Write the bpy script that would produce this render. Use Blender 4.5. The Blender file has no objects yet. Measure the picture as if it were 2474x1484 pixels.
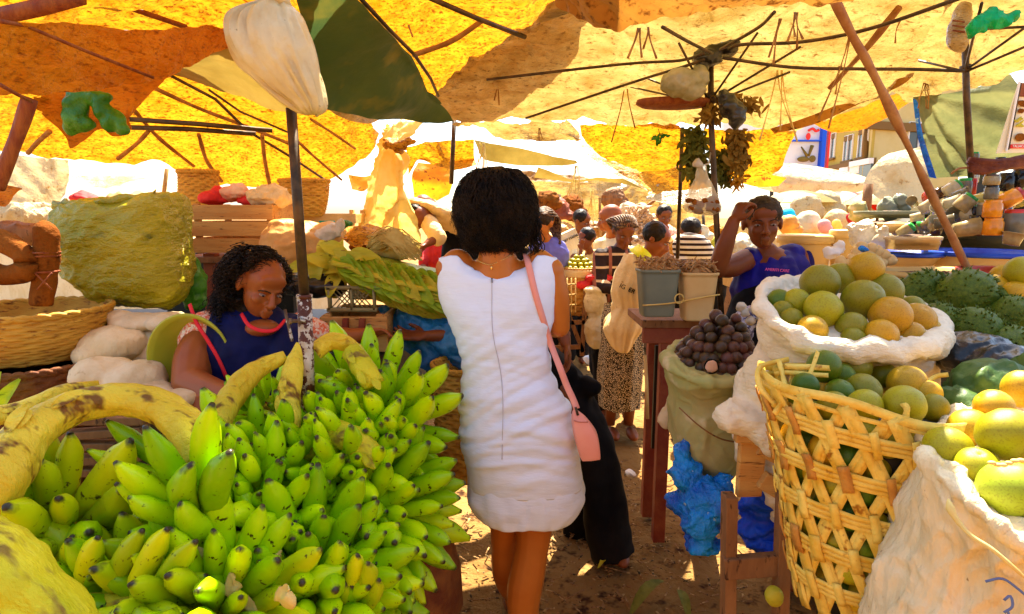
import bpy, math, random
import numpy as np
from mathutils import Vector, Matrix, noise, Quaternion
R = math.radians
random.seed(7)
scene = bpy.context.scene
col = scene.collection
F = 1450.0; CX = 1236.5; CY = 742.0; PITCH = R(9.0); CAMZ = 1.55
V = Vector
def P(px, py, Y):
    dx = (px-CX)/F; dy = (CY-py)/F
    wy = math.cos(PITCH)+dy*math.sin(PITCH); wz = -math.sin(PITCH)+dy*math.cos(PITCH)
    t = Y/wy
    return V((dx*t, Y, CAMZ+wz*t))
def mpp(py, Y):      # metres per photo pixel at a depth
    dy = (CY-py)/F
    return Y/(math.cos(PITCH)+dy*math.sin(PITCH))/F
def PX(pts, Y=None):
    return [P(p[0], p[1], p[2] if Y is None else Y) for p in pts]

# ---------- materials ----------
def _mix(nt, a, b, fac, blend='MIX'):
    n = nt.nodes.new('ShaderNodeMix'); n.data_type = 'RGBA'; n.blend_type = blend
    for s, v in ((n.inputs[0], fac), (n.inputs[6], a), (n.inputs[7], b)):
        if hasattr(v, 'is_linked'): nt.links.new(v, s)
        else: s.default_value = v if not isinstance(v, tuple) else (*v[:3], 1)
    return n.outputs[2]
def _ramp(nt, src, a, b):
    n = nt.nodes.new('ShaderNodeMapRange'); nt.links.new(src, n.inputs[0])
    n.inputs[1].default_value = a; n.inputs[2].default_value = b; return n.outputs[0]
def _noise(nt, co, scale, detail=4, rough=.6, dist=0):
    n = nt.nodes.new('ShaderNodeTexNoise'); nt.links.new(co, n.inputs['Vector'])
    n.inputs['Scale'].default_value = scale; n.inputs['Detail'].default_value = detail
    n.inputs['Roughness'].default_value = rough; n.inputs['Distortion'].default_value = dist
    return n.outputs[0]
MATS = {}
def M(name, c, c2=None, scale=6, lo=.4, hi=.6, spot=None, sscale=40, slo=.62, shi=.7, rough=.6, bump=.3, bscale=30, bdist=.01,
      trans=0, stretch=(1,1,1), spec=.4, objcol=False, rnd=0, metal=0, alpha=1, glass=0, coat=0, extra=None, tint=None, sheen=0):
    if name in MATS: return MATS[name]
    m = bpy.data.materials.new(name); m.use_nodes = True; nt = m.node_tree; nd = nt.nodes
    b = nd['Principled BSDF']; out = nd['Material Output']
    tc = nd.new('ShaderNodeTexCoord'); mp = nd.new('ShaderNodeMapping'); mp.inputs['Scale'].default_value = stretch
    nt.links.new(tc.outputs['Object'], mp.inputs[0]); co = mp.outputs[0]
    base = (*c, 1)
    oi = nd.new('ShaderNodeObjectInfo')
    if objcol: base = oi.outputs['Color']
    if c2 is not None:
        f = _ramp(nt, _noise(nt, co, scale), lo, hi)
        if objcol:
            base = _mix(nt, base, _mix(nt, base, c2, .8, 'MULTIPLY'), f)
        else: base = _mix(nt, base, c2, f)
    if spot is not None:
        base = _mix(nt, base, spot, _ramp(nt, _noise(nt, co, sscale, 3, .65), slo, shi))
    if rnd:
        hs = nd.new('ShaderNodeHueSaturation')
        mr = nd.new('ShaderNodeMapRange'); nt.links.new(oi.outputs['Random'], mr.inputs[0]); mr.inputs[3].default_value = 1-rnd; mr.inputs[4].default_value = 1+rnd
        nt.links.new(mr.outputs[0], hs.inputs['Value'])
        mr2 = nd.new('ShaderNodeMapRange'); nt.links.new(oi.outputs['Random'], mr2.inputs[0]); mr2.inputs[3].default_value = .5+rnd*.06; mr2.inputs[4].default_value = .5-rnd*.06
        nt.links.new(mr2.outputs[0], hs.inputs['Hue'])
        if hasattr(base, 'is_linked'): nt.links.new(base, hs.inputs['Color'])
        else: hs.inputs['Color'].default_value = base
        base = hs.outputs[0]
    if extra: base = extra(nt, tc, base)
    if hasattr(base, 'is_linked'): nt.links.new(base, b.inputs['Base Color'])
    else: b.inputs['Base Color'].default_value = base
    b.inputs['Roughness'].default_value = rough
    b.inputs['Specular IOR Level'].default_value = spec*.55
    b.inputs['Metallic'].default_value = metal; b.inputs['Alpha'].default_value = alpha
    b.inputs['Transmission Weight'].default_value = glass
    b.inputs['Coat Weight'].default_value = coat; b.inputs['Sheen Weight'].default_value = sheen
    if bump:
        bn = nd.new('ShaderNodeBump'); bn.inputs['Strength'].default_value = bump; bn.inputs['Distance'].default_value = bdist
        nt.links.new(_noise(nt, co, bscale, 5, .6), bn.inputs['Height']); nt.links.new(bn.outputs[0], b.inputs['Normal'])
    if trans:
        tr = nd.new('ShaderNodeBsdfTranslucent'); mx = nd.new('ShaderNodeMixShader'); mx.inputs[0].default_value = trans
        tb = base
        if tint: tb = _mix(nt, base, tint, 1.0, 'MULTIPLY')
        if hasattr(tb, 'is_linked'): nt.links.new(tb, tr.inputs[0])
        else: tr.inputs[0].default_value = tb
        if bump: nt.links.new(bn.outputs[0], tr.inputs[1])
        nt.links.new(b.outputs[0], mx.inputs[1]); nt.links.new(tr.outputs[0], mx.inputs[2]); nt.links.new(mx.outputs[0], out.inputs[0])
    MATS[name] = m; return m

# ---------- mesh builder ----------
class MB:
    def __init__(s): s.v = []; s.f = []
    def add(s, vs, fs):
        o = len(s.v); s.v += [V(x) for x in vs]; s.f += [tuple(i+o for i in f) for f in fs]; return s
    def tube(s, pts, rs, n=8, cap=True, sq=None):
        pts = [V(p) for p in pts]
        if not hasattr(rs, '__len__'): rs = [rs]*len(pts)
        o = len(s.v); up = None
        for i, p in enumerate(pts):
            d = (pts[min(i+1, len(pts)-1)]-pts[max(i-1, 0)])
            d = d.normalized() if d.length > 1e-9 else V((0,0,1))
            if up is None: up = d.orthogonal().normalized()
            a = (up-d*up.dot(d)); a = a.normalized() if a.length > 1e-6 else d.orthogonal().normalized()
            up = a; b = d.cross(a)
            for k in range(n):
                t = 2*math.pi*k/n
                s.v.append(p+(a*math.cos(t)+b*math.sin(t)*(sq or 1))*rs[i])
        for i in range(len(pts)-1):
            for k in range(n):
                k2 = (k+1) % n
                s.f.append((o+i*n+k, o+i*n+k2, o+(i+1)*n+k2, o+(i+1)*n+k))
        if cap:
            s.f.append(tuple(o+k for k in reversed(range(n)))); s.f.append(tuple(o+(len(pts)-1)*n+k for k in range(n)))
        return s
    def ribbon(s, pts, w, th, nrm):
        # flat strip of width w and thickness th along pts; nrm(p, i) gives the face normal
        o = len(s.v); pts = [V(p) for p in pts]
        for i, p in enumerate(pts):
            d = (pts[min(i+1, len(pts)-1)]-pts[max(i-1, 0)]).normalized()
            nn = nrm(p, i); nn = (nn-d*nn.dot(d)).normalized(); sd = d.cross(nn)
            for a, b in ((-1,-1),(1,-1),(1,1),(-1,1)): s.v.append(p+sd*(a*w/2)+nn*(b*th/2))
        for i in range(len(pts)-1):
            for k in range(4):
                k2 = (k+1) % 4; s.f.append((o+i*4+k, o+i*4+k2, o+(i+1)*4+k2, o+(i+1)*4+k))
        s.f.append((o+3,o+2,o+1,o)); e = o+(len(pts)-1)*4; s.f.append((e,e+1,e+2,e+3)); return s
    def ell(s, c, r, axes=None, nu=16, nv=10):
        c = V(c); r = r if hasattr(r, '__len__') else (r,r,r)
        ax = axes or (V((1,0,0)), V((0,1,0)), V((0,0,1)))
        o = len(s.v)
        for j in range(nv+1):
            th = math.pi*j/nv
            for i in range(nu):
                ph = 2*math.pi*i/nu
                s.v.append(c+ax[0]*(r[0]*math.sin(th)*math.cos(ph))+ax[1]*(r[1]*math.sin(th)*math.sin(ph))+ax[2]*(r[2]*math.cos(th)))
        for j in range(nv):
            for i in range(nu):
                i2 = (i+1) % nu; a = o+j*nu
                if j == 0: s.f.append((a+i, a+nu+i, a+nu+i2))
                elif j == nv-1: s.f.append((a+i, a+nu+i, a+i2))
                else: s.f.append((a+i, a+nu+i, a+nu+i2, a+i2))
        return s
    def box(s, c, d, axes=None):
        c = V(c); ax = axes or (V((1,0,0)), V((0,1,0)), V((0,0,1)))
        vs = [c+ax[0]*(x*d[0]/2)+ax[1]*(y*d[1]/2)+ax[2]*(z*d[2]/2) for z in (-1,1) for y in (-1,1) for x in (-1,1)]
        return s.add(vs, [(0,2,3,1),(4,5,7,6),(0,1,5,4),(2,6,7,3),(0,4,6,2),(1,3,7,5)])
    def bar(s, p, q, w, h, up=None):
        p = V(p); q = V(q); d = q-p; L = d.length; d.normalize()
        u = V(up) if up is not None else V((0,0,1))
        if abs(u.dot(d)) > .95: u = V((0,1,0))
        a = d.cross(u).normalized(); b = a.cross(d)
        return s.box((p+q)/2, (L, w, h), (d, a, b))
    def lathe(s, prof, c=(0,0,0), n=32, fn=None, axes=None):
        c = V(c); o = len(s.v); ax = axes or (V((1,0,0)), V((0,1,0)), V((0,0,1)))
        for j, (r, z) in enumerate(prof):
            for i in range(n):
                t = 2*math.pi*i/n; rr, zz = (r, z) if fn is None else fn(r, z, t, j)
                s.v.append(c+ax[0]*(rr*math.cos(t))+ax[1]*(rr*math.sin(t))+ax[2]*zz)
        for j in range(len(prof)-1):
            for i in range(n):
                i2 = (i+1) % n; s.f.append((o+j*n+i, o+j*n+i2, o+(j+1)*n+i2, o+(j+1)*n+i))
        return s
    def rings(s, rings, cap=False):
        o = len(s.v); n = len(rings[0])
        for r in rings: s.v += [V(p) for p in r]
        for j in range(len(rings)-1):
            for i in range(n):
                i2 = (i+1) % n; s.f.append((o+j*n+i, o+j*n+i2, o+(j+1)*n+i2, o+(j+1)*n+i))
        if cap:
            s.f.append(tuple(o+i for i in reversed(range(n)))); s.f.append(tuple(o+(len(rings)-1)*n+i for i in range(n)))
        return s
    def disp(s, amp, sc, seed=0, ax=None):
        off = V((seed*13.1, seed*7.7, seed*3.3))
        for i, v in enumerate(s.v):
            q = v*sc+off
            s.v[i] = v+V((noise.noise(q), noise.noise(q+V((31,0,0))), noise.noise(q+V((0,57,0)))))*amp
        return s
    def build(s, name, mat, parent=None, smooth=True, bevel=0):
        me = bpy.data.meshes.new(name)
        off = parent.matrix_basis.translation.copy() if parent is not None else V((0,0,0))
        if parent is not None and parent.parent is not None: off = off+parent.parent.matrix_basis.translation
        me.from_pydata([v-off for v in s.v], [], s.f); me.validate(); me.update()
        if smooth:
            for p in me.polygons: p.use_smooth = True
        me.materials.append(mat)
        o = bpy.data.objects.new(name, me); col.objects.link(o)
        if parent is not None: o.parent = parent
        if bevel:
            bv = o.modifiers.new('bevel', 'BEVEL'); bv.width = bevel; bv.segments = 2; bv.limit_method = 'ANGLE'
        return o
def tag(o, label=None, cat=None, group=None, kind=None):
    if label: o['label'] = label
    if cat: o['category'] = cat
    if group: o['group'] = group
    if kind: o['kind'] = kind
    return o
def thing(name, label, cat, loc=(0,0,0), group=None):
    o = bpy.data.objects.new(name, None); col.objects.link(o); o.location = loc; o.matrix_basis = Matrix.Translation(V(loc))
    return tag(o, label, cat, group)
def fuse(mb, name, mat, voxel=.008, parent=None, sm=4, disp=0, dsc=20, fold=None):
    tmpm = bpy.data.meshes.new('tmp'); tmpm.from_pydata(mb.v, [], mb.f); tmpm.update()
    t = bpy.data.objects.new('tmp', tmpm); col.objects.link(t)
    r = t.modifiers.new('r', 'REMESH'); r.mode = 'VOXEL'; r.voxel_size = voxel
    if sm:
        k = t.modifiers.new('s', 'SMOOTH'); k.iterations = sm; k.factor = .5
    dg = bpy.context.evaluated_depsgraph_get(); me = bpy.data.meshes.new_from_object(t.evaluated_get(dg))
    bpy.data.objects.remove(t); bpy.data.meshes.remove(tmpm)
    me.name = name; me.materials.clear(); me.materials.append(mat)
    off = parent.matrix_basis.translation.copy() if parent is not None else V((0,0,0))
    n = len(me.vertices); co = np.empty(n*3); me.vertices.foreach_get('co', co); co = co.reshape(-1, 3)
    no = np.empty(n*3); me.vertices.foreach_get('normal', no); no = no.reshape(-1, 3)
    for i in range(n):
        if disp or fold:
            p = V(co[i]); d = 0
            if disp: d += disp*noise.fractal(p*dsc, .8, 2.0, 3)
            if fold: d += fold(p, V(no[i]))
            co[i] += no[i]*d
    co -= np.array(off)
    me.vertices.foreach_set('co', co.reshape(-1))
    for p in me.polygons: p.use_smooth = True
    me.update()
    o = bpy.data.objects.new(name, me); col.objects.link(o)
    if parent is not None: o.parent = parent
    return o
def crease(p, sc):
    q = V(p)*sc; q = q+V((noise.noise(q*.6), noise.noise(q*.6+V((9,0,0))), 0))*.6
    return (1-min(1, abs(noise.noise(q))*5))+.5*(1-min(1, abs(noise.noise(q*2.3+V((5,5,5))))*5))
def cr(pts, n):
    # Catmull-Rom resample by chord length
    pts = [V(p) for p in pts]
    if len(pts) == 1: return pts*n
    L = [0]
    for a, b in zip(pts, pts[1:]): L.append(L[-1]+(b-a).length)
    out = []
    for k in range(n):
        t = L[-1]*k/(n-1); i = 0
        while i < len(pts)-2 and L[i+1] < t: i += 1
        u = (t-L[i])/max(1e-9, L[i+1]-L[i])
        p1, p2 = pts[i], pts[i+1]; p0 = pts[i-1] if i > 0 else p1*2-p2; p3 = pts[i+2] if i+2 < len(pts) else p2*2-p1
        out.append(.5*((2*p1)+(p2-p0)*u+(2*p0-5*p1+4*p2-p3)*u*u+(3*p1-p0-3*p2+p3)*u**3))
    return out
def sheet_mb(rows, nu=60, nv=36, wr=.02, ws=3, sag=0, seed=0, fine=.3, straight=False, fan=None, fanamp=0, fann=14, crease=0):
    rr = [cr(r, nu) for r in rows]
    cols = [cr([r[i] for r in rr], nv) for i in range(nu)]
    mb = MB(); off = V((seed*3.7, seed*9.1, seed*1.3))
    for j in range(nv):
        for i in range(nu):
            p = cols[i][j]; u = i/(nu-1); v = j/(nv-1)
            a = cols[min(i+1, nu-1)][j]-cols[max(i-1, 0)][j]; b = cols[i][min(j+1, nv-1)]-cols[i][max(j-1, 0)]
            n = a.cross(b); n = n.normalized() if n.length > 1e-9 else V((0,0,1))
            if n.z < 0: n = -n
            d = wr*noise.noise(p*ws+off)+wr*fine*noise.noise(p*ws*4+off)+wr*fine*.5*noise.noise(p*ws*9+off)
            if crease:
                q = V((p.x*3+p.y*1.2, p.y*9-p.x*2, p.z*5))+off
                d += crease*(1-abs(noise.noise(q))*3.2)*(.5+noise.noise(p*1.3+off))+crease*.4*(1-abs(noise.noise(q*2.7))*3)
            if fan is not None and fann < 0:
                q = p-fan; rr_ = math.hypot(q.x, q.y); ang = math.atan2(q.y, q.x)
                d += fanamp*min(1, rr_*1.2)*(1-abs(math.sin(ang*fann*.5+1.5*noise.noise(p*1.5)))*1.6)*(.6+noise.noise(V((ang*3, 2, 5))))
            elif fan is not None:
                q = p-fan; ang = math.atan2(q.z, q.x+q.y*.3)
                d += fanamp*min(1, q.length*2)*math.sin(ang*fann+2*noise.noise(p*2))
            mb.v.append(p+n*d-V((0,0,sag*16*u*(1-u)*v*(1-v))))
    for j in range(nv-1):
        for i in range(nu-1):
            a = j*nu+i; mb.f.append((a, a+1, a+nu+1, a+nu))
    return mb
def sheet(name, rows, mat, label, cat='tarpaulin', parent=None, group=None, px=True, **k):
    rows = [[P(*q) for q in r] for r in rows] if px else rows
    o = sheet_mb(rows, **k).build(name, mat, parent)
    if parent is None: tag(o, label, cat, group)
    elif label: o['label'] = label
    return o
def stick(name, pts, r, mat, label, cat='pole', parent=None, group=None, n=8, knot=0):
    pts = [P(*q) for q in pts]
    if knot:
        L = cr(pts, 24); rs = [r*(1+knot*noise.noise(p*9)) for p in L]; pts, r = L, rs
    o = MB().tube(pts, r, n).build(name, mat, parent)
    if parent is None: tag(o, label, cat, group)
    return o
# ================= materials =================
m_tarpY = M('tarp_yellow', (.52,.20,.004), (.86,.46,.03), 12, .3,.7, (.20,.05,.003), 46, .50,.66, .50, .9, 22, .03, trans=.27, stretch=(1,1,2.2), tint=(1.1,.98,.5))
m_tarpO = M('tarp_orange', (.44,.125,.004), (.68,.26,.014), 5, .3,.7, (.20,.05,.003), 48, .52,.74, .48, .9, 14, .03, trans=.30, stretch=(1,1,2.2), tint=(1.1,.95,.5))
m_tarpC = M('tarp_cream', (.36,.22,.055), (.76,.58,.27), 4.5, .3,.7, (.20,.10,.02), 30, .56,.70, .28, 1.0, 8, .06, trans=.23, stretch=(1,1.6,3), tint=(1.0,.93,.62), spec=1.0)
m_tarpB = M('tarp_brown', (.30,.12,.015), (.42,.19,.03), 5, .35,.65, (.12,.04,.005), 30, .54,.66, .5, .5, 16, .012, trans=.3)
m_tarpG = M('tarp_green', (.035,.085,.03), (.08,.13,.03), 2, .35,.65, (.22,.20,.03), 5, .58,.8, .45, .3, 24, .01, trans=.22)
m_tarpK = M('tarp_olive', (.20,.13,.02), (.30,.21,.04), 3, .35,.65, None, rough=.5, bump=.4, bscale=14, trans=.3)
m_tarpW = M('tarp_white', (.58,.47,.26), (.42,.28,.10), 3, .5,.75, (.3,.15,.03), 12, .62,.72, .5, .9, 8, .05, trans=.3)
m_tarpA = M('tarp_amber', (.80,.22,.005), (.85,.40,.01), 5, .35,.6, (.35,.06,.005), 20, .6,.66, .5, .35, 18, .01, trans=.4)
m_net = M('net_green', (.13,.15,.055), (.24,.24,.09), 2, .35,.65, None, rough=.6, bump=.5, bscale=60, trans=.3, stretch=(1,1,2))
m_drape = M('drape_yellow', (.88,.56,.07), (.92,.72,.20), 4, .35,.6, (.8,.4,.02), 7, .68,.76, .5, .5, 10, .03, trans=.35)
m_bagW = M('plastic_white', (.70,.54,.24), (.80,.70,.40), 8, .35,.6, (.25,.15,.05), 30, .68,.73, .25, .6, 9, .02, trans=.3, spec=.8)
m_bagC = M('plastic_clear', (.75,.65,.42), (.8,.75,.6), 8, rough=.2, bump=.5, bscale=24, trans=.3, alpha=.28, spec=.9)
m_bagWh = M('plastic_bright', (.72,.64,.48), (.62,.48,.26), 8, .5,.7, rough=.25, bump=.9, bscale=18, bdist=.02, trans=.25, spec=.9)
m_bagG = M('plastic_green', (.03,.20,.01), (.10,.34,.02), 9, rough=.3, bump=.8, bscale=16, bdist=.02, trans=.3, spec=.8)
m_bagK = M('plastic_black', (.006,.006,.006), (.03,.03,.025), 9, rough=.28, bump=.5, bscale=20, spec=.9)
m_bagB = M('plastic_blue', (.005,.10,.55), (.01,.30,.85), 9, .4,.6, (.5,.75,.8), 24, .66,.72, .25, 1.0, 18, .04, spec=.8)
m_bagT = M('plastic_teal', (.01,.10,.22), (.02,.18,.35), 5, rough=.35, bump=.6, bscale=14, bdist=.02, spec=.8)
m_rust = M('rusty_steel', (.10,.06,.035), (.20,.12,.06), 30, .4,.6, (.6,.55,.45), 60, .58,.62, .5, .3, 60, .003, metal=.3)
m_sleeve = M('peeling_white_paint', (.60,.55,.45), (.45,.33,.2), 20, .4,.6, (.10,.03,.015), 45, .48,.52, .5, .5, 60, .003)
m_steel = M('dark_steel', (.05,.035,.02), (.12,.07,.03), 20, rough=.45, bump=.1, metal=.4)
m_pole = M('pole_wood_red', (.20,.045,.015), (.30,.09,.02), 14, rough=.6, bump=.4, bscale=40, stretch=(3,3,.6))
m_bamboo = M('pole_wood', (.30,.12,.04), (.40,.20,.07), 16, rough=.6, bump=.4, bscale=40)
m_strip = M('tie_strip', (.30,.13,.03), (.5,.25,.06), 12, rough=.7, bump=.3, trans=.2)
m_wood = M('crate_wood', (.50,.22,.05), (.62,.34,.09), 5, .35,.65, (.16,.06,.015), 22, .6,.68, .7, .5, 50, .004, stretch=(.6,3,6))
m_woodd = M('dark_wood', (.20,.085,.03), (.30,.14,.05), 6, .35,.65, (.06,.025,.01), 22, .6,.68, .7, .5, 50, .004, stretch=(3,3,.8))
m_woodr = M('red_wood', (.22,.04,.02), (.30,.08,.03), 6, rough=.6, bump=.4, bscale=40)
m_woody = M('pale_wood', (.70,.45,.14), (.8,.55,.2), 6, rough=.6, bump=.4, bscale=40)
m_wick = M('wicker', (.74,.43,.035), (.90,.66,.13), 20, .35,.65, (.36,.14,.01), 30, .62,.7, .5, .8, 70, .004)
m_wickb = M('wicker_brown', (.48,.20,.03), (.62,.30,.05), 20, rough=.5, bump=.4, bscale=80)
m_bask = M('woven_basket', (.50,.24,.025), (.66,.38,.05), 10, .35,.65, (.2,.06,.01), 22, .55,.7, .6, .4, 60, .004, stretch=(1,1,3))
m_baskd = M('woven_basket_dark', (.13,.035,.012), (.22,.08,.02), 14, rough=.7, bump=.6, bscale=50)
m_sackG = M('sack_green', (.30,.29,.006), (.46,.40,.010), 3, .35,.65, (.17,.18,.008), 9, .58,.72, .30, 1.0, 11, .04, stretch=(1,1,2), spec=.9)
m_sackW = M('sack_white', (.74,.62,.38), (.60,.44,.20), 6, .45,.7, (.40,.24,.08), 16, .64,.75, .6, .7, 24, .012)
m_sackC = M('sack_cream', (.80,.67,.40), (.70,.55,.28), 6, .4,.65, (.34,.2,.07), 34, .68,.74, .55, .9, 30, .008, stretch=(2,2,.8))
m_sackO = M('sack_olive_net', (.44,.38,.15), (.36,.36,.12), 5, .35,.65, (.6,.5,.28), 8, .6,.7, .6, .5, 90, .003)
m_sackT = M('sack_tan', (.62,.30,.07), (.70,.42,.14), 5, rough=.5, bump=.6, bscale=16, bdist=.015, trans=.12)
m_clay = M('brown_clay', (.15,.040,.004), (.27,.09,.012), 6, .35,.65, (.05,.012,.003), 16, .56,.7, .9, .9, 22, .02, spec=.1)
m_dirt = None
m_skin = M('skin', (.16,.042,.011), (.21,.058,.014), 5, rough=.45, bump=.08, bscale=90, bdist=.002, spec=.5)
m_skinL = M('skin_light', (.46,.135,.016), (.52,.165,.022), 4, rough=.40, bump=.06, bscale=90, bdist=.002, spec=.5)
m_skinM = M('skin_mid', (.28,.070,.014), (.36,.098,.020), 5, rough=.4, bump=.08, bscale=90, bdist=.002, spec=.55)
m_hair = M('hair_black', (.006,.004,.003), (.022,.012,.004), 20, rough=.5, bump=.6, bscale=120, bdist=.004, spec=.3)  # brown second tone paints in warm highlights reflected from the tarps
m_hairb = M('hair_brown', (.03,.018,.010), (.05,.03,.015), 20, rough=.6, bump=.4, bscale=90)
m_eye = M('eye_white', (.30,.24,.19), rough=.3, bump=0)
m_iris = M('eye_dark', (.01,.006,.004), rough=.2, bump=0)
m_dress = M('white_dress', (.78,.87,1.0), (.75,.84,.98), 3, rough=.6, bump=.5, bscale=22, bdist=.006, spec=.35, stretch=(.5,1,2.4))
m_pink = M('pink_leather', (.85,.32,.24), (.88,.38,.30), 5, rough=.45, bump=.06, bscale=120, spec=.5)
m_apB = M('apron_blue', (.002,.004,.045), (.004,.007,.075), 6, rough=.7, bump=.25, bscale=60, bdist=.003)
m_apR = M('apron_royal', (.004,.002,.13), (.008,.006,.24), 6, rough=.6, bump=.3, bscale=40, bdist=.004)
m_red = M('red_trim', (.75,.02,.03), rough=.6, bump=.1)
m_redc = M('red_cloth', (.7,.03,.02), (.5,.02,.02), 6, rough=.7, bump=.3)
m_floral = M('floral_blouse', (.80,.55,.40), (.75,.15,.06), 60, .46,.54, (.9,.8,.6), 90, .56,.6, .7, .2, 60)
m_blackc = M('black_cloth', (.004,.004,.005), (.010,.009,.009), 5, rough=.8, bump=.4, bscale=14, bdist=.01, spec=.2)
m_navy = M('navy_cloth', (.012,.012,.05), (.02,.02,.08), 6, rough=.7, bump=.3)
m_cream = M('cream_cloth', (.66,.45,.17), (.74,.54,.26), 5, .35,.65, (.42,.24,.07), 20, .68,.74, .7, .8, 14, .02)
m_purple = M('purple_cloth', (.15,.15,.52), (.19,.19,.60), 6, rough=.7, bump=.2)
m_yel = M('bright_yellow_cloth', (.85,.85,.02), rough=.6, bump=.2)
m_grey = M('bucket_grey', (.17,.19,.13), (.21,.23,.16), 4, rough=.45, bump=.1, spec=.5)
m_buckc = M('bucket_cream', (.72,.47,.17), (.78,.56,.24), 4, rough=.45, bump=.08, trans=.1, spec=.5)
m_buckw = M('bucket_white', (.58,.38,.12), (.64,.46,.18), 4, rough=.45, bump=.08, spec=.5)
m_basinB = M('basin_blue', (.01,.05,.48), (.02,.10,.65), 12, rough=.35, bump=.2, spec=.7)
m_basinR = M('basin_red', (.35,.02,.01), (.5,.05,.02), 8, rough=.3, bump=.1, spec=.6)
m_lime_pl = M('basin_lime', (.42,.44,.02), (.50,.50,.04), 3, rough=.35, bump=.1, trans=.12, spec=.6)
m_seeds = M('dark_seeds', (.05,.02,.008), (.14,.06,.02), 60, rough=.6, bump=.9, bscale=120, bdist=.01)
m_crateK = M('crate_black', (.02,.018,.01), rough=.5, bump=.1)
m_crateO = M('crate_tan_plastic', (.30,.25,.10), rough=.5, bump=.1)
m_leafY = M('leaf_pale', (.40,.40,.015), (.60,.50,.03), 8, .3,.6, (.25,.16,.015), 20, .62,.7, .5, .5, 40, .004, stretch=(1,1,4), trans=.12)
m_leafG = M('leaf_green', (.20,.36,.008), (.36,.46,.012), 8, .3,.6, (.08,.15,.006), 20, .6,.7, .4, .5, 40, .004, stretch=(1,1,4), trans=.12)
m_leafD = M('leaf_dark', (.03,.08,.012), (.07,.13,.02), 14, .35,.6, (.12,.16,.04), 30, .6,.7, .5, .5, 40, .006)
m_herb = M('dried_herb', (.20,.11,.015), (.34,.20,.03), 12, rough=.8, bump=.4, trans=.15)
m_herbg = M('herb_green', (.10,.11,.01), (.20,.19,.025), 12, rough=.8, bump=.4, trans=.15)
m_straw = M('straw', (.75,.60,.20), (.65,.42,.10), 10, rough=.7, bump=.3)
m_dried = M('dried_fish', (.35,.17,.06), (.55,.32,.12), 30, rough=.5, bump=.4)
m_fruit = M('citrus_skin', (.5,.5,.1), (.55,.38,.10), 14, .5,.75, (.18,.14,.02), 60, .66,.72, .38, .25, 160, .0015, objcol=True, spec=.5)
m_passion = M('passion_fruit_skin', (.030,.012,.008), (.085,.035,.014), 30, .4,.6, (.34,.2,.08), 70, .60,.68, .28, .3, 60, .004, rnd=.5, spec=.7)
m_sour = M('soursop_skin', (.05,.10,.006), (.13,.18,.01), 9, .35,.65, (.02,.03,.005), 40, .55,.65, .45, .3, 60)
m_paper = M('white_print', (.85,.83,.8), rough=.6, bump=.05)
m_blueS = M('sign_blue', (.01,.10,.75), rough=.5, bump=0)
m_redS = M('sign_red', (.8,.04,.03), rough=.5, bump=0)
m_wall = M('wall_yellow', (.46,.33,.06), (.52,.38,.08), .8, .4,.65, (.38,.24,.04), 2, .64,.74, .9, .2, 6, .02)
m_wallc = M('wall_cream', (.58,.46,.18), (.62,.50,.22), 1, rough=.9, bump=.2, bscale=6)
m_trim = M('wall_trim', (.20,.11,.03), rough=.8, bump=.1)
m_glassd = M('window_glass', (.05,.06,.06), rough=.15, bump=0, spec=.8)
m_jar = {}
def jarmat(k, c, **kw):
    if k not in m_jar: m_jar[k] = M('jar_'+k, c, tuple(x*.7 for x in c), 20, rough=.18, bump=.05, spec=.8, **kw)
    return m_jar[k]
def tipmix(nt, tc, base):
    # fibrous dark flower end and pale stalk end, by position along the finger
    s = nt.nodes.new('ShaderNodeSeparateXYZ'); nt.links.new(tc.outputs['Generated'], s.inputs[0])
    z = s.outputs[2]
    n = nt.nodes.new('ShaderNodeTexNoise'); n.inputs['Scale'].default_value = 70; nt.links.new(tc.outputs['Object'], n.inputs[0])
    ad = nt.nodes.new('ShaderNodeMath'); ad.operation = 'MULTIPLY_ADD'; nt.links.new(n.outputs[0], ad.inputs[0]); ad.inputs[1].default_value = .12; nt.links.new(z, ad.inputs[2])
    return _mix(nt, base, (.045,.035,.012), _ramp(nt, ad.outputs[0], 1.0, 1.05))
m_ban = M('banana_skin', (.24,.52,.0006), (.56,.80,.0015), 8, .3,.7, (.05,.05,.004), 80, .64,.70, .30, .3, 50, .003, rnd=.3, spec=.5, extra=tipmix)
m_bany = M('banana_skin_yellowish', (.62,.70,.002), (.46,.58,.003), 9, .3,.65, (.09,.08,.01), 50, .60,.66, .34, .3, 50, .003, rnd=.2, spec=.5, extra=tipmix)  # yellower copy of the green skin, warm light put into its colour
m_stem = M('banana_stem', (.66,.42,.012), (.86,.68,.05), 4, .35,.65, (.20,.085,.01), 10, .55,.64, .5, 1.0, 14, .02, stretch=(1,2.5,1), spec=.4)
m_stemg = M('banana_stem_green', (.46,.46,.008), (.66,.58,.015), 5, .35,.65, (.24,.16,.02), 9, .56,.66, .5, .9, 16, .015, stretch=(1,2.5,1))
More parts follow.
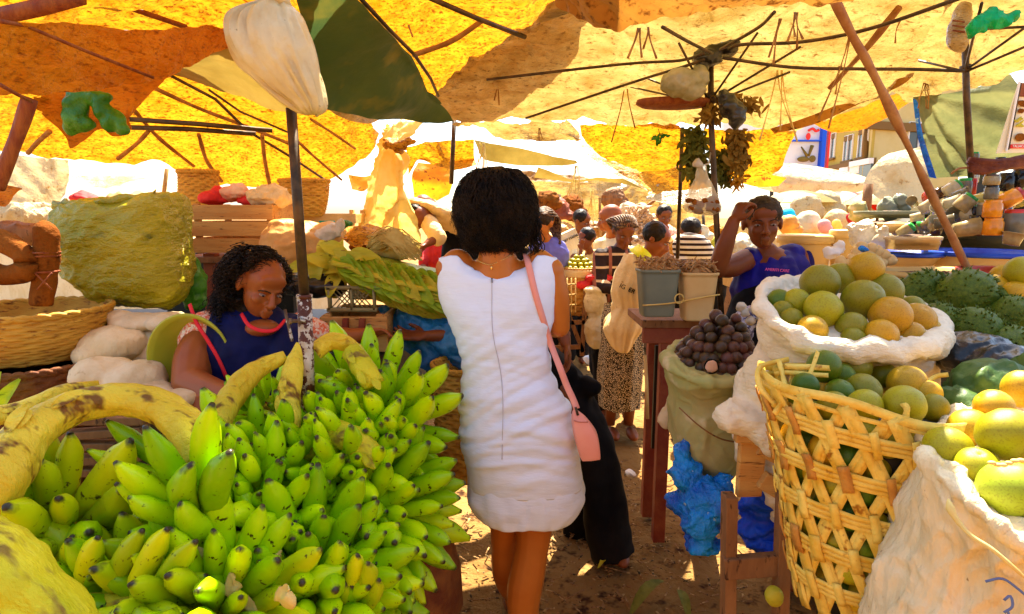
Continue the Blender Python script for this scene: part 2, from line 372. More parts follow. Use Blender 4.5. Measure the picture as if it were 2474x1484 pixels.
# ================= world, camera, ground =================
SUN_EL = 58; SUN_AZ = 12
w = bpy.data.worlds.new("World"); scene.world = w; w.use_nodes = True
sk = w.node_tree.nodes.new('ShaderNodeTexSky'); sk.sky_type = 'NISHITA'; sk.sun_disc = False
sk.sun_elevation = R(SUN_EL); sk.sun_rotation = R(SUN_AZ); sk.dust_density = 2; sk.air_density = 1; sk.ozone_density = .5
w.node_tree.links.new(sk.outputs[0], w.node_tree.nodes['Background'].inputs[0]); w.node_tree.nodes['Background'].inputs[1].default_value = .085
sl = bpy.data.lights.new('Sun', 'SUN'); sl.energy = 4.8; sl.angle = R(.5); sl.color = (1, .90, .72)
so = bpy.data.objects.new('Sun', sl); col.objects.link(so)
az = R(SUN_AZ); el = R(SUN_EL); sd = V((math.sin(az)*math.cos(el), math.cos(az)*math.cos(el), math.sin(el)))
so.rotation_euler = (-sd).to_track_quat('-Z', 'Y').to_euler()
cam = bpy.data.cameras.new('Camera'); co_ = bpy.data.objects.new('Camera', cam); col.objects.link(co_)
co_.location = (0, 0, CAMZ); co_.rotation_euler = (R(90)-PITCH, 0, 0)
cam.sensor_width = 36; cam.lens = 36*F/2473; cam.clip_start = .02; cam.clip_end = 500
scene.camera = co_
scene.view_settings.view_transform = 'Standard'; scene.view_settings.look = 'None'
scene.view_settings.exposure = 2.42; scene.view_settings.gamma = 1
scene.cycles.max_bounces = 8; scene.cycles.diffuse_bounces = 4; scene.cycles.transparent_max_bounces = 8
m_ground = M('dirt', (.20,.10,.027), (.31,.18,.06), 2.2, .3,.7, (.05,.02,.008), 9, .56,.66, .95, .9, 26, .03, spec=.15)
mb = MB(); n = 130
xs = [math.copysign(abs(t)**2.6, t)*150 for t in np.linspace(-1, 1, n)]; ys = [math.copysign(abs(t)**2.6, t)*150+2 for t in np.linspace(-1, 1, n)]
for y in ys:
    for x in xs:
        z = -.0 + .025*noise.noise(V((x*.9, y*.9, 0)))+.012*noise.noise(V((x*4, y*4, 3)))
        mb.v.append(V((x, y, z-.03)))
for j in range(n-1):
    for i in range(n-1): a = j*n+i; mb.f.append((a, a+1, a+n+1, a+n))
tag(mb.build('ground', m_ground), kind='structure')
# trodden litter
rl = random.Random(3)
mb = MB(); 
for k in range(1500):
    y = rl.uniform(1.6, 6); x = rl.gauss(.35, .7)*(.5+y*.3)
    if k > 700: x = rl.uniform(-.25, .95); y = rl.uniform(1.7, 3.4)
    L = rl.uniform(.004, .026) if rl.random() < .93 else rl.uniform(.03, .06); a = rl.uniform(0, 6.28); d = V((math.cos(a), math.sin(a), rl.uniform(-.1, .3)))*L
    p = V((x, y, .004)); mb.bar(p-d, p+d, rl.uniform(.003, .010), .002)
tag(mb.build('ground_litter', M('litter', (.24,.12,.04), (.42,.27,.10), 40, .5,.62, (.04,.03,.01), 50, .55,.6, .9, 0)), 'bits of straw and crushed leaves trodden into the dirt path', 'litter', kind='stuff')
rl = random.Random(5)
for (px, py, Y, s, lab) in [(1875/2473*2473-352, 1147, 2.85, .035, 'crumpled white paper scrap lying on the dirt path beside the blue bag'), (1420, 868, 5.6, .05, 'white paper scrap on the path behind the black trousers'), (1572, 1112, 3.1, .022, 'tiny white scrap of plastic by the dark table legs')]:
    mb = MB().ell(P(px, py, Y)+V((0,0,.0)), (s, s*.8, s*.45)); mb.disp(s*.9, 18, px)
    tag(mb.build('paper_scrap', m_paper), lab, 'litter')
def leafmb(p, d, L, wd, up=V((0,0,1)), curl=.15, n=10):
    d = V(d).normalized(); s = d.cross(V(up)).normalized(); u = s.cross(d); mb = MB()
    for i in range(n+1):
        t = i/n; wv = wd*math.sin(math.pi*min(1, t*.92+.05))**.7
        c = V(p)+d*(L*t)+u*(L*curl*(math.sin(t*3.0)))
        for q in (-1, -.5, 0, .5, 1): mb.v.append(c+s*(q*wv)+u*(abs(q)*wv*.35+.002*math.sin(t*40+q*3)))
    for i in range(n):
        for k in range(4): a = i*5+k; mb.f.append((a, a+1, a+6, a+5))
    return mb
for a, b, lab, m_ in [((1525,1445,2.1),(1605,1365,2.3),'torn green banana leaf lying on the path', m_herbg), ((1640,1380,2.25),(1668,1452,2.05),'thin withered leaf on the path beside the stool', m_herbg), ((1445,1352,2.4),(1480,1322,2.5),'small pale leaf scrap below the black trousers', m_leafY)]:
    p, q = P(*a), P(*b); p.z = q.z = .02
    tag(leafmb(p, q-p, (q-p).length, .028*(q-p).length/.3, n=12).build('fallen_leaf', m_), lab, 'leaf')

# ================= overhead tarpaulins =================
sheet('tarpaulin', [[(1058,250,3.3),(1090,288,3.45),(1250,292,3.6),(1400,294,3.7),(1640,303,3.7),(1860,313,3.4),(1965,300,3.1),(2195,188,2.6)],
   [(1058,225,3.2),(1160,212,3.1),(1300,214,3.05),(1450,215,3.0),(1715,195,2.75),(1900,190,2.75),(2060,175,2.6),(2210,165,2.5)],
   [(1062,205,3.1),(1230,130,2.9),(1330,115,2.75),(1450,110,2.7),(1715,112,2.55),(1900,90,2.5),(2060,70,2.4),(2260,60,2.3)],
   [(1340,22,2.45),(1400,0,2.3),(1480,-60,2.1),(1600,-90,2.0),(1800,-110,1.9),(2000,-120,1.8),(2200,-120,1.8),(2480,-110,1.7)]],
   m_tarpC, 'large cream umbrella canopy spread over the middle of the market with black ribs', 'canopy', wr=.05, ws=2.6, nu=200, nv=110, fine=.45, seed=1, crease=.012, fan=P(1715,120,2.65), fanamp=.022, fann=-22)
# dark rolled hem of the cream canopy
def hem(pts, r, m, lab): tag(MB().tube(cr([P(*q) for q in pts], 50), r, 6).build('canopy_hem', m), lab, 'hem')
sheet('tarpaulin', [[(1870,322,3.0),(1965,302,2.95),(2080,250,2.8),(2180,205,2.6),(2215,170,2.5)],[(1860,310,3.02),(1960,280,3.0),(2060,235,2.85),(2150,195,2.65),(2195,180,2.5)]],
   m_tarpB, 'brown folded edge hanging under the cream canopy on the right', wr=.01, nu=40, nv=8, seed=3)
sheet('tarpaulin', [[(1340,25,1.95),(1400,62,1.9),(1480,82,1.85),(1520,72,1.8),(1600,52,1.75),(1760,45,1.7),(1860,42,1.7),(1900,38,1.7),(2080,8,1.7),(2140,-30,1.65)],
   [(1330,-20,1.9),(1400,-20,1.8),(1500,-20,1.7),(1600,-30,1.6),(1700,-30,1.55),(1900,-40,1.5),(2000,-60,1.5),(2100,-90,1.5)],
   [(1300,-160,1.5),(1500,-180,1.45),(1700,-180,1.35),(1900,-200,1.3),(2100,-220,1.3)]],
   m_tarpB, 'dirty brown orange tarpaulin edge drooping at the top centre', wr=.04, ws=5, nu=140, nv=60, seed=4, crease=.008)
sheet('tarpaulin', [[(1020,300,4.2),(1060,240,3.9),(1130,200,3.9),(1240,140,3.6),(1340,60,3.2),(1400,20,3.0)],
   [(960,200,3.7),(1000,140,3.3),(1100,90,3.2),(1240,40,3.0),(1330,0,2.9),(1420,-40,2.8)],
   [(850,60,3.1),(900,0,2.6),(1000,-60,2.4),(1200,-120,2.2),(1350,-140,2.1),(1500,-160,2.1)],
   [(780,-60,2.3),(900,-160,2.0),(1100,-260,1.8),(1350,-300,1.7),(1500,-300,1.7)]],
   m_tarpY, 'bright yellow orange speckled tarpaulin above the woman in white', wr=.05, ws=3, nu=140, nv=90, seed=5, crease=.006)
sheet('tarpaulin', [[(770,258,2.3),(850,272,2.5),(940,288,2.75),(1015,300,2.95),(1060,298,3.05),(1092,290,3.1)],
   [(760,200,2.2),(850,230,2.4),(950,250,2.6),(1030,262,2.85),(1075,262,3.0)],
   [(740,90,2.0),(820,110,2.1),(920,150,2.3),(985,170,2.5),(1035,220,2.8)],
   [(700,-60,1.7),(760,-60,1.75),(830,-30,1.85),(930,70,2.1),(1000,140,2.45)]],
   m_tarpG, 'dark green tarpaulin sagging between the white bag and the yellow tarpaulin', wr=.03, ws=2.5, nu=70, nv=50, seed=6, fine=.15)
sheet('tarpaulin', [[(785,262,2.6),(840,290,2.75),(890,300,2.95),(910,292,3.1)],[(780,250,2.6),(850,262,2.7),(900,272,2.95),(930,285,3.1)]],
   m_tarpC, 'pale torn edge under the green tarpaulin', wr=.012, nu=26, nv=6, seed=61)
# left orange band
sheet('tarpaulin', [[(-60,232,1.3),(80,238,1.4),(170,228,1.5),(250,217,1.6),(330,200,1.7),(410,178,1.8),(480,152,1.9),(530,125,2.0),(550,108,2.05)],
   [(-60,160,1.25),(80,165,1.35),(250,155,1.55),(410,130,1.75),(500,105,1.9),(549,90,2.0)],
   [(-60,48,1.2),(80,58,1.3),(250,68,1.5),(410,68,1.7),(500,68,1.85),(545,70,1.95)]],
   m_tarpO, 'deep orange stained tarpaulin fold stretched across the upper left', wr=.03, ws=4, nu=140, nv=70, seed=7, crease=.006)
sheet('tarpaulin', [[(-80,70,1.9),(60,80,2.0),(200,85,2.2),(400,85,2.3),(600,90,2.5),(780,100,2.7)],
   [(-80,-40,1.7),(100,-30,1.75),(300,-20,1.9),(500,-20,2.1),(760,-20,2.3)],
   [(-150,-320,1.3),(100,-320,1.35),(400,-320,1.4),(700,-300,1.5),(900,-200,1.7)]],
   m_tarpY, 'bright yellow tarpaulin across the top left corner', wr=.05, ws=3.4, nu=140, nv=80, seed=8, crease=.006)
sheet('tarpaulin', [[(405,180,2.9),(480,205,2.9),(560,232,2.85),(640,258,2.8),(700,268,2.75),(760,272,2.7)],
   [(430,165,2.7),(510,160,2.6),(600,180,2.55),(680,200,2.5),(760,225,2.5)],
   [(520,112,2.3),(560,105,2.3),(610,120,2.3),(700,140,2.3),(780,150,2.3)],[(540,60,2.3),(600,60,2.3),(700,70,2.2),(790,80,2.2)]],
   m_tarpK, 'brown olive tarpaulin sloping behind the hanging white bag', wr=.02, ws=4, nu=60, nv=34, seed=9)
sheet('tarpaulin', [[(-80,365,3.6),(60,373,3.8),(160,386,4.0),(300,392,4.2),(400,402,4.3),(450,425,4.4),(500,436,4.4),(570,444,4.4),(640,457,4.4),(720,455,4.4),(790,440,4.4),(850,403,4.4),(890,360,4.4),(908,320,4.4)],
   [(-80,300,3.3),(60,300,3.5),(200,310,3.7),(400,335,3.9),(520,360,4.0),(640,375,4.0),(740,370,4.0),(830,345,4.1),(895,300,4.2)],
   [(-80,230,2.9),(100,225,3.0),(300,205,3.1),(450,225,3.3),(600,260,3.5),(720,275,3.6),(820,270,3.8),(900,285,4.1)],
   [(-80,120,2.3),(100,120,2.4),(300,120,2.5),(450,130,2.7),(600,150,3.0),(750,200,3.2),(850,230,3.5),(920,270,3.8)]],
   m_tarpY, 'wide golden yellow tarpaulin over the stalls on the left held by thin sticks', wr=.08, ws=2.2, nu=200, nv=110, seed=10, crease=.008)
# torn flap with green patch
fl = sheet('tarpaulin_flap', [[(85,235,1.75),(95,270,1.8),(110,290,1.8),(160,330,1.85),(168,358,1.85),(200,340,1.87),(240,308,1.9),(270,325,1.9),(312,325,1.95),(310,295,1.95),(325,270,2.0),(370,220,2.05),(412,182,2.1)],
   [(95,232,1.8),(130,240,1.85),(200,245,1.9),(260,235,1.95),(320,220,2.0),(400,178,2.1)],[(100,180,1.9),(130,180,1.9),(200,180,1.9),(260,170,1.95),(320,165,2.0),(400,160,2.1)]],
   m_tarpO, 'torn orange flap hanging in points below the orange fold at upper left', wr=.02, ws=7, nu=60, nv=24, seed=11)
mb = MB()
for px, py, a in [(185,255,(.035,.02,.05)),(175,290,(.025,.02,.045)),(205,300,(.03,.018,.02)),(245,260,(.022,.022,.04)),(270,290,(.035,.018,.035)),(292,310,(.02,.014,.02)),(235,235,(.04,.02,.02))]: mb.ell(P(px, py, 1.80), a)
tag(fuse(mb, 'plastic_bag', m_bagG, .006, None, 2, fold=lambda p, n_: .012*abs(noise.noise(V((p.x*22, p.y*22, p.z*9))))+.008*noise.noise(p*40)), 'crumpled dark green plastic bag caught under the torn orange flap', 'bag')
# small flap at left edge & beige curtain
sheet('tarpaulin', [[(-60,470,2.4),(10,500,2.4),(40,465,2.4),(55,458,2.4)],[(-60,440,2.4),(0,445,2.4),(30,450,2.4),(52,455,2.4)]], m_tarpO, 'small orange cloth corner poking in at the left edge', nu=20, nv=8, wr=.01)
sheet('curtain', [[(-120,545,5.5),(-20,545,5.5),(60,530,5.6),(130,505,5.8),(158,470,5.8)],[(-120,370,5.5),(0,372,5.5),(80,380,5.6),(130,384,5.8),(160,386,5.8)]], m_tarpW, 'pale cream plastic curtain hanging at the far left', 'curtain', nu=50, nv=30, wr=.04, ws=4, fan=P(130,500,5.7), fanamp=.02)
# ---- hanging / far canopies in the centre ----
sheet('drape', [[(862,545,3.9),(900,570,3.8),(950,600,3.8),(1006,612,3.9)],[(885,470,4.0),(925,480,3.8),(965,480,3.75),(996,500,3.9)],[(915,345,4.1),(938,340,3.9),(965,345,3.85),(985,352,3.95)],[(925,300,4.2),(950,296,4.1),(990,292,4.1),(1020,294,4.2)]],
   m_drape, 'long pale yellow plastic drape hanging beside the head of the woman in white', 'drape', wr=.05, ws=6, nu=50, nv=50, seed=12, fan=P(945,330,4), fanamp=.035, fann=16)
mb = MB()
for (a, b) in (((925,350,3.7),(1000,345,3.7)),((935,335,3.75),(965,365,3.7)),((950,350,3.7),(990,340,3.7))): mb.tube(cr([P(*a), P((a[0]+b[0])/2, (a[1]+b[1])/2+6, 3.65), P(*b)], 10), [.012+.014*math.sin(i*1.3)**2 for i in range(10)], 7)
mb.disp(.02, 20, 2); tag(mb.build('knot', m_tarpY), 'twisted knot of yellow plastic tying up the long drape', 'knot')
sheet('tarpaulin', [[(985,425,4.6),(1010,388,4.6),(1050,400,4.6),(1090,412,4.6),(1125,405,4.6),(1150,395,4.6)],[(985,390,4.6),(1015,380,4.6),(1060,385,4.6),(1100,385,4.7),(1145,378,4.7)],[(980,352,4.5),(1020,346,4.5),(1060,342,4.6),(1100,342,4.6),(1145,338,4.6)]], m_tarpY, 'small yellow orange awning hanging left of the black haired head', wr=.04, seed=13)
sheet('tarpaulin', [[(1150,352,4.6),(1170,385,4.6),(1230,400,4.7),(1300,402,4.8),(1370,400,4.9),(1395,395,4.9)],[(1145,338,4.6),(1200,350,4.6),(1280,365,4.7),(1340,378,4.8),(1392,388,4.9)]], m_tarpK, 'olive tarpaulin strip slung above the black haired head', wr=.03, seed=14, nu=40, nv=16)
sheet('tarpaulin', [[(1090,300,3.7),(1200,325,3.9),(1300,340,4.0),(1410,342,4.2)],[(1110,290,3.7),(1200,305,3.8),(1300,318,4.0),(1400,335,4.1)],[(1130,285,3.6),(1250,292,3.8),(1370,300,4.0),(1405,330,4.2)]], m_tarpC, 'crumpled yellow canopy corner under the far hem of the cream canopy', wr=.05, ws=6, seed=15)
sheet('tarpaulin', [[(1400,302,4.0),(1415,345,4.1),(1450,380,4.2),(1500,400,4.3),(1545,418,4.4)],[(1480,303,3.8),(1500,340,3.9),(1550,370,4.0),(1600,390,4.1),(1640,400,4.2)],[(1640,303,3.6),(1660,330,3.7),(1680,370,3.8),(1690,400,3.9),(1700,420,4.0)]], m_tarpY, 'golden umbrella panel to the left of the umbrella pole', 'canopy', wr=.04, ws=4, seed=16)
sheet('tarpaulin', [[(1700,310,4.0),(1710,360,4.1),(1730,410,4.2),(1760,430,4.3)],[(1790,318,3.9),(1800,360,4.0),(1820,400,4.2),(1850,425,4.3)],[(1925,308,3.9),(1915,340,3.9),(1895,380,4.0),(1878,415,4.1)]], m_tarpY, 'golden umbrella panel to the right of the hanging dried herbs', 'canopy', wr=.04, ws=4, seed=17)
sheet('tarpaulin', [[(1440,380,6.0),(1500,420,6.0),(1560,455,6.0),(1585,468,6.0)],[(1530,400,6.2),(1570,420,6.2),(1590,440,6.2),(1620,462,6.2)],[(1600,395,6.2),(1650,400,6.3),(1700,420,6.3),(1705,455,6.3)]], m_tarpY, 'bright yellow awning tip pointing down above the bald head', wr=.04, ws=4, seed=18)
sheet('tarpaulin', [[(1380,350,6.4),(1440,390,6.3),(1500,430,6.2),(1580,470,6.1)],[(1430,345,6.6),(1480,380,6.5),(1560,410,6.4),(1600,430,6.3)]], m_tarpW, 'sunlit white awning strip behind the golden umbrella', seed=19, nu=40, nv=16)
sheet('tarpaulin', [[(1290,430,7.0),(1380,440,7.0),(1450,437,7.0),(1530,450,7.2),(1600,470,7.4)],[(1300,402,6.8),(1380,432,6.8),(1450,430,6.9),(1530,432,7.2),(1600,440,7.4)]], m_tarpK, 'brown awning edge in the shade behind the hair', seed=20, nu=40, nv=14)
sheet('tarpaulin', [[(1280,640,8.6),(1400,640,8.6),(1550,640,8.8),(1720,640,9)],[(1280,430,8.2),(1400,430,8.2),(1550,440,8.4),(1720,430,8.6)]], m_tarpC, 'draped brown yellow backcloth behind the crowd', 'backcloth', wr=.12, ws=3.5, nu=90, nv=40, seed=21, fan=P(1580,430,8.3), fanamp=.06)
sheet('tarpaulin', [[(1000,480,6.0),(1040,490,6.0),(1085,470,6.0)],[(995,425,6.0),(1040,440,6.0),(1095,435,6.0)],[(1010,395,6.1),(1050,400,6.1),(1095,405,6.1)]], m_tarpA, 'small vivid orange umbrella behind the yellow drape', wr=.03, seed=22, nu=30, nv=20)
sheet('tarpaulin', [[(850,455,6.0),(880,460,6.0),(905,430,6.0)],[(840,420,6.1),(880,425,6.1),(920,410,6.1)]], m_tarpA, 'orange awning scrap between the pole and the yellow drape', wr=.03, seed=23, nu=20, nv=10)
sheet('tarpaulin', [[(1160,428,7.5),(1230,440,7.5),(1320,436,7.5),(1420,444,7.6)],[(1170,405,7.6),(1240,415,7.6),(1320,418,7.6),(1410,428,7.7)]], m_tarpB, 'tan brown low awning over the far stalls just right of the hair', nu=40, nv=12, wr=.05, seed=50)
sheet('tarpaulin', [[(1560,480,7.2),(1640,492,7.2),(1740,478,7.2)],[(1570,455,7.4),(1640,458,7.4),(1730,452,7.4)]], m_tarpC, 'low cream awning over the far crowd left of the hanging clear bag', nu=40, nv=12, wr=.05, seed=51)
sheet('tarpaulin', [[(150,440,7),(240,452,7),(340,446,7),(440,458,7)],[(150,425,7.3),(240,432,7.3),(340,430,7.3),(440,440,7.3)]], m_tarpW, 'torn pale awning across the bright gap at left', nu=40, nv=10, wr=.05, seed=52)
# ---- right side ----
sheet('tarpaulin', [[(2140,215,3.4),(2215,235,3.4),(2290,215,3.2),(2380,205,3.0),(2440,180,2.9),(2560,140,2.8)],[(2180,185,3.2),(2260,180,3.1),(2350,170,2.9),(2430,150,2.8),(2560,110,2.7)],[(2230,70,2.7),(2330,60,2.6),(2420,60,2.5),(2560,50,2.5)],[(2260,-60,2.2),(2350,-60,2.1),(2560,-60,2.1)]], m_tarpC, 'cream umbrella canopy in the upper right corner', 'canopy', wr=.05, ws=4, nu=120, nv=80, seed=24, crease=.008)
sheet('tarpaulin', [[(1965,300,3.9),(2010,315,3.9),(2080,312,3.9),(2140,290,3.9),(2200,250,3.8)],[(1990,280,3.8),(2060,260,3.7),(2150,225,3.6),(2210,200,3.5)]], m_tarpO, 'mustard tarpaulin sagging in front of the yellow building', wr=.03, seed=25)
sheet('tarpaulin', [[(2205,235,3.3),(2230,330,3.3),(2255,430,3.3)],[(2260,228,3.25),(2310,320,3.3),(2345,425,3.3)],[(2350,215,3.2),(2400,310,3.2),(2470,400,3.2)],[(2440,190,3.1),(2560,280,3.1),(2620,380,3.1)]], m_net, 'gathered green grey shade net hanging behind the jars', 'net', wr=.03, ws=4, nu=60, nv=70, seed=26, fan=P(2212,228,3.3), fanamp=.045, fann=16)
sheet('tarpaulin', [[(2215,250,3.28),(2228,330,3.28),(2262,432,3.28)],[(2206,235,3.28),(2218,330,3.28),(2244,428,3.28)]], m_bagB, 'blue hem strip along the edge of the green net', 'net', wr=.01, nu=20, nv=6)
sheet('tarpaulin', [[(1830,455,10),(1900,470,10),(2000,480,10),(2090,470,10)],[(1840,420,10),(1900,425,10),(2000,440,10),(2100,440,10)],[(1890,395,10.5),(1950,400,10.5),(2030,415,10.5),(2090,430,10.5)]], m_tarpW, 'sunlit white sheet roof in front of the yellow building', wr=.05, ws=2, fine=.15, seed=27)
sheet('tarpaulin', [[(2085,445,8),(2120,480,8),(2180,500,8),(2250,480,8)],[(2110,400,8.2),(2150,400,8.2),(2200,400,8.2),(2240,420,8.2)],[(2150,370,8.5),(2180,360,8.5),(2210,355,8.5),(2230,350,8.5)]], m_tarpW, 'cream tarpaulin slope in front of the building behind the diagonal pole', wr=.05, ws=2, fine=.15, seed=28)
sheet('tarpaulin', [[(1780,440,7),(1830,452,7),(1880,450,7)],[(1790,425,7),(1840,420,7),(1900,430,7)]], m_tarpA, 'small amber awning behind the resting seller', wr=.03, nu=20, nv=10, seed=29)
# white tarps / far umbrellas, left gap
for i, (a, b, lab, mt) in enumerate([((160,415,9),(330,425,9),'pale awning strip in the bright gap at left, upper one', m_tarpW), ((200,450,11),(420,462,11),'pale awning strip in the bright gap at left, lower one', m_tarpW)]):
    sheet('awning', [[a, ((a[0]+b[0])/2, (a[1]+b[1])/2+8, a[2]), b], [(a[0]+20,a[1]-14,a[2]+1),((a[0]+b[0])/2,(a[1]+b[1])/2-12,a[2]+1),(b[0],b[1]-10,b[2]+1)]], mt, lab, 'awning', nu=24, nv=8, wr=.05, seed=30+i)
sheet('backcloth', [[(-2.6,-1.6,.05),(0,-2.4,.05),(2.6,-1.6,.05)],[(-2.6,-1.6,2.3),(0,-2.4,2.4),(2.6,-1.6,2.3)]], m_tarpB, 'unseen brown cloth added behind the viewer to block low sky light', 'backcloth', px=False, nu=60, nv=30, wr=.06)  # added out of view to hold back frontal sky fill
# white hanging bag at the top left
t_ = thing('hanging_bag', 'big whitish plastic sack hanging upside down from the roof in front of the green tarpaulin', 'bag', P(660,140,1.5))
mb = MB(); c0 = []
prof = [(-14,650,700,1.5),(10,622,700,1.5),(30,580,720,1.5),(60,552,735,1.5),(100,548,752,1.5),(150,570,764,1.5),(190,610,772,1.5),(225,650,778,1.5),(250,685,782,1.5),(268,712,778,1.5),(276,735,765,1.5)]
for (py, x0, x1, Y) in prof:
    a, b = P(x0, py, Y), P(x1, py, Y); c = (a+b)/2; rx = (b-a).length/2; ry = min(rx*.75, .075); rg = []
    for k in range(72):
        t = 2*math.pi*k/72; f = 1+.16*noise.noise(V((math.cos(t)*4, math.sin(t)*4, py*.006)))+.10*noise.noise(V((math.cos(t)*11, math.sin(t)*11, py*.008)))
        rg.append(c+V((rx*math.cos(t)*(1+.03*noise.noise(V((t*3,py*.02,0)))), ry*math.sin(t)*f, .008*noise.noise(V((t*4, py*.03, 1))))))
    c0.append(rg)
full = []
for k in range(72): full.append(cr([r_[k] for r_ in c0], 40))
for k in range(72):
    for j in range(40):
        a_ = 2*math.pi*k/72; q_ = noise.noise(V((math.cos(a_)*5+j*.02, math.sin(a_)*5, j*.05))); full[k][j] = full[k][j]+V((math.cos(a_), math.sin(a_)*2, 0))*(.007*(abs(q_)*2-.4)*min(1, j/8))
mb.rings([[full[k][j] for k in range(72)] for j in range(40)], cap=True)
mb.build('bag_body', m_bagW, t_)
m2 = MB().tube(cr([P(672,-30,1.5), P(668,-8,1.5), P(672,6,1.5), P(668,20,1.49)], 10), [.03,.022,.018,.016,.016,.018,.022,.03,.036,.03], 12); m2.disp(.006, 40, 3); m2.build('bag_neck', m_bagW, t_)

# ================= poles and sticks =================
t_ = thing('umbrella_pole', 'dark metal pole with a rust-flaked white sleeve and clamp bolt standing in the green bananas', 'pole', P(745,1040,1.62))
MB().tube([P(703,262,1.62), P(735,715,1.62)], .0135, 14).build('pole', m_steel, t_)
MB().tube([P(735,712,1.62), P(747,1060,1.62)], .0195, 18).tube([P(735,712,1.62), P(735.2,720,1.62)], .0215, 18).build('sleeve', m_sleeve, t_)
mb = MB().tube([P(738,775,1.60), P(700,776,1.58)], .005, 8).tube([P(705,776,1.583), P(698,776,1.58)], .009, 6).tube([P(722,776,1.59), P(726,776,1.59)], .011, 6); mb.build('clamp_bolt', m_rust, t_)
t_ = thing('umbrella_pole', 'dark pole of the big cream umbrella hung with dried herbs', 'pole', P(1735,700,2.6))
MB().tube([P(1716,120,2.6), P(1717,290,2.6), P(1735,620,2.6), P(1742,760,2.6)], .0125, 12).build('pole', m_steel, t_)
MB().tube([P(1716,225,2.6), P(1717,250,2.6)], .024, 12).build('hub', m_steel, t_)
for k, q in enumerate([[(1700,130,2.62),(1640,147,2.8),(1500,156,3.0),(1175,193,3.12)], [(1700,145,2.62),(1640,165,2.8),(1520,202,3.1),(1270,286,3.6)], [(1760,120,2.6),(1790,108,2.55),(1935,102,2.45),(2100,70,2.2),(2330,-8,1.9)], [(1745,140,2.6),(1910,163,2.6),(2070,167,2.55),(2210,168,2.5),(2330,172,2.42)], [(1740,120,2.6),(1830,68,2.3),(1870,30,2.1)], [(1720,130,2.6),(1660,100,2.4),(1600,66,2.2)]]):
    MB().tube(cr([P(*x)*1.0-(P(*x)-V((0,0,CAMZ)))*.09 for x in q], 20), .0060, 6).build('rib', m_steel, t_)
for q in [[(1716,236,2.6),(1830,70,2.3)], [(1718,236,2.6),(1935,104,2.45)], [(1718,240,2.6),(1908,166,2.6)], [(1712,236,2.6),(1640,95,2.35)], [(1712,240,2.6),(1500,158,3.0)], [(1712,244,2.6),(1522,203,3.1)]]:
    MB().tube([P(*x)-V((0,0,.014)) for x in q], .0048, 6).build('strut', m_steel, t_)
t_ = thing('umbrella_pole', 'dark pole of the umbrella in the upper right corner', 'pole', P(2346,430,2.5))
MB().tube([P(2330,60,2.5), P(2334,230,2.5), P(2346,432,2.5)], .0125, 12).build('pole', m_steel, t_)
MB().tube([P(2331,158,2.5), P(2332,172,2.5)], .02, 12).build('hub', m_steel, t_)
for q in [[(2331,165,2.5),(2473,62,2.2)], [(2331,168,2.5),(2480,105,2.3)], [(2328,166,2.5),(2215,140,2.7)], [(2331,165,2.5),(2372,0,2.1)], [(2345,66,2.5),(2480,58,2.3)]]:
    MB().tube([P(*x)-V((0,0,.01)) for x in q], .005, 6).build('rib', m_steel, t_)
stick('tent_pole', [(1648,308,3.2),(1644,420,3.2),(1636,625,3.2)], .0105, m_steel, 'thin dark pole behind the two buckets, left of the umbrella pole')
stick('tent_pole', [(1097,292,3.9),(1090,445,3.9)], .014, m_steel, 'grey pole beside the black haired head')
stick('tent_pole', [(2097,445,8),(2090,530,8)], .06, m_woodd, 'wooden post under the far white sheets')
stick('wooden_pole', [(2005,-20,1.75),(2060,90,1.8),(2110,180,1.85),(2230,430,2.0),(2345,668,2.1)], .0135, m_bamboo, 'long rough wooden pole leaning diagonally across the right stall', knot=.5)
stick('wooden_stick', [(2172,18,2.2),(2090,120,2.35),(2003,214,2.5)], .012, m_bamboo, 'short thick stick hanging behind the diagonal pole', knot=.4)
stick('wooden_pole', [(72,238,1.35),(45,320,1.35),(-8,455,1.35)], .0145, m_pole, 'dark red wooden pole slanting at the left edge', knot=.2)
SG = 'sticks and bars bracing the yellow tarpaulins on the left'
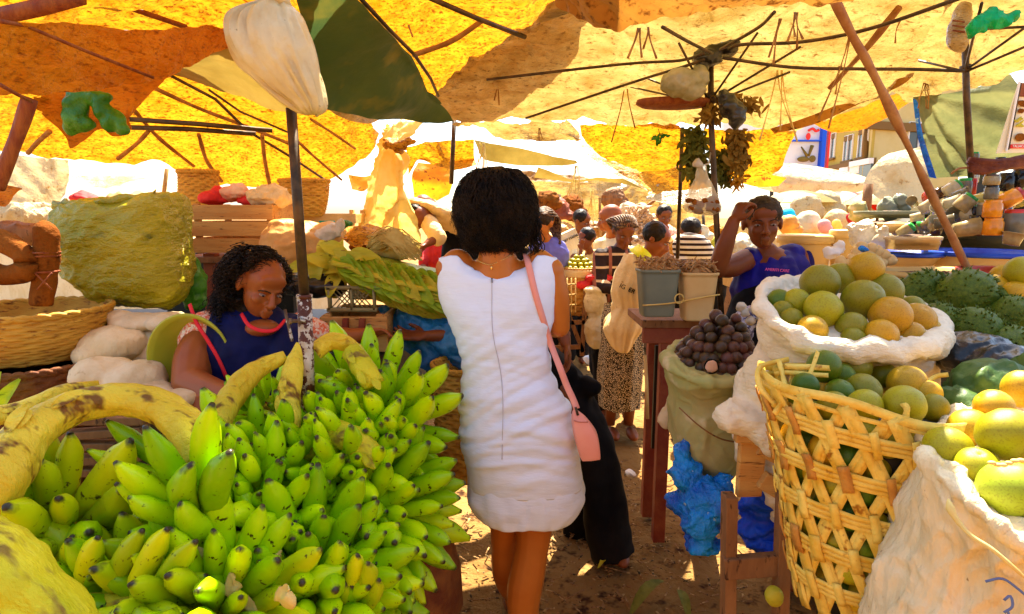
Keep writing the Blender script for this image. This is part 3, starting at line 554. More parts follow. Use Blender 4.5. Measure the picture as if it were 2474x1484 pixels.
for q, r, mt, lab in [
  ([(-10,42,1.5),(90,20,1.5),(195,-8,1.5)], .020, m_pole, 'thick dark red beam at the top left corner'),
  ([(242,-4,2.0),(350,32,2.1),(450,66,2.2)], .009, m_pole, 'brown batten under the tarpaulin left of the white bag'),
  ([(305,288,2.6),(480,300,2.7),(658,316,2.8)], .0105, m_steel, 'upper of the two parallel dark metal bars at left'),
  ([(305,308,2.62),(450,312,2.7),(618,324,2.8)], .0105, m_steel, 'lower of the two parallel dark metal bars at left'),
  ([(325,268,3.0),(385,335,3.3),(468,402,3.6)], .010, m_strip, 'knotted stick running down left behind the metal bars'),
  ([(370,212,2.9),(480,262,3.1),(600,308,3.3),(700,348,3.5)], .010, m_strip, 'long stick crossing the metal bars'),
  ([(410,182,2.9),(520,240,3.1),(600,318,3.3),(700,378,3.6),(795,442,4.0)], .008, m_steel, 'long thin dark rod running down to the basket'),
  ([(480,326,3.3),(500,390,3.6),(535,438,3.9)], .011, m_strip, 'bent stick below the metal bars, left one'),
  ([(633,328,3.3),(640,390,3.6),(653,455,3.9)], .011, m_strip, 'bent stick below the metal bars, right one'),
  ([(505,218,3.0),(580,270,3.2),(700,322,3.5)], .006, m_steel, 'thin wire arching above the metal bars'),
  ([(715,338,3.6),(760,380,3.8),(825,435,4.1)], .008, m_strip, 'stick just right of the white sleeved pole'),
  ([(750,288,3.6),(800,320,3.8),(858,360,4.0)], .008, m_strip, 'stick near the end of the yellow tarpaulin'),
  ([(285,384,3.4),(330,348,3.3),(358,318,3.2)], .011, m_strip, 'short slanting stick below the torn flap'),
  ([(120,318,3.0),(90,345,3.1),(68,370,3.2)], .012, m_strip, 'short slanting stick near the left pole'),
  ([(868,-6,2.1),(940,72,2.3),(1000,132,2.5),(1040,190,2.8),(1058,232,3.0)], .0075, m_steel, 'curved black rod along the edge of the green tarpaulin'),
  ([(1035,-6,2.2),(1150,44,2.4),(1268,90,2.6)], .010, m_steel, 'black bar under the bright yellow tarpaulin'),
  ([(998,134,2.6),(1090,100,2.5),(1168,48,2.45)], .011, m_strip, 'brown stick joining the two black rods overhead'),
  ([(0,52,1.22),(60,62,1.3),(210,125,1.42),(370,188,1.6)], .004, m_pole, 'thin rope along the deep orange tarpaulin'),
  ([(0,205,1.22),(40,228,1.28),(75,245,1.33)], .004, m_pole, 'thin rope at the top of the slanting red pole')]:
    stick('wooden_stick' if mt in (m_strip, m_pole) else 'metal_bar', q, r, mt, lab, 'stick', knot=.25 if mt == m_strip else 0)
rt = random.Random(11)
def ties(px, py, Y, n, L, lab, mt=m_strip, wd=.007):
    mb = MB()
    for k in range(n):
        p = P(px+rt.uniform(-6, 6), py, Y); a = rt.uniform(-.35, .35); l = L*rt.uniform(.6, 1.1)
        q = [p, p+V((a*l*.3, rt.uniform(-.01,.01), -l*.4)), p+V((a*l, rt.uniform(-.02,.02), -l))]
        mb.ribbon(cr(q, 8), wd, .001, lambda x, i: V((math.sin(i*.5), -1, .1)))
    tag(mb.build('tie_strip', mt), lab, 'tie')
for px, py, Y, n, L, lab in [(1203,190,3.1,2,.12,'dangling tie on the left rib of the cream umbrella'), (1320,178,3.05,2,.06,'short tie on the upper rib of the cream umbrella'), (1545,68,1.9,3,.10,'brown ties dangling under the brown tarpaulin'), (1568,66,1.9,2,.08,'second brown tie beside the dangling ones'), (1515,205,3.1,2,.26,'long tie hanging from the lower left rib'), (1888,45,2.0,3,.13,'brown ties hanging at the top right of centre'), (1920,30,1.8,4,.10,'bundle of twigs and ties near the top'), (2060,70,2.2,2,.34,'long twisted string hanging beside the diagonal pole'), (2028,160,2.5,2,.10,'flat tie hanging under the right rib'), (2177,50,2.2,1,.08,'small tie left of the rolled cloth'), (1883,170,2.6,4,.32,'bunch of pale strings hanging right of the herbs'), (2236,200,3.2,7,.12,'frayed tassel where the green net is gathered'), (1300,310,3.9,3,.08,'little ties under the far canopy corner'), (985,60,2.2,1,.04,'tiny tie on the black curved rod'), (1165,345,4.4,8,.26,'hank of straw strings hanging above the black haired head'), (1395,400,5.0,8,.3,'hank of pale straw strings right of the black haired head'),(1428,460,6.4,8,.5,'loops of pale rope hanging behind the crowd')]:
    ties(px, py, Y, n, L, lab, m_straw if 'pale' in lab or 'straw' in lab else m_strip)
# rolled cloth tied to the frame, top right
t_ = thing('rolled_cloth', 'rolled cream cloth hanging from the upper right rib', 'cloth', P(2315,100,2.3))
mb = MB().tube(cr([P(2330,10,2.3), P(2318,60,2.3), P(2312,110,2.3), P(2305,122,2.3)], 14), [.02,.024,.027,.03,.03,.033,.036,.038,.038,.038,.036,.034,.03,.012], 14); mb.disp(.006, 30, 1); mb.build('roll', m_tarpC, t_)
mb = MB()
for py in (50, 62, 74): mb.tube([P(2300,py,2.27), P(2330,py+4,2.26)], .003, 5)
mb.build('string', m_pole, t_)
mb = MB().ell(P(2400,45,2.1), (.055,.02,.026)).ell(P(2360,66,2.1), (.035,.02,.022)).ell(P(2440,40,2.1), (.02,.012,.012))
tag(fuse(mb, 'plastic_bag', M('plastic_emerald', (.0,.45,.12), (.0,.6,.2), 9, rough=.25, bump=.9, bscale=20, bdist=.02, trans=.4, spec=.8), .005, None, 2, fold=lambda p, n_: .012*crease(p, 14)+.006*noise.noise(p*30)), 'bright green plastic bag caught on the upper right ribs', 'bag')
# ================= banana bunches =================
def banana_mesh(seed, L=.17, Rr=.0212, bend=.5):
    rr = random.Random(seed); mb = MB(); n = 18; nr = 12; pts = []; rs = []
    for i in range(n+1):
        t = i/n; a = bend*(t-.1)
        if bend > 1e-3: x = L/bend*(1-math.cos(a)); z = L/bend*(math.sin(a)+math.sin(bend*.1))
        pts.append(V((x, 0, z)))
        if t < .14: r = Rr*(.42+.25*t/.14)
        elif t < .36: u = (t-.14)/.22; r = Rr*(.67+.33*math.sin(u*math.pi/2))
        elif t < .68: r = Rr
        elif t < .93: u = (t-.68)/.25; r = Rr*(1-.58*u**1.7)
        else: u = (t-.93)/.07; r = Rr*(.42-.22*u)
        rs.append(r*(1+.03*rr.uniform(-1, 1)))
    o = 0; ph = rr.uniform(0, 6)
    for i, p in enumerate(pts):
        d = (pts[min(i+1, n)]-pts[max(i-1, 0)]).normalized(); a = V((0,1,0)); b = d.cross(a)
        for k in range(nr):
            t = 2*math.pi*k/nr; f = 1+.055*math.cos(t*5+ph)
            mb.v.append(p+(a*math.cos(t)+b*math.sin(t))*rs[i]*f)
    for i in range(n):
        for k in range(nr): k2 = (k+1) % nr; mb.f.append((i*nr+k, i*nr+k2, (i+1)*nr+k2, (i+1)*nr+k))
    mb.f.append(tuple(range(nr))[::-1]); mb.f.append(tuple(n*nr+k for k in range(nr)))
    me = bpy.data.meshes.new('banana'); me.from_pydata(mb.v, [], mb.f)
    for p in me.polygons: p.use_smooth = True
    me.update(); return me
BAN = [banana_mesh(i, bend=b) for i, b in enumerate([.3,.5,.75,.95,.6,.4])]
BANY = [m.copy() for m in BAN]
for m in BAN: m.materials.append(m_ban)
for m in BANY: m.materials.append(m_bany)
rb = random.Random(21)
def put_banana(parent, base, d, up, s=1.0, fat=1.0, yel=False, mi=None):
    d = V(d).normalized(); x = V(up)-d*V(up).dot(d)
    x = x.normalized() if x.length > 1e-4 else d.orthogonal().normalized()
    y = d.cross(x)
    m = (BANY if yel else BAN)[mi if mi is not None else rb.randrange(6)]
    o = bpy.data.objects.new('banana', m); col.objects.link(o); o.parent = parent
    rot = Matrix((x, y, d)).transposed().to_quaternion()
    o.rotation_mode = 'QUATERNION'; o.rotation_quaternion = rot; o.location = V(base)-parent.matrix_basis.translation
    o.scale = (s*fat, s*fat, s); return o
def bunch(label, c, ax, L, R0, nh, nf, s=1.0, ks=1.24, fat=1.05, a0=80, a1=25, arc=(0, 360), yel=0, upb=.35, group='green cooking banana bunches heaped at the stall', jit=.07, core=True):
    c = V(c); ax = V(ax).normalized(); t_ = thing('banana_bunch', label, 'bananas', c, group)
    u = ax.cross(V((0,0,1))).normalized(); w_ = u.cross(ax)     # u: sideways, w_: up
    for h in range(nh):
        t = h/(nh-1) if nh > 1 else 0
        A = R(a0+(a1-a0)*t); ss = s*ks*(1.08-.28*t); nn = max(3, round(nf*(1-.45*t)))
        ph0 = rb.uniform(0, 40)
        for k in range(nn):
            ph = R(arc[0]+(arc[1]-arc[0])*(k+.5*(h % 2))/nn+rb.uniform(-2.5, 2.5))
            rad = u*math.cos(ph)+w_*math.sin(ph)
            base = c+ax*(L*t+rb.uniform(-.004, .004))+rad*(R0*(1-.55*t))
            AA = A+rb.uniform(-jit, jit)
            d = rad*math.sin(AA)+ax*math.cos(AA); d = d+u*rb.uniform(-.08, .08)
            cu = ax*.8+V((0,0,upb))
            put_banana(t_, base, d, cu, ss*rb.uniform(.84, 1.14), fat*rb.uniform(.86,1.02), rb.random() < yel)
    if core: MB().tube(cr([c-ax*.08, c+ax*L*.4, c+ax*L*.85], 8), [R0*.9, R0*.9, R0*.85, R0*.75, R0*.6, R0*.5, R0*.38, R0*.2], 10).build('stalk', m_stemg, t_)
    return t_
def stemtube(pts, rs, m=m_stem, parent=None, label=None, name='stalk', seed=0, group=None):
    L = cr([P(*q) for q in pts], 44); rr_ = []
    for i in range(44):
        t = i/43*(len(rs)-1); k = min(int(t), len(rs)-2); rr_.append(rs[k]+(rs[k+1]-rs[k])*(t-k))
    mb = MB(); mb.tube(L, rr_, 22); off = V((seed*5,0,0))
    for i, v in enumerate(mb.v): 
        k = min(43, i//22); d = v-L[k]
        mb.v[i] = L[k]+d*(1+.14*noise.noise(v*12+off)+.10*noise.noise(V((v.x*40, v.y*40, v.z*40))+off)+ .10*noise.noise(V(((i % 22)*.9, k*.02, seed))))
    # scale-like bract flaps
    rs_ = random.Random(seed)
    for q in range(3):
        k = rs_.randrange(3, 40); a = L[k]; d = (L[k+1]-L[k]).normalized(); out = (V((rs_.uniform(-.6,.6), -1, rs_.uniform(0,.9)))); out = (out-d*out.dot(d)).normalized()
        fl_ = leafmb(a+out*rr_[k]*.97, d+out*.12, rr_[k]*rs_.uniform(1, 1.8), rr_[k]*.35, up=out, curl=.03, n=6); mb.add(fl_.v, fl_.f)
    o = mb.build(name, m, parent)
    if parent is None: tag(o, label, 'stalk', group)
    return o
# supports under the heap
mb = MB().ell(V((-.60,1.75,.42)), (.45,.30,.42)).ell(V((-.36,1.98,.30)), (.12,.18,.46)).ell(V((-.95,1.45,.42)), (.45,.25,.40)).ell(V((-.48,1.60,.22)), (.18,.18,.28)); mb.disp(.05, 5, 2)
tag(mb.build('sacking_heap', m_baskd), 'dark brown sacking heap under the green bananas', 'sacking')
mb = MB().box(P(950,1500,1.6)+V((0,.08,-.03)), (.17,.22,.16)); o = mb.build('concrete_block', M('block_tan', (.42,.27,.10), (.5,.34,.15), 8, rough=.9, bump=.5), smooth=False, bevel=.008); tag(o, 'tan block propping up the bananas at the front', 'block')
mb = MB().box(P(985,1480,1.66)+V((0.0,.1,-.03)), (.03,.22,.2)); tag(mb.build('wooden_plank', m_woodd, smooth=False, bevel=.004), 'dark plank edge beside the tan block', 'plank')
# bunches: centre, axis, length, core radius
bunch('big round green banana bunch right of the heap next to the white dress', P(880,1220,1.62), V((.20,-1,-.20)), .24, .085, 7, 18, s=1.0, a0=98, a1=12, arc=(-10, 350), jit=.09)
bunch('green banana bunch fanning upward beside the pole and the open hand', P(890,1020,1.80), V((-.05,-.85,.20)), .16, .085, 5, 14, s=1.0, a0=88, a1=15, arc=(-50, 230), upb=.6)
bunch('green banana bunch spreading toward the dress above the big round one', P(905,1105,1.70), V((.1,-.95,.05)), .12, .06, 4, 12, s=1.0, a0=85, a1=30, arc=(-60, 150), upb=.4)
bunch('green banana bunch low at the right of the heap, tips pointing right', P(740,1420,1.32), V((.30,-.85,-.05)), .22, .085, 7, 17, s=.95, a0=95, a1=12, arc=(-60, 240))
bunch('green banana bunch in the middle with finger tips facing the viewer', P(620,1300,1.38), V((.12,-.95,.02)), .20, .08, 6, 16, s=.92, a0=92, a1=10, arc=(-60, 240), yel=.08)
bunch('small green banana bunch behind the curved stalk', P(640,1000,1.74), V((-.1,-.6,.65)), .06, .05, 3, 11, s=.58, a0=80, a1=15, arc=(0, 360), upb=.8)
bunch('green banana bunch between the pole and the right bunch', P(815,1120,1.58), V((-.1,-.8,.45)), .12, .07, 4, 13, s=.88, a0=80, a1=15, arc=(0, 360), upb=.7)
bunch('green banana bunch standing in front of the pale upright stalk', P(620,1165,1.46), V((.1,-.8,.45)), .12, .06, 4, 12, s=.88, a0=70, a1=15, arc=(0, 360), upb=.8)
bunch('knobby banana bunch under the thick arched stalk, yellow light put into its skin colour', P(120,1310,1.22), V((-.1,-.85,.12)), .14, .08, 5, 12, s=.95, fat=1.25, a0=90, a1=15, arc=(-40, 220), yel=.9)
bunch('green banana bunch at the bottom left of centre, sunlight partly put into its skin colour', P(520,1490,1.12), V((.1,-.8,.12)), .14, .075, 5, 13, s=.9, a0=90, a1=15, arc=(-20, 200), yel=.4)
bunch('yellow green banana bunch low at the bottom left edge', P(290,1520,1.12), V((-.05,-.8,.2)), .10, .07, 4, 11, s=.9, fat=1.15, a0=85, a1=15, arc=(-20, 200), yel=.8)
bunch('green banana bunch filling the heap between the middle and right bunches', P(760,1250,1.50), V((.12,-.95,.05)), .14, .07, 5, 13, s=.92, a0=90, a1=15, arc=(0, 360))
# large separate hand with long fingers
t_ = thing('banana_bunch', 'large loose hand of long green bananas inside the arched stalk', 'bananas', P(470,1225,1.16), 'green cooking banana bunches heaped at the stall')
for (bx, by, tx, ty, Y0, Y1, ft, mi) in [(505,1235,470,990,1.20,1.13,1.25,1),(500,1240,345,1060,1.18,1.10,1.1,0),(470,1225,270,1150,1.17,1.08,1.05,1),(480,1240,370,1160,1.13,1.05,1.2,3),(480,1260,290,1190,1.18,1.10,.9,0),(490,1255,300,1240,1.14,1.06,.95,2),(440,1140,270,1040,1.28,1.25,.9,0),(420,1160,225,1110,1.27,1.22,.75,1),(520,1290,400,1250,1.12,1.05,1.1,4),(520,1240,505,1110,1.14,1.06,1.3,5),(450,1290,320,1300,1.15,1.09,.9,0)]:
    a, b = P(bx, by, Y0), P(tx, ty, Y1); put_banana(t_, a, b-a, V((.4,-.3,.7)), (b-a).length/.15, .16/(b-a).length*ft*1.0, False, mi)
MB().ell(P(500,1250,1.19), (.035,.03,.03)).build('stalk', m_stemg, t_)
t_ = thing('banana_bunch', 'flat hand of green bananas upright at the bottom left, sunlight put into their colour', 'bananas', P(310,1440,1.02), 'green cooking banana bunches heaped at the stall')
for (bx, by, tx, ty, Y0, Y1, ft) in [(205,1420,215,1300,1.06,1.02,1.1),(260,1445,318,1285,1.05,1.02,1.15),(320,1448,378,1282,1.04,1.01,1.15),(370,1455,445,1308,1.03,1.0,1.15),(300,1470,440,1470,1.0,.97,.9),(395,1465,480,1380,1.05,1.05,1.0),(240,1480,370,1500,.98,.95,1.0),(180,1400,160,1300,1.1,1.08,1.0)]:
    a, b = P(bx, by, Y0), P(tx, ty, Y1); put_banana(t_, a, b-a, V((.6,-.2,.1)), (b-a).length/.15, .13/(b-a).length*ft, True, 0)
MB().tube([P(215,1450,1.03), P(300,1462,1.02), P(395,1462,1.02)], [.014,.02,.016], 10).build('stalk', m_stemg, t_)
# stray fingers filling the front
t_ = thing('banana_bunch', 'green banana bunch spilling over the front edge at the bottom centre', 'bananas', P(820,1500,1.3), 'green cooking banana bunches heaped at the stall')
for k in range(14):
    px = 640+rb.uniform(0, 230); py = 1420+rb.uniform(-20, 70); a = P(px, py, 1.22+rb.uniform(-.05,.06)); b = P(px+70+rb.uniform(-20,20), py-60+rb.uniform(-25,25), 1.16)
    put_banana(t_, a, b-a, V((.2,-.4,.8)), .85, 1.1, rb.random() < .3)
MB().tube([P(600,1500,1.3), P(800,1500,1.32)], .02, 8).build('stalk', m_stemg, t_)
G_ = 'thick cut banana stalks'
stemtube([(-60,1240,1.05),(10,1150,1.08),(60,1060,1.14),(160,992,1.2),(290,962,1.25),(390,985,1.25),(455,1040,1.22),(500,1120,1.2)], [.050,.048,.041,.034,.033,.037,.040,.036], label='thick yellow banana stalk arched over the left of the heap', seed=1, name='banana_stalk')
stemtube([(-40,1010,1.35),(60,990,1.4),(150,950,1.45),(240,930,1.5)], [.022,.024,.022,.012], label='second thinner yellow stalk behind the arched one', seed=2, name='banana_stalk')
stemtube([(505,1060,1.42),(560,960,1.5),(620,895,1.58),(690,862,1.62)], [.036,.034,.028,.018], label='curved yellow stalk rising to the right in front of the seller', seed=3, name='banana_stalk')
stemtube([(700,1050,1.5),(698,960,1.55),(712,880,1.6),(728,830,1.62)], [.028,.034,.028,.014], label='upright pale yellow stalk just left of the metal pole', seed=4, name='banana_stalk')
stemtube([(762,850,1.66),(800,825,1.68),(845,832,1.68),(866,850,1.68)], [.024,.026,.024,.012], label='short yellow stalk bending right of the metal pole', seed=5, name='banana_stalk')
stemtube([(850,850,1.66),(880,890,1.62),(905,930,1.6)], [.030,.036,.030], m_stemg, label='smooth green stalk above the right bunch', seed=6, name='banana_stalk')
stemtube([(740,1100,1.5),(790,1050,1.5),(850,1060,1.48),(905,1110,1.46)], [.026,.034,.036,.030], m_stemg, label='green stalk curving over the middle of the heap', seed=7, name='banana_stalk')
stemtube([(-190,1300,.80),(-40,1410,.80),(80,1530,.80),(190,1690,.80)], [.070,.074,.074,.07], m_stemg, label='very thick blurred yellow stalk in the bottom left corner', seed=8, name='banana_stalk')
# split bract bits
rz = random.Random(4)
for k, (px, py, Y) in enumerate([(600,1470,1.05),(690,1440,1.02),(480,1350,1.1),(560,1420,1.04),(660,1340,1.15)]):
    mb = MB().ell(P(px, py, Y), (.016,.008,.022)); mb.disp(.014, 60, k); tag(mb.build('dried_blossom', m_straw), 'shrivelled pale blossom end among the green finger tips, '+['lowest left','lowest right','by the upright hand','under the middle bunch','between two tips'][k], 'blossom')
# leaf at the left edge
mb = MB()
for k in range(7): l = leafmb(P(-20+k*3, 1000, 1.8), V((rz.uniform(-.2,.8), 0, 1)), .14, .02, up=V((0,-1,0)), n=7); mb.add(l.v, l.f)
tag(mb.build('leaf_tuft', m_leafG), 'tuft of green leaves at the far left edge', 'leaves')
# ================= left stall =================
def basket(label, c, rt, rb_, h, mat, tilt=None, group=None, rows=26, n=96, amp=.004, name='basket', cat='basket', rim=True):
    c = V(c); t_ = thing(name, label, cat, c, group)
    ax = tilt or (V((1,0,0)), V((0,1,0)), V((0,0,1)))
    prof = []
    for j in range(rows*3+1):
        t = j/(rows*3); r = rb_+(rt-rb_)*(1-(1-t)**1.8); prof.append((r, -h+h*t))
    nspk = n//6
    def fn(r, z, t, j): return r+amp*math.sin(t*nspk+(math.pi if (j//3) % 2 else 0))*(1)+amp*.6*math.cos(j*2*math.pi/3), z
    mb = MB().lathe([(0.001,-h)]+prof, c, n*2 if n < 80 else n, fn, ax)
    mb.lathe([(r-.012, z) for r, z in prof][::-1], c, n, None, ax); mb.build('woven_body', mat, t_)
    if rim:
        mb = MB()
        for q in range(2):
            L = [c+ax[0]*((rt+.003*math.sin(a*20+q*3))*math.cos(a))+ax[1]*((rt)*math.sin(a))+ax[2]*(.004+.006*math.sin(a*18+q*math.pi)) for a in np.linspace(0, 2*math.pi, 120)]
            mb.tube(L, .009, 6)
        mb.build('rim', mat, t_)
    return t_
basket('wide shallow golden woven basket at the left edge below the wrapped post', P(70,750,2.15), .255, .19, .17, m_bask, rows=16)
basket('dark brown woven basket under the golden one at the left edge', P(85,880,2.05), .19, .16, .22, m_baskd, rows=12)
# coiled clay-brown ring and wrapped post
mb = MB(); cc = P(-25,622,2.0); L = [cc+V((.115*math.cos(a), .05*math.sin(a*.5), .058*math.sin(a)-.02*math.cos(a))) for a in np.linspace(0, 2*math.pi, 40)]
mb.tube(L, .036, 16); mb.disp(.016, 9, 2); tag(mb.build('bark_ring', m_clay), 'thick brown ring-shaped roll on the left edge', 'roll')
t_ = thing('wrapped_post', 'upright brown bundle bound with cord standing on the golden basket', 'bundle', P(105,735,2.05))
mb = MB().tube(cr([P(100,735,2.05), P(110,640,2.05), P(112,560,2.05), P(112,535,2.05)], 20), [.036,.037,.037,.037,.037,.037,.037,.037,.038,.038,.039,.039,.040,.040,.040,.040,.039,.036,.027,.012], 18); mb.disp(.008, 16, 3); mb.build('bark', m_clay, t_)
mb = MB()
for py in (610, 618, 656): mb.tube([P(105,py,2.05)+V((.046*math.cos(a), .046*math.sin(a), 0)) for a in np.linspace(0, 2*math.pi, 20)], .004, 5)
mb.tube([P(85,660,2.0), P(125,700,2.0)], .003, 5).tube([P(125,660,2.0), P(90,700,2.0)], .003, 5); mb.build('cord', m_pole, t_)
# big green bale
c = P(300,615,2.45); mb = MB()
for z, rx, ry, dx in [(.19,.20,.10,.02),(.18,.232,.14,.01),(.13,.245,.17,0),(.05,.242,.18,.0),(-.04,.235,.17,.0),(-.11,.21,.16,.01),(-.17,.16,.12,.03),(-.21,.10,.08,.05)]:
    mb.v += [c+V((dx+rx*math.copysign(abs(math.cos(t))**.55, math.cos(t)), ry*math.copysign(abs(math.sin(t))**.7, math.sin(t)), z)) for t in np.linspace(0, 2*math.pi, 48, endpoint=False)]
for j in range(7):
    for i in range(48): i2 = (i+1) % 48; mb.f.append((j*48+i2, j*48+i, (j+1)*48+i, (j+1)*48+i2))
mb.v = [v+V((0,0,.05*max(0,(v.x-c.x)/.24)*max(0,(v.z-c.z)/.19)+.035*noise.noise(V((v.x*7,0,v.z*5))))) for v in mb.v]
mb.f += [tuple(range(48)), tuple(7*48+i for i in range(48))[::-1]]
def gf(p, n): return .006*noise.noise(V((p.x*5, p.y*5, p.z*16)))+.03*noise.noise(p*4)+.010*crease(p, 7)+.003*noise.noise(V((p.x*18, p.y*18, p.z*60)))
t_ = thing('bale', 'huge olive green plastic-wrapped bale behind the seller on the left', 'bale', c)
fuse(mb, 'wrapping', m_sackG, .009, t_, 8, fold=gf)
mb = MB().tube(cr([c+V((-.20,-.08,.195)), c+V((-.05,-.12,.20)), c+V((.20,-.08,.235))], 20), .013, 8); mb.disp(.025, 30); mb.build('crumpled_top_edge', m_sackG, t_)
mb = MB().ell(P(465,690,2.6), (.07,.06,.11)).ell(P(455,640,2.6), (.05,.05,.06)); tag(fuse(mb, 'plastic_sack', m_bagG, .01, None, 4, .02, 12), 'dark green plastic sack beside the brown post behind the seller', 'sack')
# white sacks
def sacklump(label, ells, mat=m_sackW, voxel=.008, amp=.012, sc=9, name='sack', cat='sack', group=None, fine=1):
    mb = MB()
    for (px, py, Y, rx, ry, rz) in ells: mb.ell(P(px, py, Y), (rx, ry, rz))
    def f(p, n): return amp*.8*noise.noise(p*sc*.6)+amp*.35*noise.noise(V((p.x*sc*1.4, p.y*sc, p.z*sc*3.5)))+amp*.42*crease(p, sc*.8)*(.4+abs(noise.noise(p*sc*.5))*1.6)+fine*amp*.12*noise.noise(p*sc*4.5)
    o = fuse(mb, name, mat, voxel, None, 2, fold=f); return tag(o, label, cat, group)
SW = 'white sacks piled beside the seller'
sacklump('topmost flattened white sack on the pile at left', [(340,778,2.25,.10,.1,.035),(410,776,2.25,.09,.1,.03),(290,764,2.25,.045,.05,.02)], group=SW, amp=.02)
sacklump('tan white sack tucked under the topmost one next to the golden basket', [(280,830,2.15,.11,.12,.06),(240,855,2.1,.07,.1,.05)], m_sackC, group=SW, amp=.018)
sacklump('big plump white sack behind the lime plastic chair back', [(375,850,2.25,.12,.12,.10),(345,900,2.2,.10,.1,.08)], group=SW, amp=.014)
sacklump('wrinkled folded white sack at the bottom of the pile', [(245,905,1.95,.09,.1,.055),(320,920,1.95,.09,.1,.05)], group=SW, amp=.024)
sacklump('loose pale cloth in front of the pile above the arched stalk', [(340,965,1.85,.10,.12,.04),(410,970,1.8,.07,.1,.03)], group=SW, amp=.02)
# lime plastic chair back
t_ = thing('plastic_chair', 'lime green plastic chair the left seller sits on', 'chair', P(430,1000,1.95))
mb = MB(); c = P(455,868,1.98)
rg = []
for (r, d) in [(.0,.10),(.07,.095),(.11,.06),(.135,.02),(.15,0),(.157,.004),(.15,.012),(.13,.04),(.1,.08),(0,.115)]:
    rg.append([c+V((-r*math.cos(a)*.92, d+.0, r*math.sin(a)*1.0)) for a in np.linspace(0, 2*math.pi, 40, endpoint=False)])
mb.rings(rg); mb.build('backrest', m_lime_pl, t_)
MB().box(P(520,1000,2.05)+V((0,.15,-.1)), (.42,.4,.04)).build('seat', m_lime_pl, t_, bevel=.01)
for sx in (-.17,.17):
    for sy in (0,.3): 
        q = P(520,1000,2.05)+V((sx, sy, -.12)); MB().tube([q, V((q.x, q.y, 0))], .02, 8).build('leg', m_lime_pl, t_)
# crates
def crate(label, x0, x1, y0, y1, Y, depth, planks=3, mat=m_wood, gapf=.12, posts=True, group=None, name='wooden_crate'):
    a = P(x0, y0, Y); b = P(x1, y1, Y); W = b.x-a.x; H = a.z-b.z; t_ = thing(name, label, 'crate', (a.x+W/2, Y+depth/2, b.z), group)
    ph = H/planks
    for k in range(planks):
        z = b.z+ph*(k+.5)
        for yy in (Y, Y+depth):
            mb = MB().box((a.x+W/2+random.uniform(-.004,.004), yy, z+random.uniform(-.003,.003)), (W, .014, ph*(1-gapf))); mb.disp(.002, 30, k); mb.build('plank', mat, t_, smooth=False, bevel=.002)
        for xx in (a.x+.012, b.x-.012): MB().box((xx, Y+depth/2, z), (.014, depth-.03, ph*(1-gapf))).build('plank', mat, t_, smooth=False, bevel=.002)
    for xx in (a.x+.028, b.x-.028):
        for yy in (Y+.022, Y+depth-.022): MB().box((xx, yy, b.z+H/2), (.025, .028, H*1.02)).build('corner_post', mat, t_, smooth=False, bevel=.002)
    return t_
crate('orange brown wooden slat crate behind the seller on the left', 455, 668, 493, 612, 2.85, .35, 3)
mb = MB().bar(P(510,612,2.9), P(500,760,2.9)+V((0,0,-.9)), .055, .055); tag(mb.build('wooden_post', m_woodr, smooth=False, bevel=.004), 'dark red wooden post under the slat crate', 'post')
mb = MB().box(P(560,622,2.9)+V((0,.15,-.01)), (.5,.4,.03)); tag(mb.build('wooden_shelf', m_woodd, smooth=False, bevel=.004), 'dark shelf board carrying the slat crate', 'shelf')
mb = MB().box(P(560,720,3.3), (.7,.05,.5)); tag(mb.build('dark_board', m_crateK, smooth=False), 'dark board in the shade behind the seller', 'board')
crate('yellow wooden open rack behind the pole and the beige sack', 672, 862, 508, 590, 3.6, .3, 2, m_woody, .45)
basket('upright woven basket behind the slat crate', P(478,418,3.4), .10, .12, .20, m_bask, rows=14, n=72)
basket('woven basket half hidden behind the pole under the yellow tarpaulin', P(735,440,3.6), .14, .10, .20, m_bask, rows=14, n=72)
for k, (px, py, r, mt, lab) in enumerate([(520,478,.05,m_redc,'bundle of red and orange cloth on the slat crate, left end'),(565,470,.05,M('cloth_salmon',(.75,.25,.12),(.8,.5,.3),14,rough=.8,bump=.4),'salmon cloth bundle in the middle of the slat crate top'),(600,485,.045,m_redc,'small red cloth bundle beside the cream cloth'),(650,478,.08,m_cream,'cream cloth bundle at the right end of the slat crate')]):
    sacklump(lab, [(px,py,2.95,r*1.4,r,r*.6),(px+12,py-8,2.95,r*.8,r*.8,r*.5)], mt, .006, .022, 16, 'cloth_bundle', 'cloth')
sacklump('bulging beige sack behind the curly haired seller', [(735,600,2.75,.16,.14,.12),(690,590,2.75,.10,.12,.12),(790,570,2.75,.07,.07,.06)], m_sackT, amp=.022, sc=8)
sacklump('white plastic bag knotted on top of the beige sack', [(800,562,2.7,.05,.04,.035),(822,545,2.7,.02,.02,.035),(775,575,2.7,.05,.04,.03)], m_bagWh, amp=.02, sc=16, name='plastic_bag', cat='bag')
sacklump('shiny black plastic bag on the lattice crate behind the seller', [(770,690,2.4,.11,.08,.045),(720,685,2.4,.08,.08,.05)], m_bagK, amp=.02, sc=14, name='plastic_bag', cat='bag')
mb = MB().ell(P(835,542,3.4), (.035,.03,.03)); tag(fuse(mb, 'green_ball', m_bagG, .006, None, 3, .01, 20), 'bright green bundle on the yellow rack', 'bundle')
mb = MB().box(P(790,536,3.5), (.08,.05,.012)); tag(mb.build('teal_lid', M('teal', (.0,.35,.25), rough=.4, bump=0), bevel=.003), 'teal plastic lid on the yellow rack', 'lid')
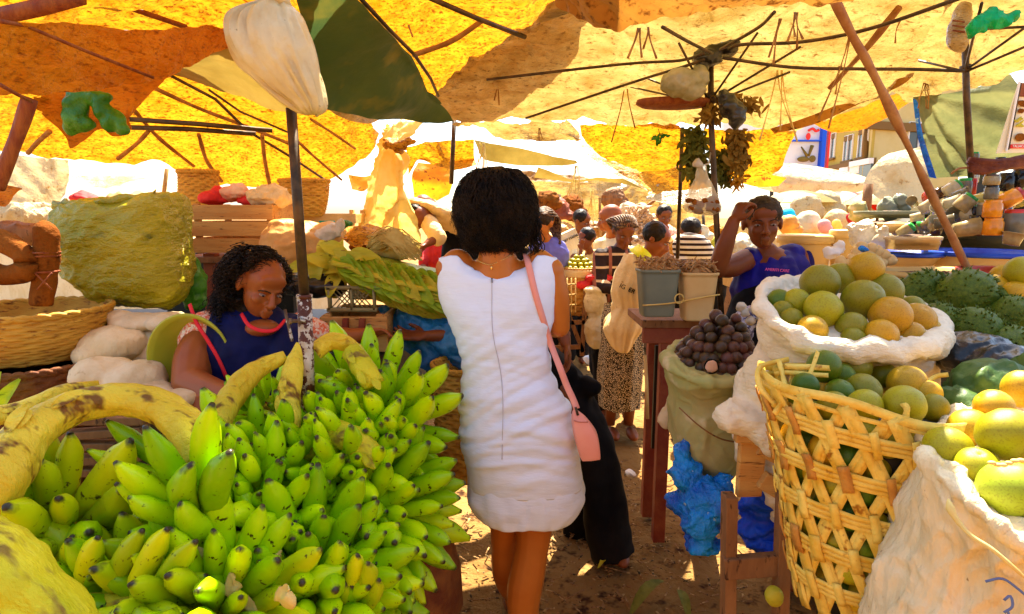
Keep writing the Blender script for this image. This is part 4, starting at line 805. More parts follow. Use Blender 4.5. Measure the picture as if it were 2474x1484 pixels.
# far left background heap
for k, (px, py, Y, r, mt, lab) in enumerate([(60,560,3.2,.12,m_woodd,'dark flat basket lids stacked behind the wrapped post'),(60,528,4.2,.16,m_tarpW,'pale plastic sheeting bundle at the left'),(170,520,3.4,.06,m_leafY,'pale green cloth roll behind the wrapped post'),(210,480,5.5,.10,m_redc,'red cloth bundle in the bright gap at left'),(255,490,5.5,.12,m_sackW,'white bundle in the bright gap next to the red one'),(290,485,5.2,.08,m_sackT,'tan bundle in the bright gap'),(335,482,5.0,.10,m_sackO,'round olive bundle in the bright gap'),(380,492,5.0,.10,m_cream,'cream bundle in the bright gap near the basket'),(425,495,5.4,.10,m_sackW,'white bundle behind the upright basket')]):
    sacklump(lab, [(px,py,Y,r*1.3,r,r*.55),(px+15,py+4,Y,r*.8,r,r*.45)], mt, .012, .05, 6, 'bundle', 'bundle')
stick('tent_pole', [(403,408,6),(392,500,6)], .02, m_strip, 'thin pole standing in the bright gap at left')
# lattice crate and wooden box under the leaf stack
t_ = thing('plastic_crate', 'olive black plastic lattice crate below the leaf stack', 'crate', P(845,745,2.35)); a, b = P(795,695,2.35), P(905,748,2.35)
mb = MB(); W = b.x-a.x; H = a.z-b.z
for k in range(-3, 10):
    x0 = a.x+W*k/9
    for sgn in (1, -1):
        p = V((x0, a.y, b.z)) ; q = V((x0+sgn*H*.9, a.y, a.z))
        # clip horizontally
        ts = [0, 1]
        for lim, s_ in ((a.x, 1), (b.x, -1)):
            pass
        if min(p.x, q.x) >= a.x-.001 and max(p.x, q.x) <= b.x+.001: mb.bar(p, q, .005, .004)
mb.build('lattice', m_crateO, t_); mb = MB()
for z in (a.z, b.z): mb.box(V(((a.x+b.x)/2, a.y, z)), (W+.02, .03, .014))
for x in (a.x, b.x, (a.x+b.x)/2): mb.box(V((x, a.y, (a.z+b.z)/2)), (.008, .03, H))
mb.build('frame', m_crateO, t_); MB().box(V(((a.x+b.x)/2, a.y+.28, (a.z+b.z)/2)), (W, .01, H)).build('back_panel', m_crateO, t_)
crate('brown wooden box under the lattice crate behind the bananas', 770, 935, 762, 850, 2.3, .3, 1, m_wood, .05)
mb = MB().bar(P(835,770,2.28), P(835,850,2.28), .02, .03); mb.bar(P(875,770,2.28), P(872,850,2.28), .02, .03); tag(mb.build('battens', m_woodr, smooth=False), 'two upright red battens on the brown wooden box', 'batten')
# banana leaf stack : long boat of layered leaves
rr_ = random.Random(8)
t_ = thing('leaf_stack', 'long heap of folded pale green banana leaves left of the woman in white', 'leaves', P(930,690,2.5))
def lq(u, v):   # u along (left->right), v from top edge to bottom
    x = 812+u*262; top = 616+u*54; bot = 648+96*math.sin(min(1, u*1.15)*1.45)
    return P(x, top+(bot-top)*v, 2.45+.25*v*0-.10*math.sin(v*2.6)+.1*u)
mb = MB().rings([[lq(0,0)]*1*12]*1) if False else MB()
for k in range(9):
    ln = MB(); L = [lq(u, k/8) for u in np.linspace(0, 1, 30)]
nl = 0
for row in range(7):
    v0 = row/7; n_ = 13+row
    for k in range(n_):
        u = (k+.5*rr_.random())/n_; a = lq(min(1, u+.02), v0); b = lq(min(1, max(0, u+.09)), min(1, v0+.30)); d = b-a
        L = .09+.06*rr_.random(); l = leafmb(a+V((0,-.012-.03*v0,0)), d.normalized()+V((.35,-.12,.0)), L, .030, up=V((0,-1,.3)), curl=.12, n=7)
        yl = row > 4 or rr_.random() < .25
        l.build('leaf', m_leafY if yl else m_leafG, t_); nl += 1
mb = MB().rings([[lq(u, .05), lq(u, .4)+V((0,.0,0)), lq(u, .9), lq(u, .9)+V((0,.25,0)), lq(u, .05)+V((0,.3,0))] for u in np.linspace(0, 1, 24)], cap=True); mb.disp(.01, 20); mb.build('leaf_core', m_leafG, t_)
for k in range(5):
    L = [lq(u, .02+.09*k)+V((0,-.03-.01*k,.004*math.sin(u*25+k))) for u in np.linspace(0, 1, 40)]; MB().ribbon(L, .022, .003, lambda p, i: V((0,-.8,.6))).build('folded_leaf_edge', m_leafG if k % 2 else m_leafY, t_)
mb = MB()
for k in range(22):
    l = leafmb(P(rr_.uniform(760,850), rr_.uniform(605,665), 2.42), V((rr_.uniform(-.6,1), rr_.uniform(-.3,.3), rr_.uniform(-.5,.3))), .13, .03, up=V((0,-1,.5)), curl=.2, n=7); mb.add(l.v, l.f)
tag(mb.build('loose_leaves', m_leafY), 'loose yellowing leaves at the left end of the leaf heap', 'leaves')
# yellow covered heap and straw bundle
sheet('tarpaulin', [[(835,588,2.9),(870,600,2.8),(910,598,2.8),(945,580,2.9)],[(838,565,3.0),(870,555,2.95),(915,562,2.95),(940,570,3.0)],[(840,560,3.2),(870,545,3.2),(905,550,3.2),(938,562,3.2)]], m_tarpY, 'folded yellow plastic over goods behind the leaf heap', wr=.04, ws=8, nu=40, nv=24, seed=40)
sacklump('brown goods under the folded yellow plastic', [(885,598,2.95,.09,.06,.03)], m_clay, name='bundle', cat='bundle')
mb = MB().ell(P(945,592,2.75)+V((0,.06,-.02)), (.10,.09,.06))
for k in range(230):
    a = rr_.uniform(0, 1); p = P(885+rr_.uniform(0,50), 590+rr_.uniform(-18,20), 2.70); q = P(960+rr_.uniform(0,60), 615+rr_.uniform(-25,15), 2.68); m__ = (p+q)/2+V((0,-.02,.055+rr_.uniform(-.02,.02)))
    mb.tube(cr([p, m__, q], 8), .0022, 3)
tag(mb.build('straw_bundle', m_straw), 'heap of pale banana fibre lying on the leaf heap', 'fibre')
# teal plastic sheet and basket beyond
sheet('plastic_sheet', [[(905,735,2.6),(930,790,2.5),(960,835,2.45),(1050,900,2.4),(1125,905,2.4)],[(940,728,2.55),(980,760,2.45),(1030,800,2.4),(1080,850,2.38),(1130,870,2.38)],[(960,715,2.55),(1020,740,2.5),(1080,760,2.45),(1140,790,2.45)]], m_bagT, 'dark teal plastic sheet hanging below the leaf heap', 'plastic sheet', wr=.05, ws=7, nu=60, nv=40, seed=41)
basket('tall woven basket partly hidden behind the white dress on its left', P(1120,900,2.2)+V((0,.1,0)), .13, .11, .45, m_bask, rows=26, n=80)
# table supporting the left stall
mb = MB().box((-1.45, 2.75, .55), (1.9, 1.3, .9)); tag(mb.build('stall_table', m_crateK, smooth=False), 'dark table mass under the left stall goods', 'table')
mb = MB().box(P(50,900,2.0)+V((-.25,.2,-.35)), (.9,.5,.5)); tag(mb.build('wooden_chest', m_baskd, smooth=False, bevel=.01), 'dark chest under the woven baskets at the left edge', 'chest')
mb = MB()
for k in range(5): mb.box(P(215,1030+k*32,1.4)+V((0,.05,0)), (.22,.04,.02), (V((1,0,.08*(k%2))), V((0,1,0)), V((0,0,1))))
tag(mb.build('broken_slats', m_woodd, smooth=False, bevel=.002), 'broken brown slats seen through the arched stalk', 'slats')
# ================= right foreground =================
def fruit_mesh(seed, ax=(1,1,.94), lump=.02, spike=0, stemend=True, nu=32, nv=20):
    mb = MB().ell((0,0,0), ax, None, nu, nv)
    for i, v in enumerate(mb.v):
        n_ = v.normalized(); f = 1+lump*noise.noise(n_*2.2+V((seed*5,0,0)))+lump*.4*noise.noise(n_*6+V((seed*5,0,0)))
        if stemend: f -= .09*math.exp(-((1-n_.z)/.012))
        if spike: f += spike*max(0, noise.noise(n_*9+V((seed,0,0)))+.2)
        mb.v[i] = v*f
    me = bpy.data.meshes.new('fruit'); me.from_pydata(mb.v, [], mb.f)
    for p in me.polygons: p.use_smooth = True
    me.update(); return me
ORM = [fruit_mesh(i, a) for i, a in enumerate([(1,1,.95),(1,.98,.92),(1.03,.97,.96),(1,1,1.05)])]
for m in ORM: m.materials.append(m_fruit)
PFM = [fruit_mesh(i+10, (1,1,.96), .03, nu=18, nv=12) for i in range(3)]
for m in PFM: m.materials.append(m_passion)
rf = random.Random(31)
GRN = (.12,.19,.002); OLV = (.27,.24,.006); YGR = (.40,.36,.006); YEL = (.62,.36,.008); ORG = (.60,.31,.006); DKG = (.06,.14,.001)
def fruit(px, py, Y, rpx, colr, label, group, name='orange', cat='orange', meshes=ORM):
    o = bpy.data.objects.new(name, rf.choice(meshes)); col.objects.link(o)
    r = rpx*mpp(py, Y); o.location = P(px, py, Y); o.scale = (r, r, r)
    o.rotation_euler = (rf.uniform(-1.2, 1.2), rf.uniform(-1.2, 1.2), rf.uniform(0, 6.28))
    k = rf.uniform(.9, 1.1); k *= .86; o.color = (colr[0]*k, colr[1]*k, colr[2]*k, 1)
    return tag(o, label, cat, group)
G1 = 'oranges heaped in the big white sack'
for px, py, Y, r, c, lb in [(2090,650,1.50,42,YEL,'topmost yellow orange of the white sack heap'),(2028,672,1.52,38,OLV,'olive orange just left of the topmost one'),(1980,684,1.44,46,OLV,'olive yellow orange at the upper left of the white sack heap'),(2137,703,1.47,41,OLV,'olive orange at the right below the topmost one'),(2083,725,1.38,48,OLV,'largest olive green orange in the middle of the white sack heap'),(1925,732,1.40,36,YGR,'yellow green orange near the left rim of the white sack'),(1988,748,1.34,46,YGR,'yellow green orange in the front left of the white sack heap'),(2056,790,1.30,36,OLV,'small olive orange in the front middle of the white sack'),(2150,762,1.32,48,ORG,'orange coloured fruit at the front right of the white sack heap'),(2216,772,1.38,42,ORG,'browned orange fruit at the right end of the white sack heap'),(2125,812,1.27,40,ORG,'orange fruit resting on the front rim of the white sack'),(1962,797,1.28,36,YEL,'yellow orange resting on the front left rim of the white sack'),(2195,812,1.31,36,ORG,'dull orange fruit at the right front rim'),(2060,820,1.27,30,OLV,'olive fruit barely showing over the front rim'),(1882,728,1.42,30,GRN,'small green fruit at the far left rim of the white sack'),(1890,752,1.38,26,OLV,'half hidden green fruit at the left rim of the white sack'),(1912,772,1.34,28,OLV,'second half hidden green fruit behind the left rim'),(2240,795,1.38,30,YEL,'yellow fruit hidden at the right corner of the white sack'),(2075,690,1.56,34,YEL,'fruit hidden behind the middle of the heap'),(2200,745,1.48,30,OLV,'olive fruit behind the browned one')]:
    fruit(px, py, Y, r, c, lb, G1)
# white sack body
def sack(label, rim, body, mat, rimr=.02, rimmat=None, voxel=.007, amp=.01, name='sack', lumps=(), top=None, sc=8, vert=False):
    # rim: list of world points (closed loop), body: list of (centre, rx, ry)
    n = 48; rimL = cr(rim+[rim[0]], n+1)[:n]; c = sum(rimL, V())/n
    rings = [rimL]
    for (bc, rx, ry) in body:
        bc = V(bc); rg = []
        for p in rimL:
            d = p-c; a = math.atan2(d.y, d.x); rg.append(bc+V((rx*math.cos(a), ry*math.sin(a), 0)))
        rings.append(rg)
    full = [cr([r_[k] for r_ in rings], 26) for k in range(n)]
    mb = MB().rings([[full[k][j] for k in range(n)] for j in range(26)][::-1], cap=True)
    mb.tube(rimL+[rimL[0], rimL[1]], rimr, 10)
    for (cc, rr3) in lumps: mb.ell(cc, rr3)
    t_ = thing(name, label, 'sack', body[-1][0])
    def f(p, n_):
        q = V((p.x*sc*2.2, p.y*sc*2.2, p.z*sc*.7)) if vert else p*sc
        return amp*noise.noise(q)+amp*.3*noise.noise(q*2.6)+amp*.65*crease(q/sc, sc*.9)+amp*.08*noise.noise(p*sc*6)
    fuse(mb, 'sack_cloth', mat, voxel, t_, 3, fold=f)
    return t_
W1 = [P(1850,705,1.50), P(1838,735,1.40), P(1880,788,1.30), P(1960,832,1.245), P(2060,850,1.23), P(2160,852,1.23), P(2245,838,1.26), P(2262,805,1.40), P(2235,760,1.60), P(2130,720,1.75), P(1980,690,1.72), P(1890,690,1.62)]
cb = P(2040,900,1.5)
t_w = sack('big white cloth sack with a thick rolled rim holding oranges', W1, [(cb+V((.0,.03,.0)), .215, .2), (cb+V((-.01,.03,-.06)), .235, .21), (cb+V((-.01,.03,-.20)), .24, .2), (cb+V((0,.02,-.33)), .21, .18), (cb+V((0,.02,-.45)), .15,.14)], M('sack_soft_white', (.80,.69,.48), (.70,.56,.33), 5, .45,.75, rough=.65, bump=.8, bscale=14, bdist=.02, stretch=(1,1,2.5)), .022, amp=.014,
    lumps=[(P(1800,1010,1.42), (.075,.06,.045)), (P(1850,1035,1.40), (.06,.05,.05)), (P(1840,950,1.45), (.06,.08,.10)), (P(1880,1075,1.36),(.03,.03,.03))])
# inner filling so one never sees through
# woven wicker basket with big openings
bc = P(2095,955,1.14); rimz = bc.z; RX = .205; RY = .17
t_ = thing('wicker_basket', 'tall open-weave yellow wicker basket full of limes and oranges', 'basket', V((bc.x, bc.y, rimz-.42)))
ex = V((1,0,-.20)).normalized()
def bp(a, z, k=1.0):    # point on the basket wall : a angle, z 0 (rim) .. 1 (base)
    r = 1-.36*z-.02*math.sin(z*5); p = bc+V((RX*math.cos(a)*r*k+.035*z, RY*math.sin(a)*r*k, 0)); p.z = rimz-.44*z-.18*RX*math.cos(a)*(1-z)
    return p
def bn(a): return V((math.cos(a), math.sin(a)*RX/RY, .1)).normalized()
def strip(fn_a, z0, z1, n=26, w=.012, th=.0022, k=1.0):
    pts = []; ang = []
    for i in range(n+1):
        t = i/n; z = z0+(z1-z0)*t; a = fn_a(t); pts.append(bp(a, z, k+.012*math.sin(i*1.3+z0*9))); ang.append(a)
    mb_ = MB().ribbon(pts, w, th, lambda p, i: bn(ang[i])); return mb_
mb = MB(); NB = 17
for k in range(NB):
    a0 = 2*math.pi*k/NB
    for sgn in (1, -1):
        for dd in ((0, .045) if sgn == 1 else (0, .04)):
            s_ = strip(lambda t: a0+dd+sgn*t*1.15, 0, 1, w=rf.uniform(.014,.022), k=1.0+.012*sgn+rf.uniform(-.006,.006)); mb.add(s_.v, s_.f)
mb.build('diagonal_canes', m_wick, t_)
mb = MB()
for z0 in (.12, .30, .48, .66, .84):
    for q in (-.022, 0, .022):
        s_ = strip(lambda t: t*2*math.pi, z0+q, z0+q+.004, 70, .0095, .0025, 1.03+.01*rf.random()); mb.add(s_.v, s_.f)
mb.build('hoops', m_wick, t_)
for z0 in (.12, .30, .48, .66, .84):
    for k in range(NB):
        a = 2*math.pi*(k+.5*(round(z0*5.6) % 2))/NB+.03+rf.uniform(-.05,.05)
        strip(lambda t: a+.05*t, z0-.05, z0+.05+rf.uniform(0,.02), 4, rf.uniform(.013,.021), .003, 1.055).build('binding', m_wickb if rf.random() < .35 else m_wick, t_)
mb = MB()
L = [bp(a, -.01)+V((0,0,.006*math.sin(a*5))) for a in np.linspace(0, 2*math.pi, 80)]
mb.ribbon(L, .016, .004, lambda p, i: bn(2*math.pi*i/79)); L = [bp(a, .03, 1.01) for a in np.linspace(0, 2*math.pi, 80)]; mb.ribbon(L, .008, .003, lambda p, i: bn(2*math.pi*i/79))
mb.build('rim', m_wick, t_)
for q in [[(1880,985,1.1),(1835,935,1.12),(1832,890,1.15),(1860,878,1.16),(1905,868,1.17)],[(1870,905,1.14),(1895,900,1.13),(1960,905,1.12),(2000,907,1.12)],[(1900,960,1.08),(1890,905,1.12),(1880,870,1.15)],[(1870,1000,1.08),(1905,960,1.1),(1930,1010,1.08)],[(2230,930,1.18),(2260,910,1.2),(2290,905,1.2)],[(2060,915,1.25),(2180,925,1.25),(2310,960,1.2)],[(2060,925,1.25),(2170,940,1.25),(2290,968,1.2)],[(2180,1035,.98),(2190,990,.99),(2180,975,1.0)],[(1940,945,1.1),(1965,880,1.13),(1975,850,1.15)],[(1895,885,1.14),(1960,887,1.13),(2005,890,1.14)]]:
    pts = cr([P(*x) for x in q], 14); MB().ribbon(pts, rf.uniform(.007,.012), .0022, lambda p, i: V((.3*math.sin(i),-1,.3))).build('loose_cane', m_wick, t_)
G2 = 'limes and oranges in the open wicker basket'
L2 = [(1990,885,1.17,40,GRN,'dark green lime at the top left of the wicker basket'),(2035,910,1.2,30,GRN,'green lime behind the top left ones'),(1945,930,1.1,32,DKG,'small dark green lime at the left rim of the wicker basket'),(2070,890,1.24,34,OLV,'olive orange at the back of the wicker basket'),(2085,945,1.14,42,OLV,'olive orange in the middle of the wicker basket'),(2028,948,1.12,34,GRN,'green lime left of the middle'),(2190,925,1.18,44,YEL,'yellowish orange at the back right of the wicker basket'),(2012,982,1.05,38,OLV,'dull olive orange near the front left rim of the wicker basket'),(2088,982,1.04,42,YGR,'yellow green orange near the front rim of the wicker basket'),(2182,980,1.03,50,YGR,'largest yellow green orange at the front rim of the wicker basket'),(2255,985,1.08,34,OLV,'olive orange at the right rim of the wicker basket'),(1925,955,1.1,26,GRN,'half hidden green lime at the far left rim'),(2130,905,1.26,32,OLV,'olive orange between the two yellowish ones at the back'),(2240,950,1.15,32,YEL,'yellow orange beside the right rim')]
for px, py, Y, r, c, lb in L2: fruit(px, py, Y, r, c, lb, G2)
cols_ = [(GRN,'green'),(OLV,'olive'),(YGR,'yellow green'),(YEL,'yellow'),(DKG,'dark green')]
kk = 0
for zi in range(7):
    for ai in range(11):
        a = R(170+ai*17.5+(zi % 2)*9); z = .12+zi*.125; p = bp(a, z, .78); 
        c, nm = cols_[rf.randrange(5)]
        o = bpy.data.objects.new('orange', rf.choice(ORM)); col.objects.link(o); r = rf.uniform(.026, .033); o.location = p; o.scale = (r, r, r); o.rotation_euler = (rf.uniform(0,6), rf.uniform(0,6), 0); o.color = (*c, 1)
        tag(o, nm+' citrus fruit seen through the weave of the wicker basket', 'orange', G2+' seen through the weave, '+nm+' ones'); kk += 1
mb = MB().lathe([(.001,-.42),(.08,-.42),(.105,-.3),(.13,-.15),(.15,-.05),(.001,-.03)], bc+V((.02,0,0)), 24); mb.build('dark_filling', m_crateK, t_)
# bottom-right cream sack
W3 = [P(2250,1060,.98), P(2238,1090,.93), P(2262,1140,.86), P(2330,1200,.80), P(2405,1265,.76), P(2490,1330,.74), P(2640,1320,.78), P(2700,1200,.9), P(2640,1050,1.05), P(2480,970,1.12), P(2340,990,1.1)]
cs = P(2490,1300,.92)
t_ = sack('large dirty cream woven sack of oranges in the bottom right corner', W3, [(cs+V((0,0,-.02)), .205,.17), (cs+V((.0,0,-.10)), .225,.19), (cs+V((.0,0,-.25)), .23,.19), (cs+V((0,0,-.5)), .22,.18)], m_sackC, .009, amp=.014, voxel=.006, sc=9, vert=True)
mb = MB().tube(cr([P(2290,1205,.765), P(2300,1240,.755), P(2340,1290,.735), P(2400,1330,.715), P(2480,1400,.70)], 20), [.001,.004,.006,.005,.004,.004,.003,.003,.003,.003,.003,.003,.003,.003,.003,.003,.003,.003,.002,.002], 6); mb.build('seam', m_straw, t_)
def proj_to(px, py, center, rad):   # ray hit with an upright ellipsoid-ish cylinder round the sack
    o_ = V((0,0,CAMZ)); d = (P(px, py, 1)-o_)
    ax_, ay = d.x/rad[0], d.y/rad[1]; bx, by = (o_.x-center.x)/rad[0], (o_.y-center.y)/rad[1]
    A = ax_*ax_+ay*ay; B = 2*(ax_*bx+ay*by); C_ = bx*bx+by*by-1; D = B*B-4*A*C_
    if D < 0: return P(px, py, center.y)
    return o_+d*((-B-math.sqrt(D))/(2*A))
mb = MB()
for q in ([(2380,1405),(2420,1398),(2455,1420),(2490,1450)], [(2425,1450),(2440,1440),(2445,1465),(2425,1480)], [(2432,1475),(2440,1490)]):
    L = [proj_to(x, y, cs, (.237,.200)) for x, y in q]; mb.ribbon(cr(L, 12), .0032, .0015, lambda p, i: V((p.x-cs.x, p.y-cs.y, 0)).normalized())
mb.build('blue_print', M('ink_blue', (.12,.18,.40), rough=.6, bump=0), t_)
G3 = 'oranges in the cream sack at bottom right'
for px, py, Y, r, c, lb in [(2290,1085,.93,54,YGR,'yellow orange at the left of the cream sack'),(2345,1040,1.0,52,YEL,'yellow orange behind the left one in the cream sack'),(2432,1050,.90,66,YGR,'big yellow orange with a dimple in the cream sack'),(2445,1185,.82,72,(.34,.44,.02),'bright lime green orange nearest the front of the cream sack'),(2400,985,1.02,44,YEL,'yellow fruit at the top of the cream sack'),(2470,940,1.08,44,YEL,'small yellow orange at the top right edge of the picture'),(2360,1130,.88,50,YGR,'yellow green orange half under the big one'),(2500,1100,.88,60,YEL,'yellow orange cut off by the right edge'),(2490,1290,.80,56,ORG,'browned orange fruit at the right edge above the sack'),(2400,1190,.92,44,OLV,'olive fruit deep in the cream sack')]:
    fruit(px, py, Y, r, c, lb, G3)
MB_ = MB()
for k in range(9):
    p = P(2395+k*14, 1118+6*math.sin(k), .80); MB_.ell(p, (.006,.004,.003))
tag(MB_.build('twine', m_straw), 'braided twine lying across the oranges in the cream sack', 'twine')
# passion fruits in olive sack
W2 = [P(1622,845,1.88), P(1612,870,1.80), P(1640,900,1.70), P(1700,925,1.64), P(1765,925,1.64), P(1800,900,1.72), P(1815,860,1.85), P(1790,830,1.95), P(1700,815,2.0)]
c2 = P(1705,950,1.82)
sack('olive net sack with a folded top full of passion fruit', W2, [(c2, .115,.12), (c2+V((.01,0,-.08)), .12,.12), (c2+V((.02,0,-.18)), .10,.10), (c2+V((.02,0,-.25)), .065,.07), (c2+V((.02,0,-.29)), .03,.03)], m_sackO, .012, amp=.014)
mb = MB().ribbon(cr([P(1640,985,1.68), P(1690,1030,1.64), P(1740,1060,1.66), P(1790,1070,1.7)], 16), .004, .003, lambda p, i: V((0,-1,0))); tag(mb.build('cord', m_woodd), 'thin cord running across the olive net sack', 'cord')
G4 = 'passion fruits heaped in the olive sack'; n4 = 0
cp = P(1718,880,1.82)
for lay in range(7):
    nn = [26, 24, 20, 16, 11, 6, 3][lay]; rr = .128*(1-lay/7.2)**.75
    for k in range(nn):
        a = 2*math.pi*(k+.5*(lay % 2))/nn+rf.uniform(-.1,.1); p = cp+V((rr*math.cos(a)+.035*lay/6, rr*math.sin(a), -.01+.026*lay+rf.uniform(-.006,.006)))
        o = bpy.data.objects.new('passion_fruit', rf.choice(PFM)); col.objects.link(o); r = rf.uniform(.0165,.0225); o.location = p; o.scale = (r, r, r); o.rotation_euler = (rf.uniform(0,6), rf.uniform(0,6), 0)
        tag(o, 'dark wrinkled purple brown passion fruit in the heap on the olive sack', 'passion fruit', G4); n4 += 1
t_ = thing('passion_fruit', 'passion fruit cut open showing pale flesh at the front of the heap', 'passion fruit', P(1718,886,1.66))
mb = MB().lathe([(.001,-.020),(.012,-.018),(.019,-.010),(.022,0),(.022,.004)], P(1718,886,1.665), 20, None, (V((1,0,0)), V((0,.3,1)).normalized(), V((0,-1,.3)).normalized())); mb.build('peel', m_passion, t_)
mb = MB().ell(P(1718,886,1.663), (.0185,.006,.0185)); mb.disp(.004, 80); mb.build('flesh', M('flesh_pink', (.6,.35,.22), rough=.3, bump=.2), t_)
# garlic / silver foil bits behind the passion fruit
for k, (px, py) in enumerate([(1800,755),(1822,748),(1840,742),(1812,775),(1838,768),(1790,742)]):
    o = tag(MB().ell(P(px, py, 1.95), (.017,.015,.015)).disp(.005, 60, k).build('garlic_bulb', m_bagWh), 'small whitish bulb behind the passion fruit heap', 'garlic', 'whitish bulbs behind the passion fruit heap')
sacklump('crumpled blue grey patterned bag holding the whitish bulbs', [(1815,765,2.05,.05,.05,.035),(1790,800,2.05,.04,.05,.05)], M('bag_lilac', (.45,.45,.6), (.05,.05,.12), 40, .45,.55, rough=.3, bump=.5), amp=.01, sc=25, name='plastic_bag', cat='bag', voxel=.006)
# soursops
SM = [fruit_mesh(i+40, (1,.9,1.15), .08, .0, False, 40, 26) for i in range(3)]
for m in SM: m.materials.append(m_sour)
spk = MB()
for me in SM:   # spikes as small cones on the skin
    vs = [v.co.copy() for v in me.vertices]; ns = [v.normal.copy() for v in me.vertices]; b_ = MB(); b_.v = vs[:]; b_.f = [tuple(p.vertices) for p in me.polygons]
    rs_ = random.Random(2)
    for k in range(260):
        i = rs_.randrange(40, len(vs)-40); n_ = ns[i]; 
        if n_.length < .5: n_ = vs[i].normalized()
        b_.tube([vs[i]-n_*.02, vs[i]+n_*.05, vs[i]+(n_+V((0,0,.4))).normalized()*.16], [.06,.035,.003], 5)
    me.clear_geometry(); me.from_pydata(b_.v, [], b_.f); 
    for p in me.polygons: p.use_smooth = True
    me.update()
G5 = 'soursops and spiky green fruit at right'
for px, py, Y, r, lb in [(2225,705,1.75,52,'spiky soursop behind the right of the orange heap'),(2335,712,1.65,60,'big light green soursop in the middle of the spiky fruit'),(2270,780,1.55,48,'dark spiky fruit below the two soursops'),(2355,800,1.5,56,'dark green spiky fruit above the black plastic'),(2445,765,1.55,50,'spiky fruit at the right edge under the yellow oranges'),(2440,840,1.45,56,'lowest spiky fruit at the right edge'),(2265,735,1.7,40,'small spiky fruit between the soursops'),(2400,740,1.7,44,'spiky fruit in the shade behind')]:
    o = bpy.data.objects.new('soursop', rf.choice(SM)); col.objects.link(o); q = r*mpp(py, Y); o.location = P(px, py, Y); o.scale = (q, q, q*.95); o.rotation_euler = (rf.uniform(-.5,.5), rf.uniform(0,3), rf.uniform(0,6)); tag(o, lb, 'soursop', G5)
G6 = 'yellow oranges at the right edge'
for px, py, Y, r, c, lb in [(2400,700,1.75,38,YEL,'yellow orange left of the right edge pair'),(2450,712,1.7,34,YEL,'lower yellow orange near the right edge'),(2470,660,1.72,40,YGR,'upper yellow green orange at the right edge'),(2420,665,1.85,26,YEL,'orange peeping out of the red bowl')]:
    fruit(px, py, Y, r, c, lb, G6)
# black plastic with cabbage leaves
sacklump('glossy black plastic bag over dark greens at the right edge', [(2370,865,1.35,.09,.07,.055),(2430,880,1.3,.09,.07,.05),(2300,850,1.4,.05,.06,.04)], m_bagK, amp=.016, sc=16, name='plastic_bag', cat='bag', voxel=.006)
sacklump('dark crinkled cabbage under the black plastic', [(2380,945,1.2,.075,.06,.045),(2330,985,1.15,.05,.05,.03)], m_leafD, amp=.03, sc=14, name='cabbage', cat='cabbage', voxel=.006)
for k in range(5):
    l = leafmb(P(2330+k*26, 925-k*4, 1.22), V((.5, .1, -.2+.1*k)), .09, .03, up=V((0,-1,.6)), curl=.2); tag(l.build('cabbage_leaf', m_leafD), 'dark green outer leaf on the cabbage at the right', 'leaf', 'outer cabbage leaves')
# tray of dark seeds, basins, bowl
def basin(label, c, r, h, m1, m2=None, fill=None, name='basin', rimw=.012, ry=None, fh=.25):
    c = V(c); t_ = thing(name, label, name.split('_')[-1], c); e = (ry or r)/r; A = (V((1,0,0)), V((0,e,0)), V((0,0,1)))
    MB().lathe([(.001,-h),(r*.7,-h),(r*.86,-h*.5),(r*.97,0),(r+rimw,.004),(r+rimw,-.008),(r+rimw*.9,-.014),(r*.98,-.012)], c, 56, None, A).build('rim' if m2 else 'bowl', m1, t_)
    if m2: MB().lathe([(.001,-h*1.01),(r*.72,-h*1.01),(r*.885,-h*.5),(r*.985,-.016)], c, 56, None, A).build('outside', m2, t_)
    if fill:
        def fn(rr, z, t, j): return rr, z+.006*noise.noise(V((rr*math.cos(t)*60, rr*math.sin(t)*60, 1)))
        MB().lathe([(.001,-h*fh+.014)]+[(r*.94*k/10, -h*fh+.014*(1-k/10)) for k in range(1, 11)], c, 80, fn, A).build('contents', fill, t_)
    return t_
basin('deep round tray of dark reddish seeds behind the soursops', P(2270,655,2.1), .20, .06, m_buckw, None, m_seeds, 'tray', ry=.14)
basin('blue rimmed basin with blackish contents under the jars at right', P(2420,612,2.3)+V((0,.1,0)), .18, .10, m_basinB, m_buckc, m_bagK, ry=.2)
basin('blue basin under the clear food box', P(2215,612,2.4)+V((0,.1,0)), .14, .06, m_basinB, m_buckc, m_bagK, ry=.16)
basin('dark red bowl at the right edge with an orange in it', P(2440,655,1.95)+V((0,.05,0)), .105, .06, m_basinR, None, None, 'bowl')
def tub(label, px, py, Y, r, h, mat, name='tub', lid=False, sq=1.0, fill=None, group=None, n=40, taper=.8, square=False, cat=None):
    c = P(px, py, Y); t_ = thing(name, label, cat or name.split('_')[-1], V((c.x, c.y, c.z-h)), group)
    def fn(rr, z, t, j):
        if not square: return rr, z
        k = (abs(math.cos(t))**5+abs(math.sin(t))**5)**(-1/5); return rr*k*.95, z
    A = (V((1,0,0)), V((0,sq,0)), V((0,0,1)))
    MB().lathe([(.001,-h),(r*taper,-h),(r*(taper+1)/2,-h*.5),(r*.97,-.03),(r*.985,-.012),(r*1.04,-.012),(r*1.05,0),(r*.99,.002),(r*.95,-.01),(r*taper*.95,-h*.97),(.001,-h*.96)], c, n, fn, A).build('body', mat, t_)
    if lid: MB().lathe([(r*1.05,-.03),(r*1.07,-.028),(r*1.07,.004),(r*.95,.010),(.001,.012)], c, n, fn, A).build('lid', mat, t_)
    if fill:
        mb_ = MB().ell(c-V((0,0,.02)), (r*.9, r*sq*.9, .03)); mb_.build('filling', fill, t_)
    return t_, c
tub('large cream lidded bucket behind the resting seller shoulder', 1945, 572, 2.95, .12, .30, m_buckw, 'bucket', True)
tub('smaller white ribbed bucket beside the large cream one', 2040, 560, 2.9, .062, .20, m_buckw, 'bucket', True)
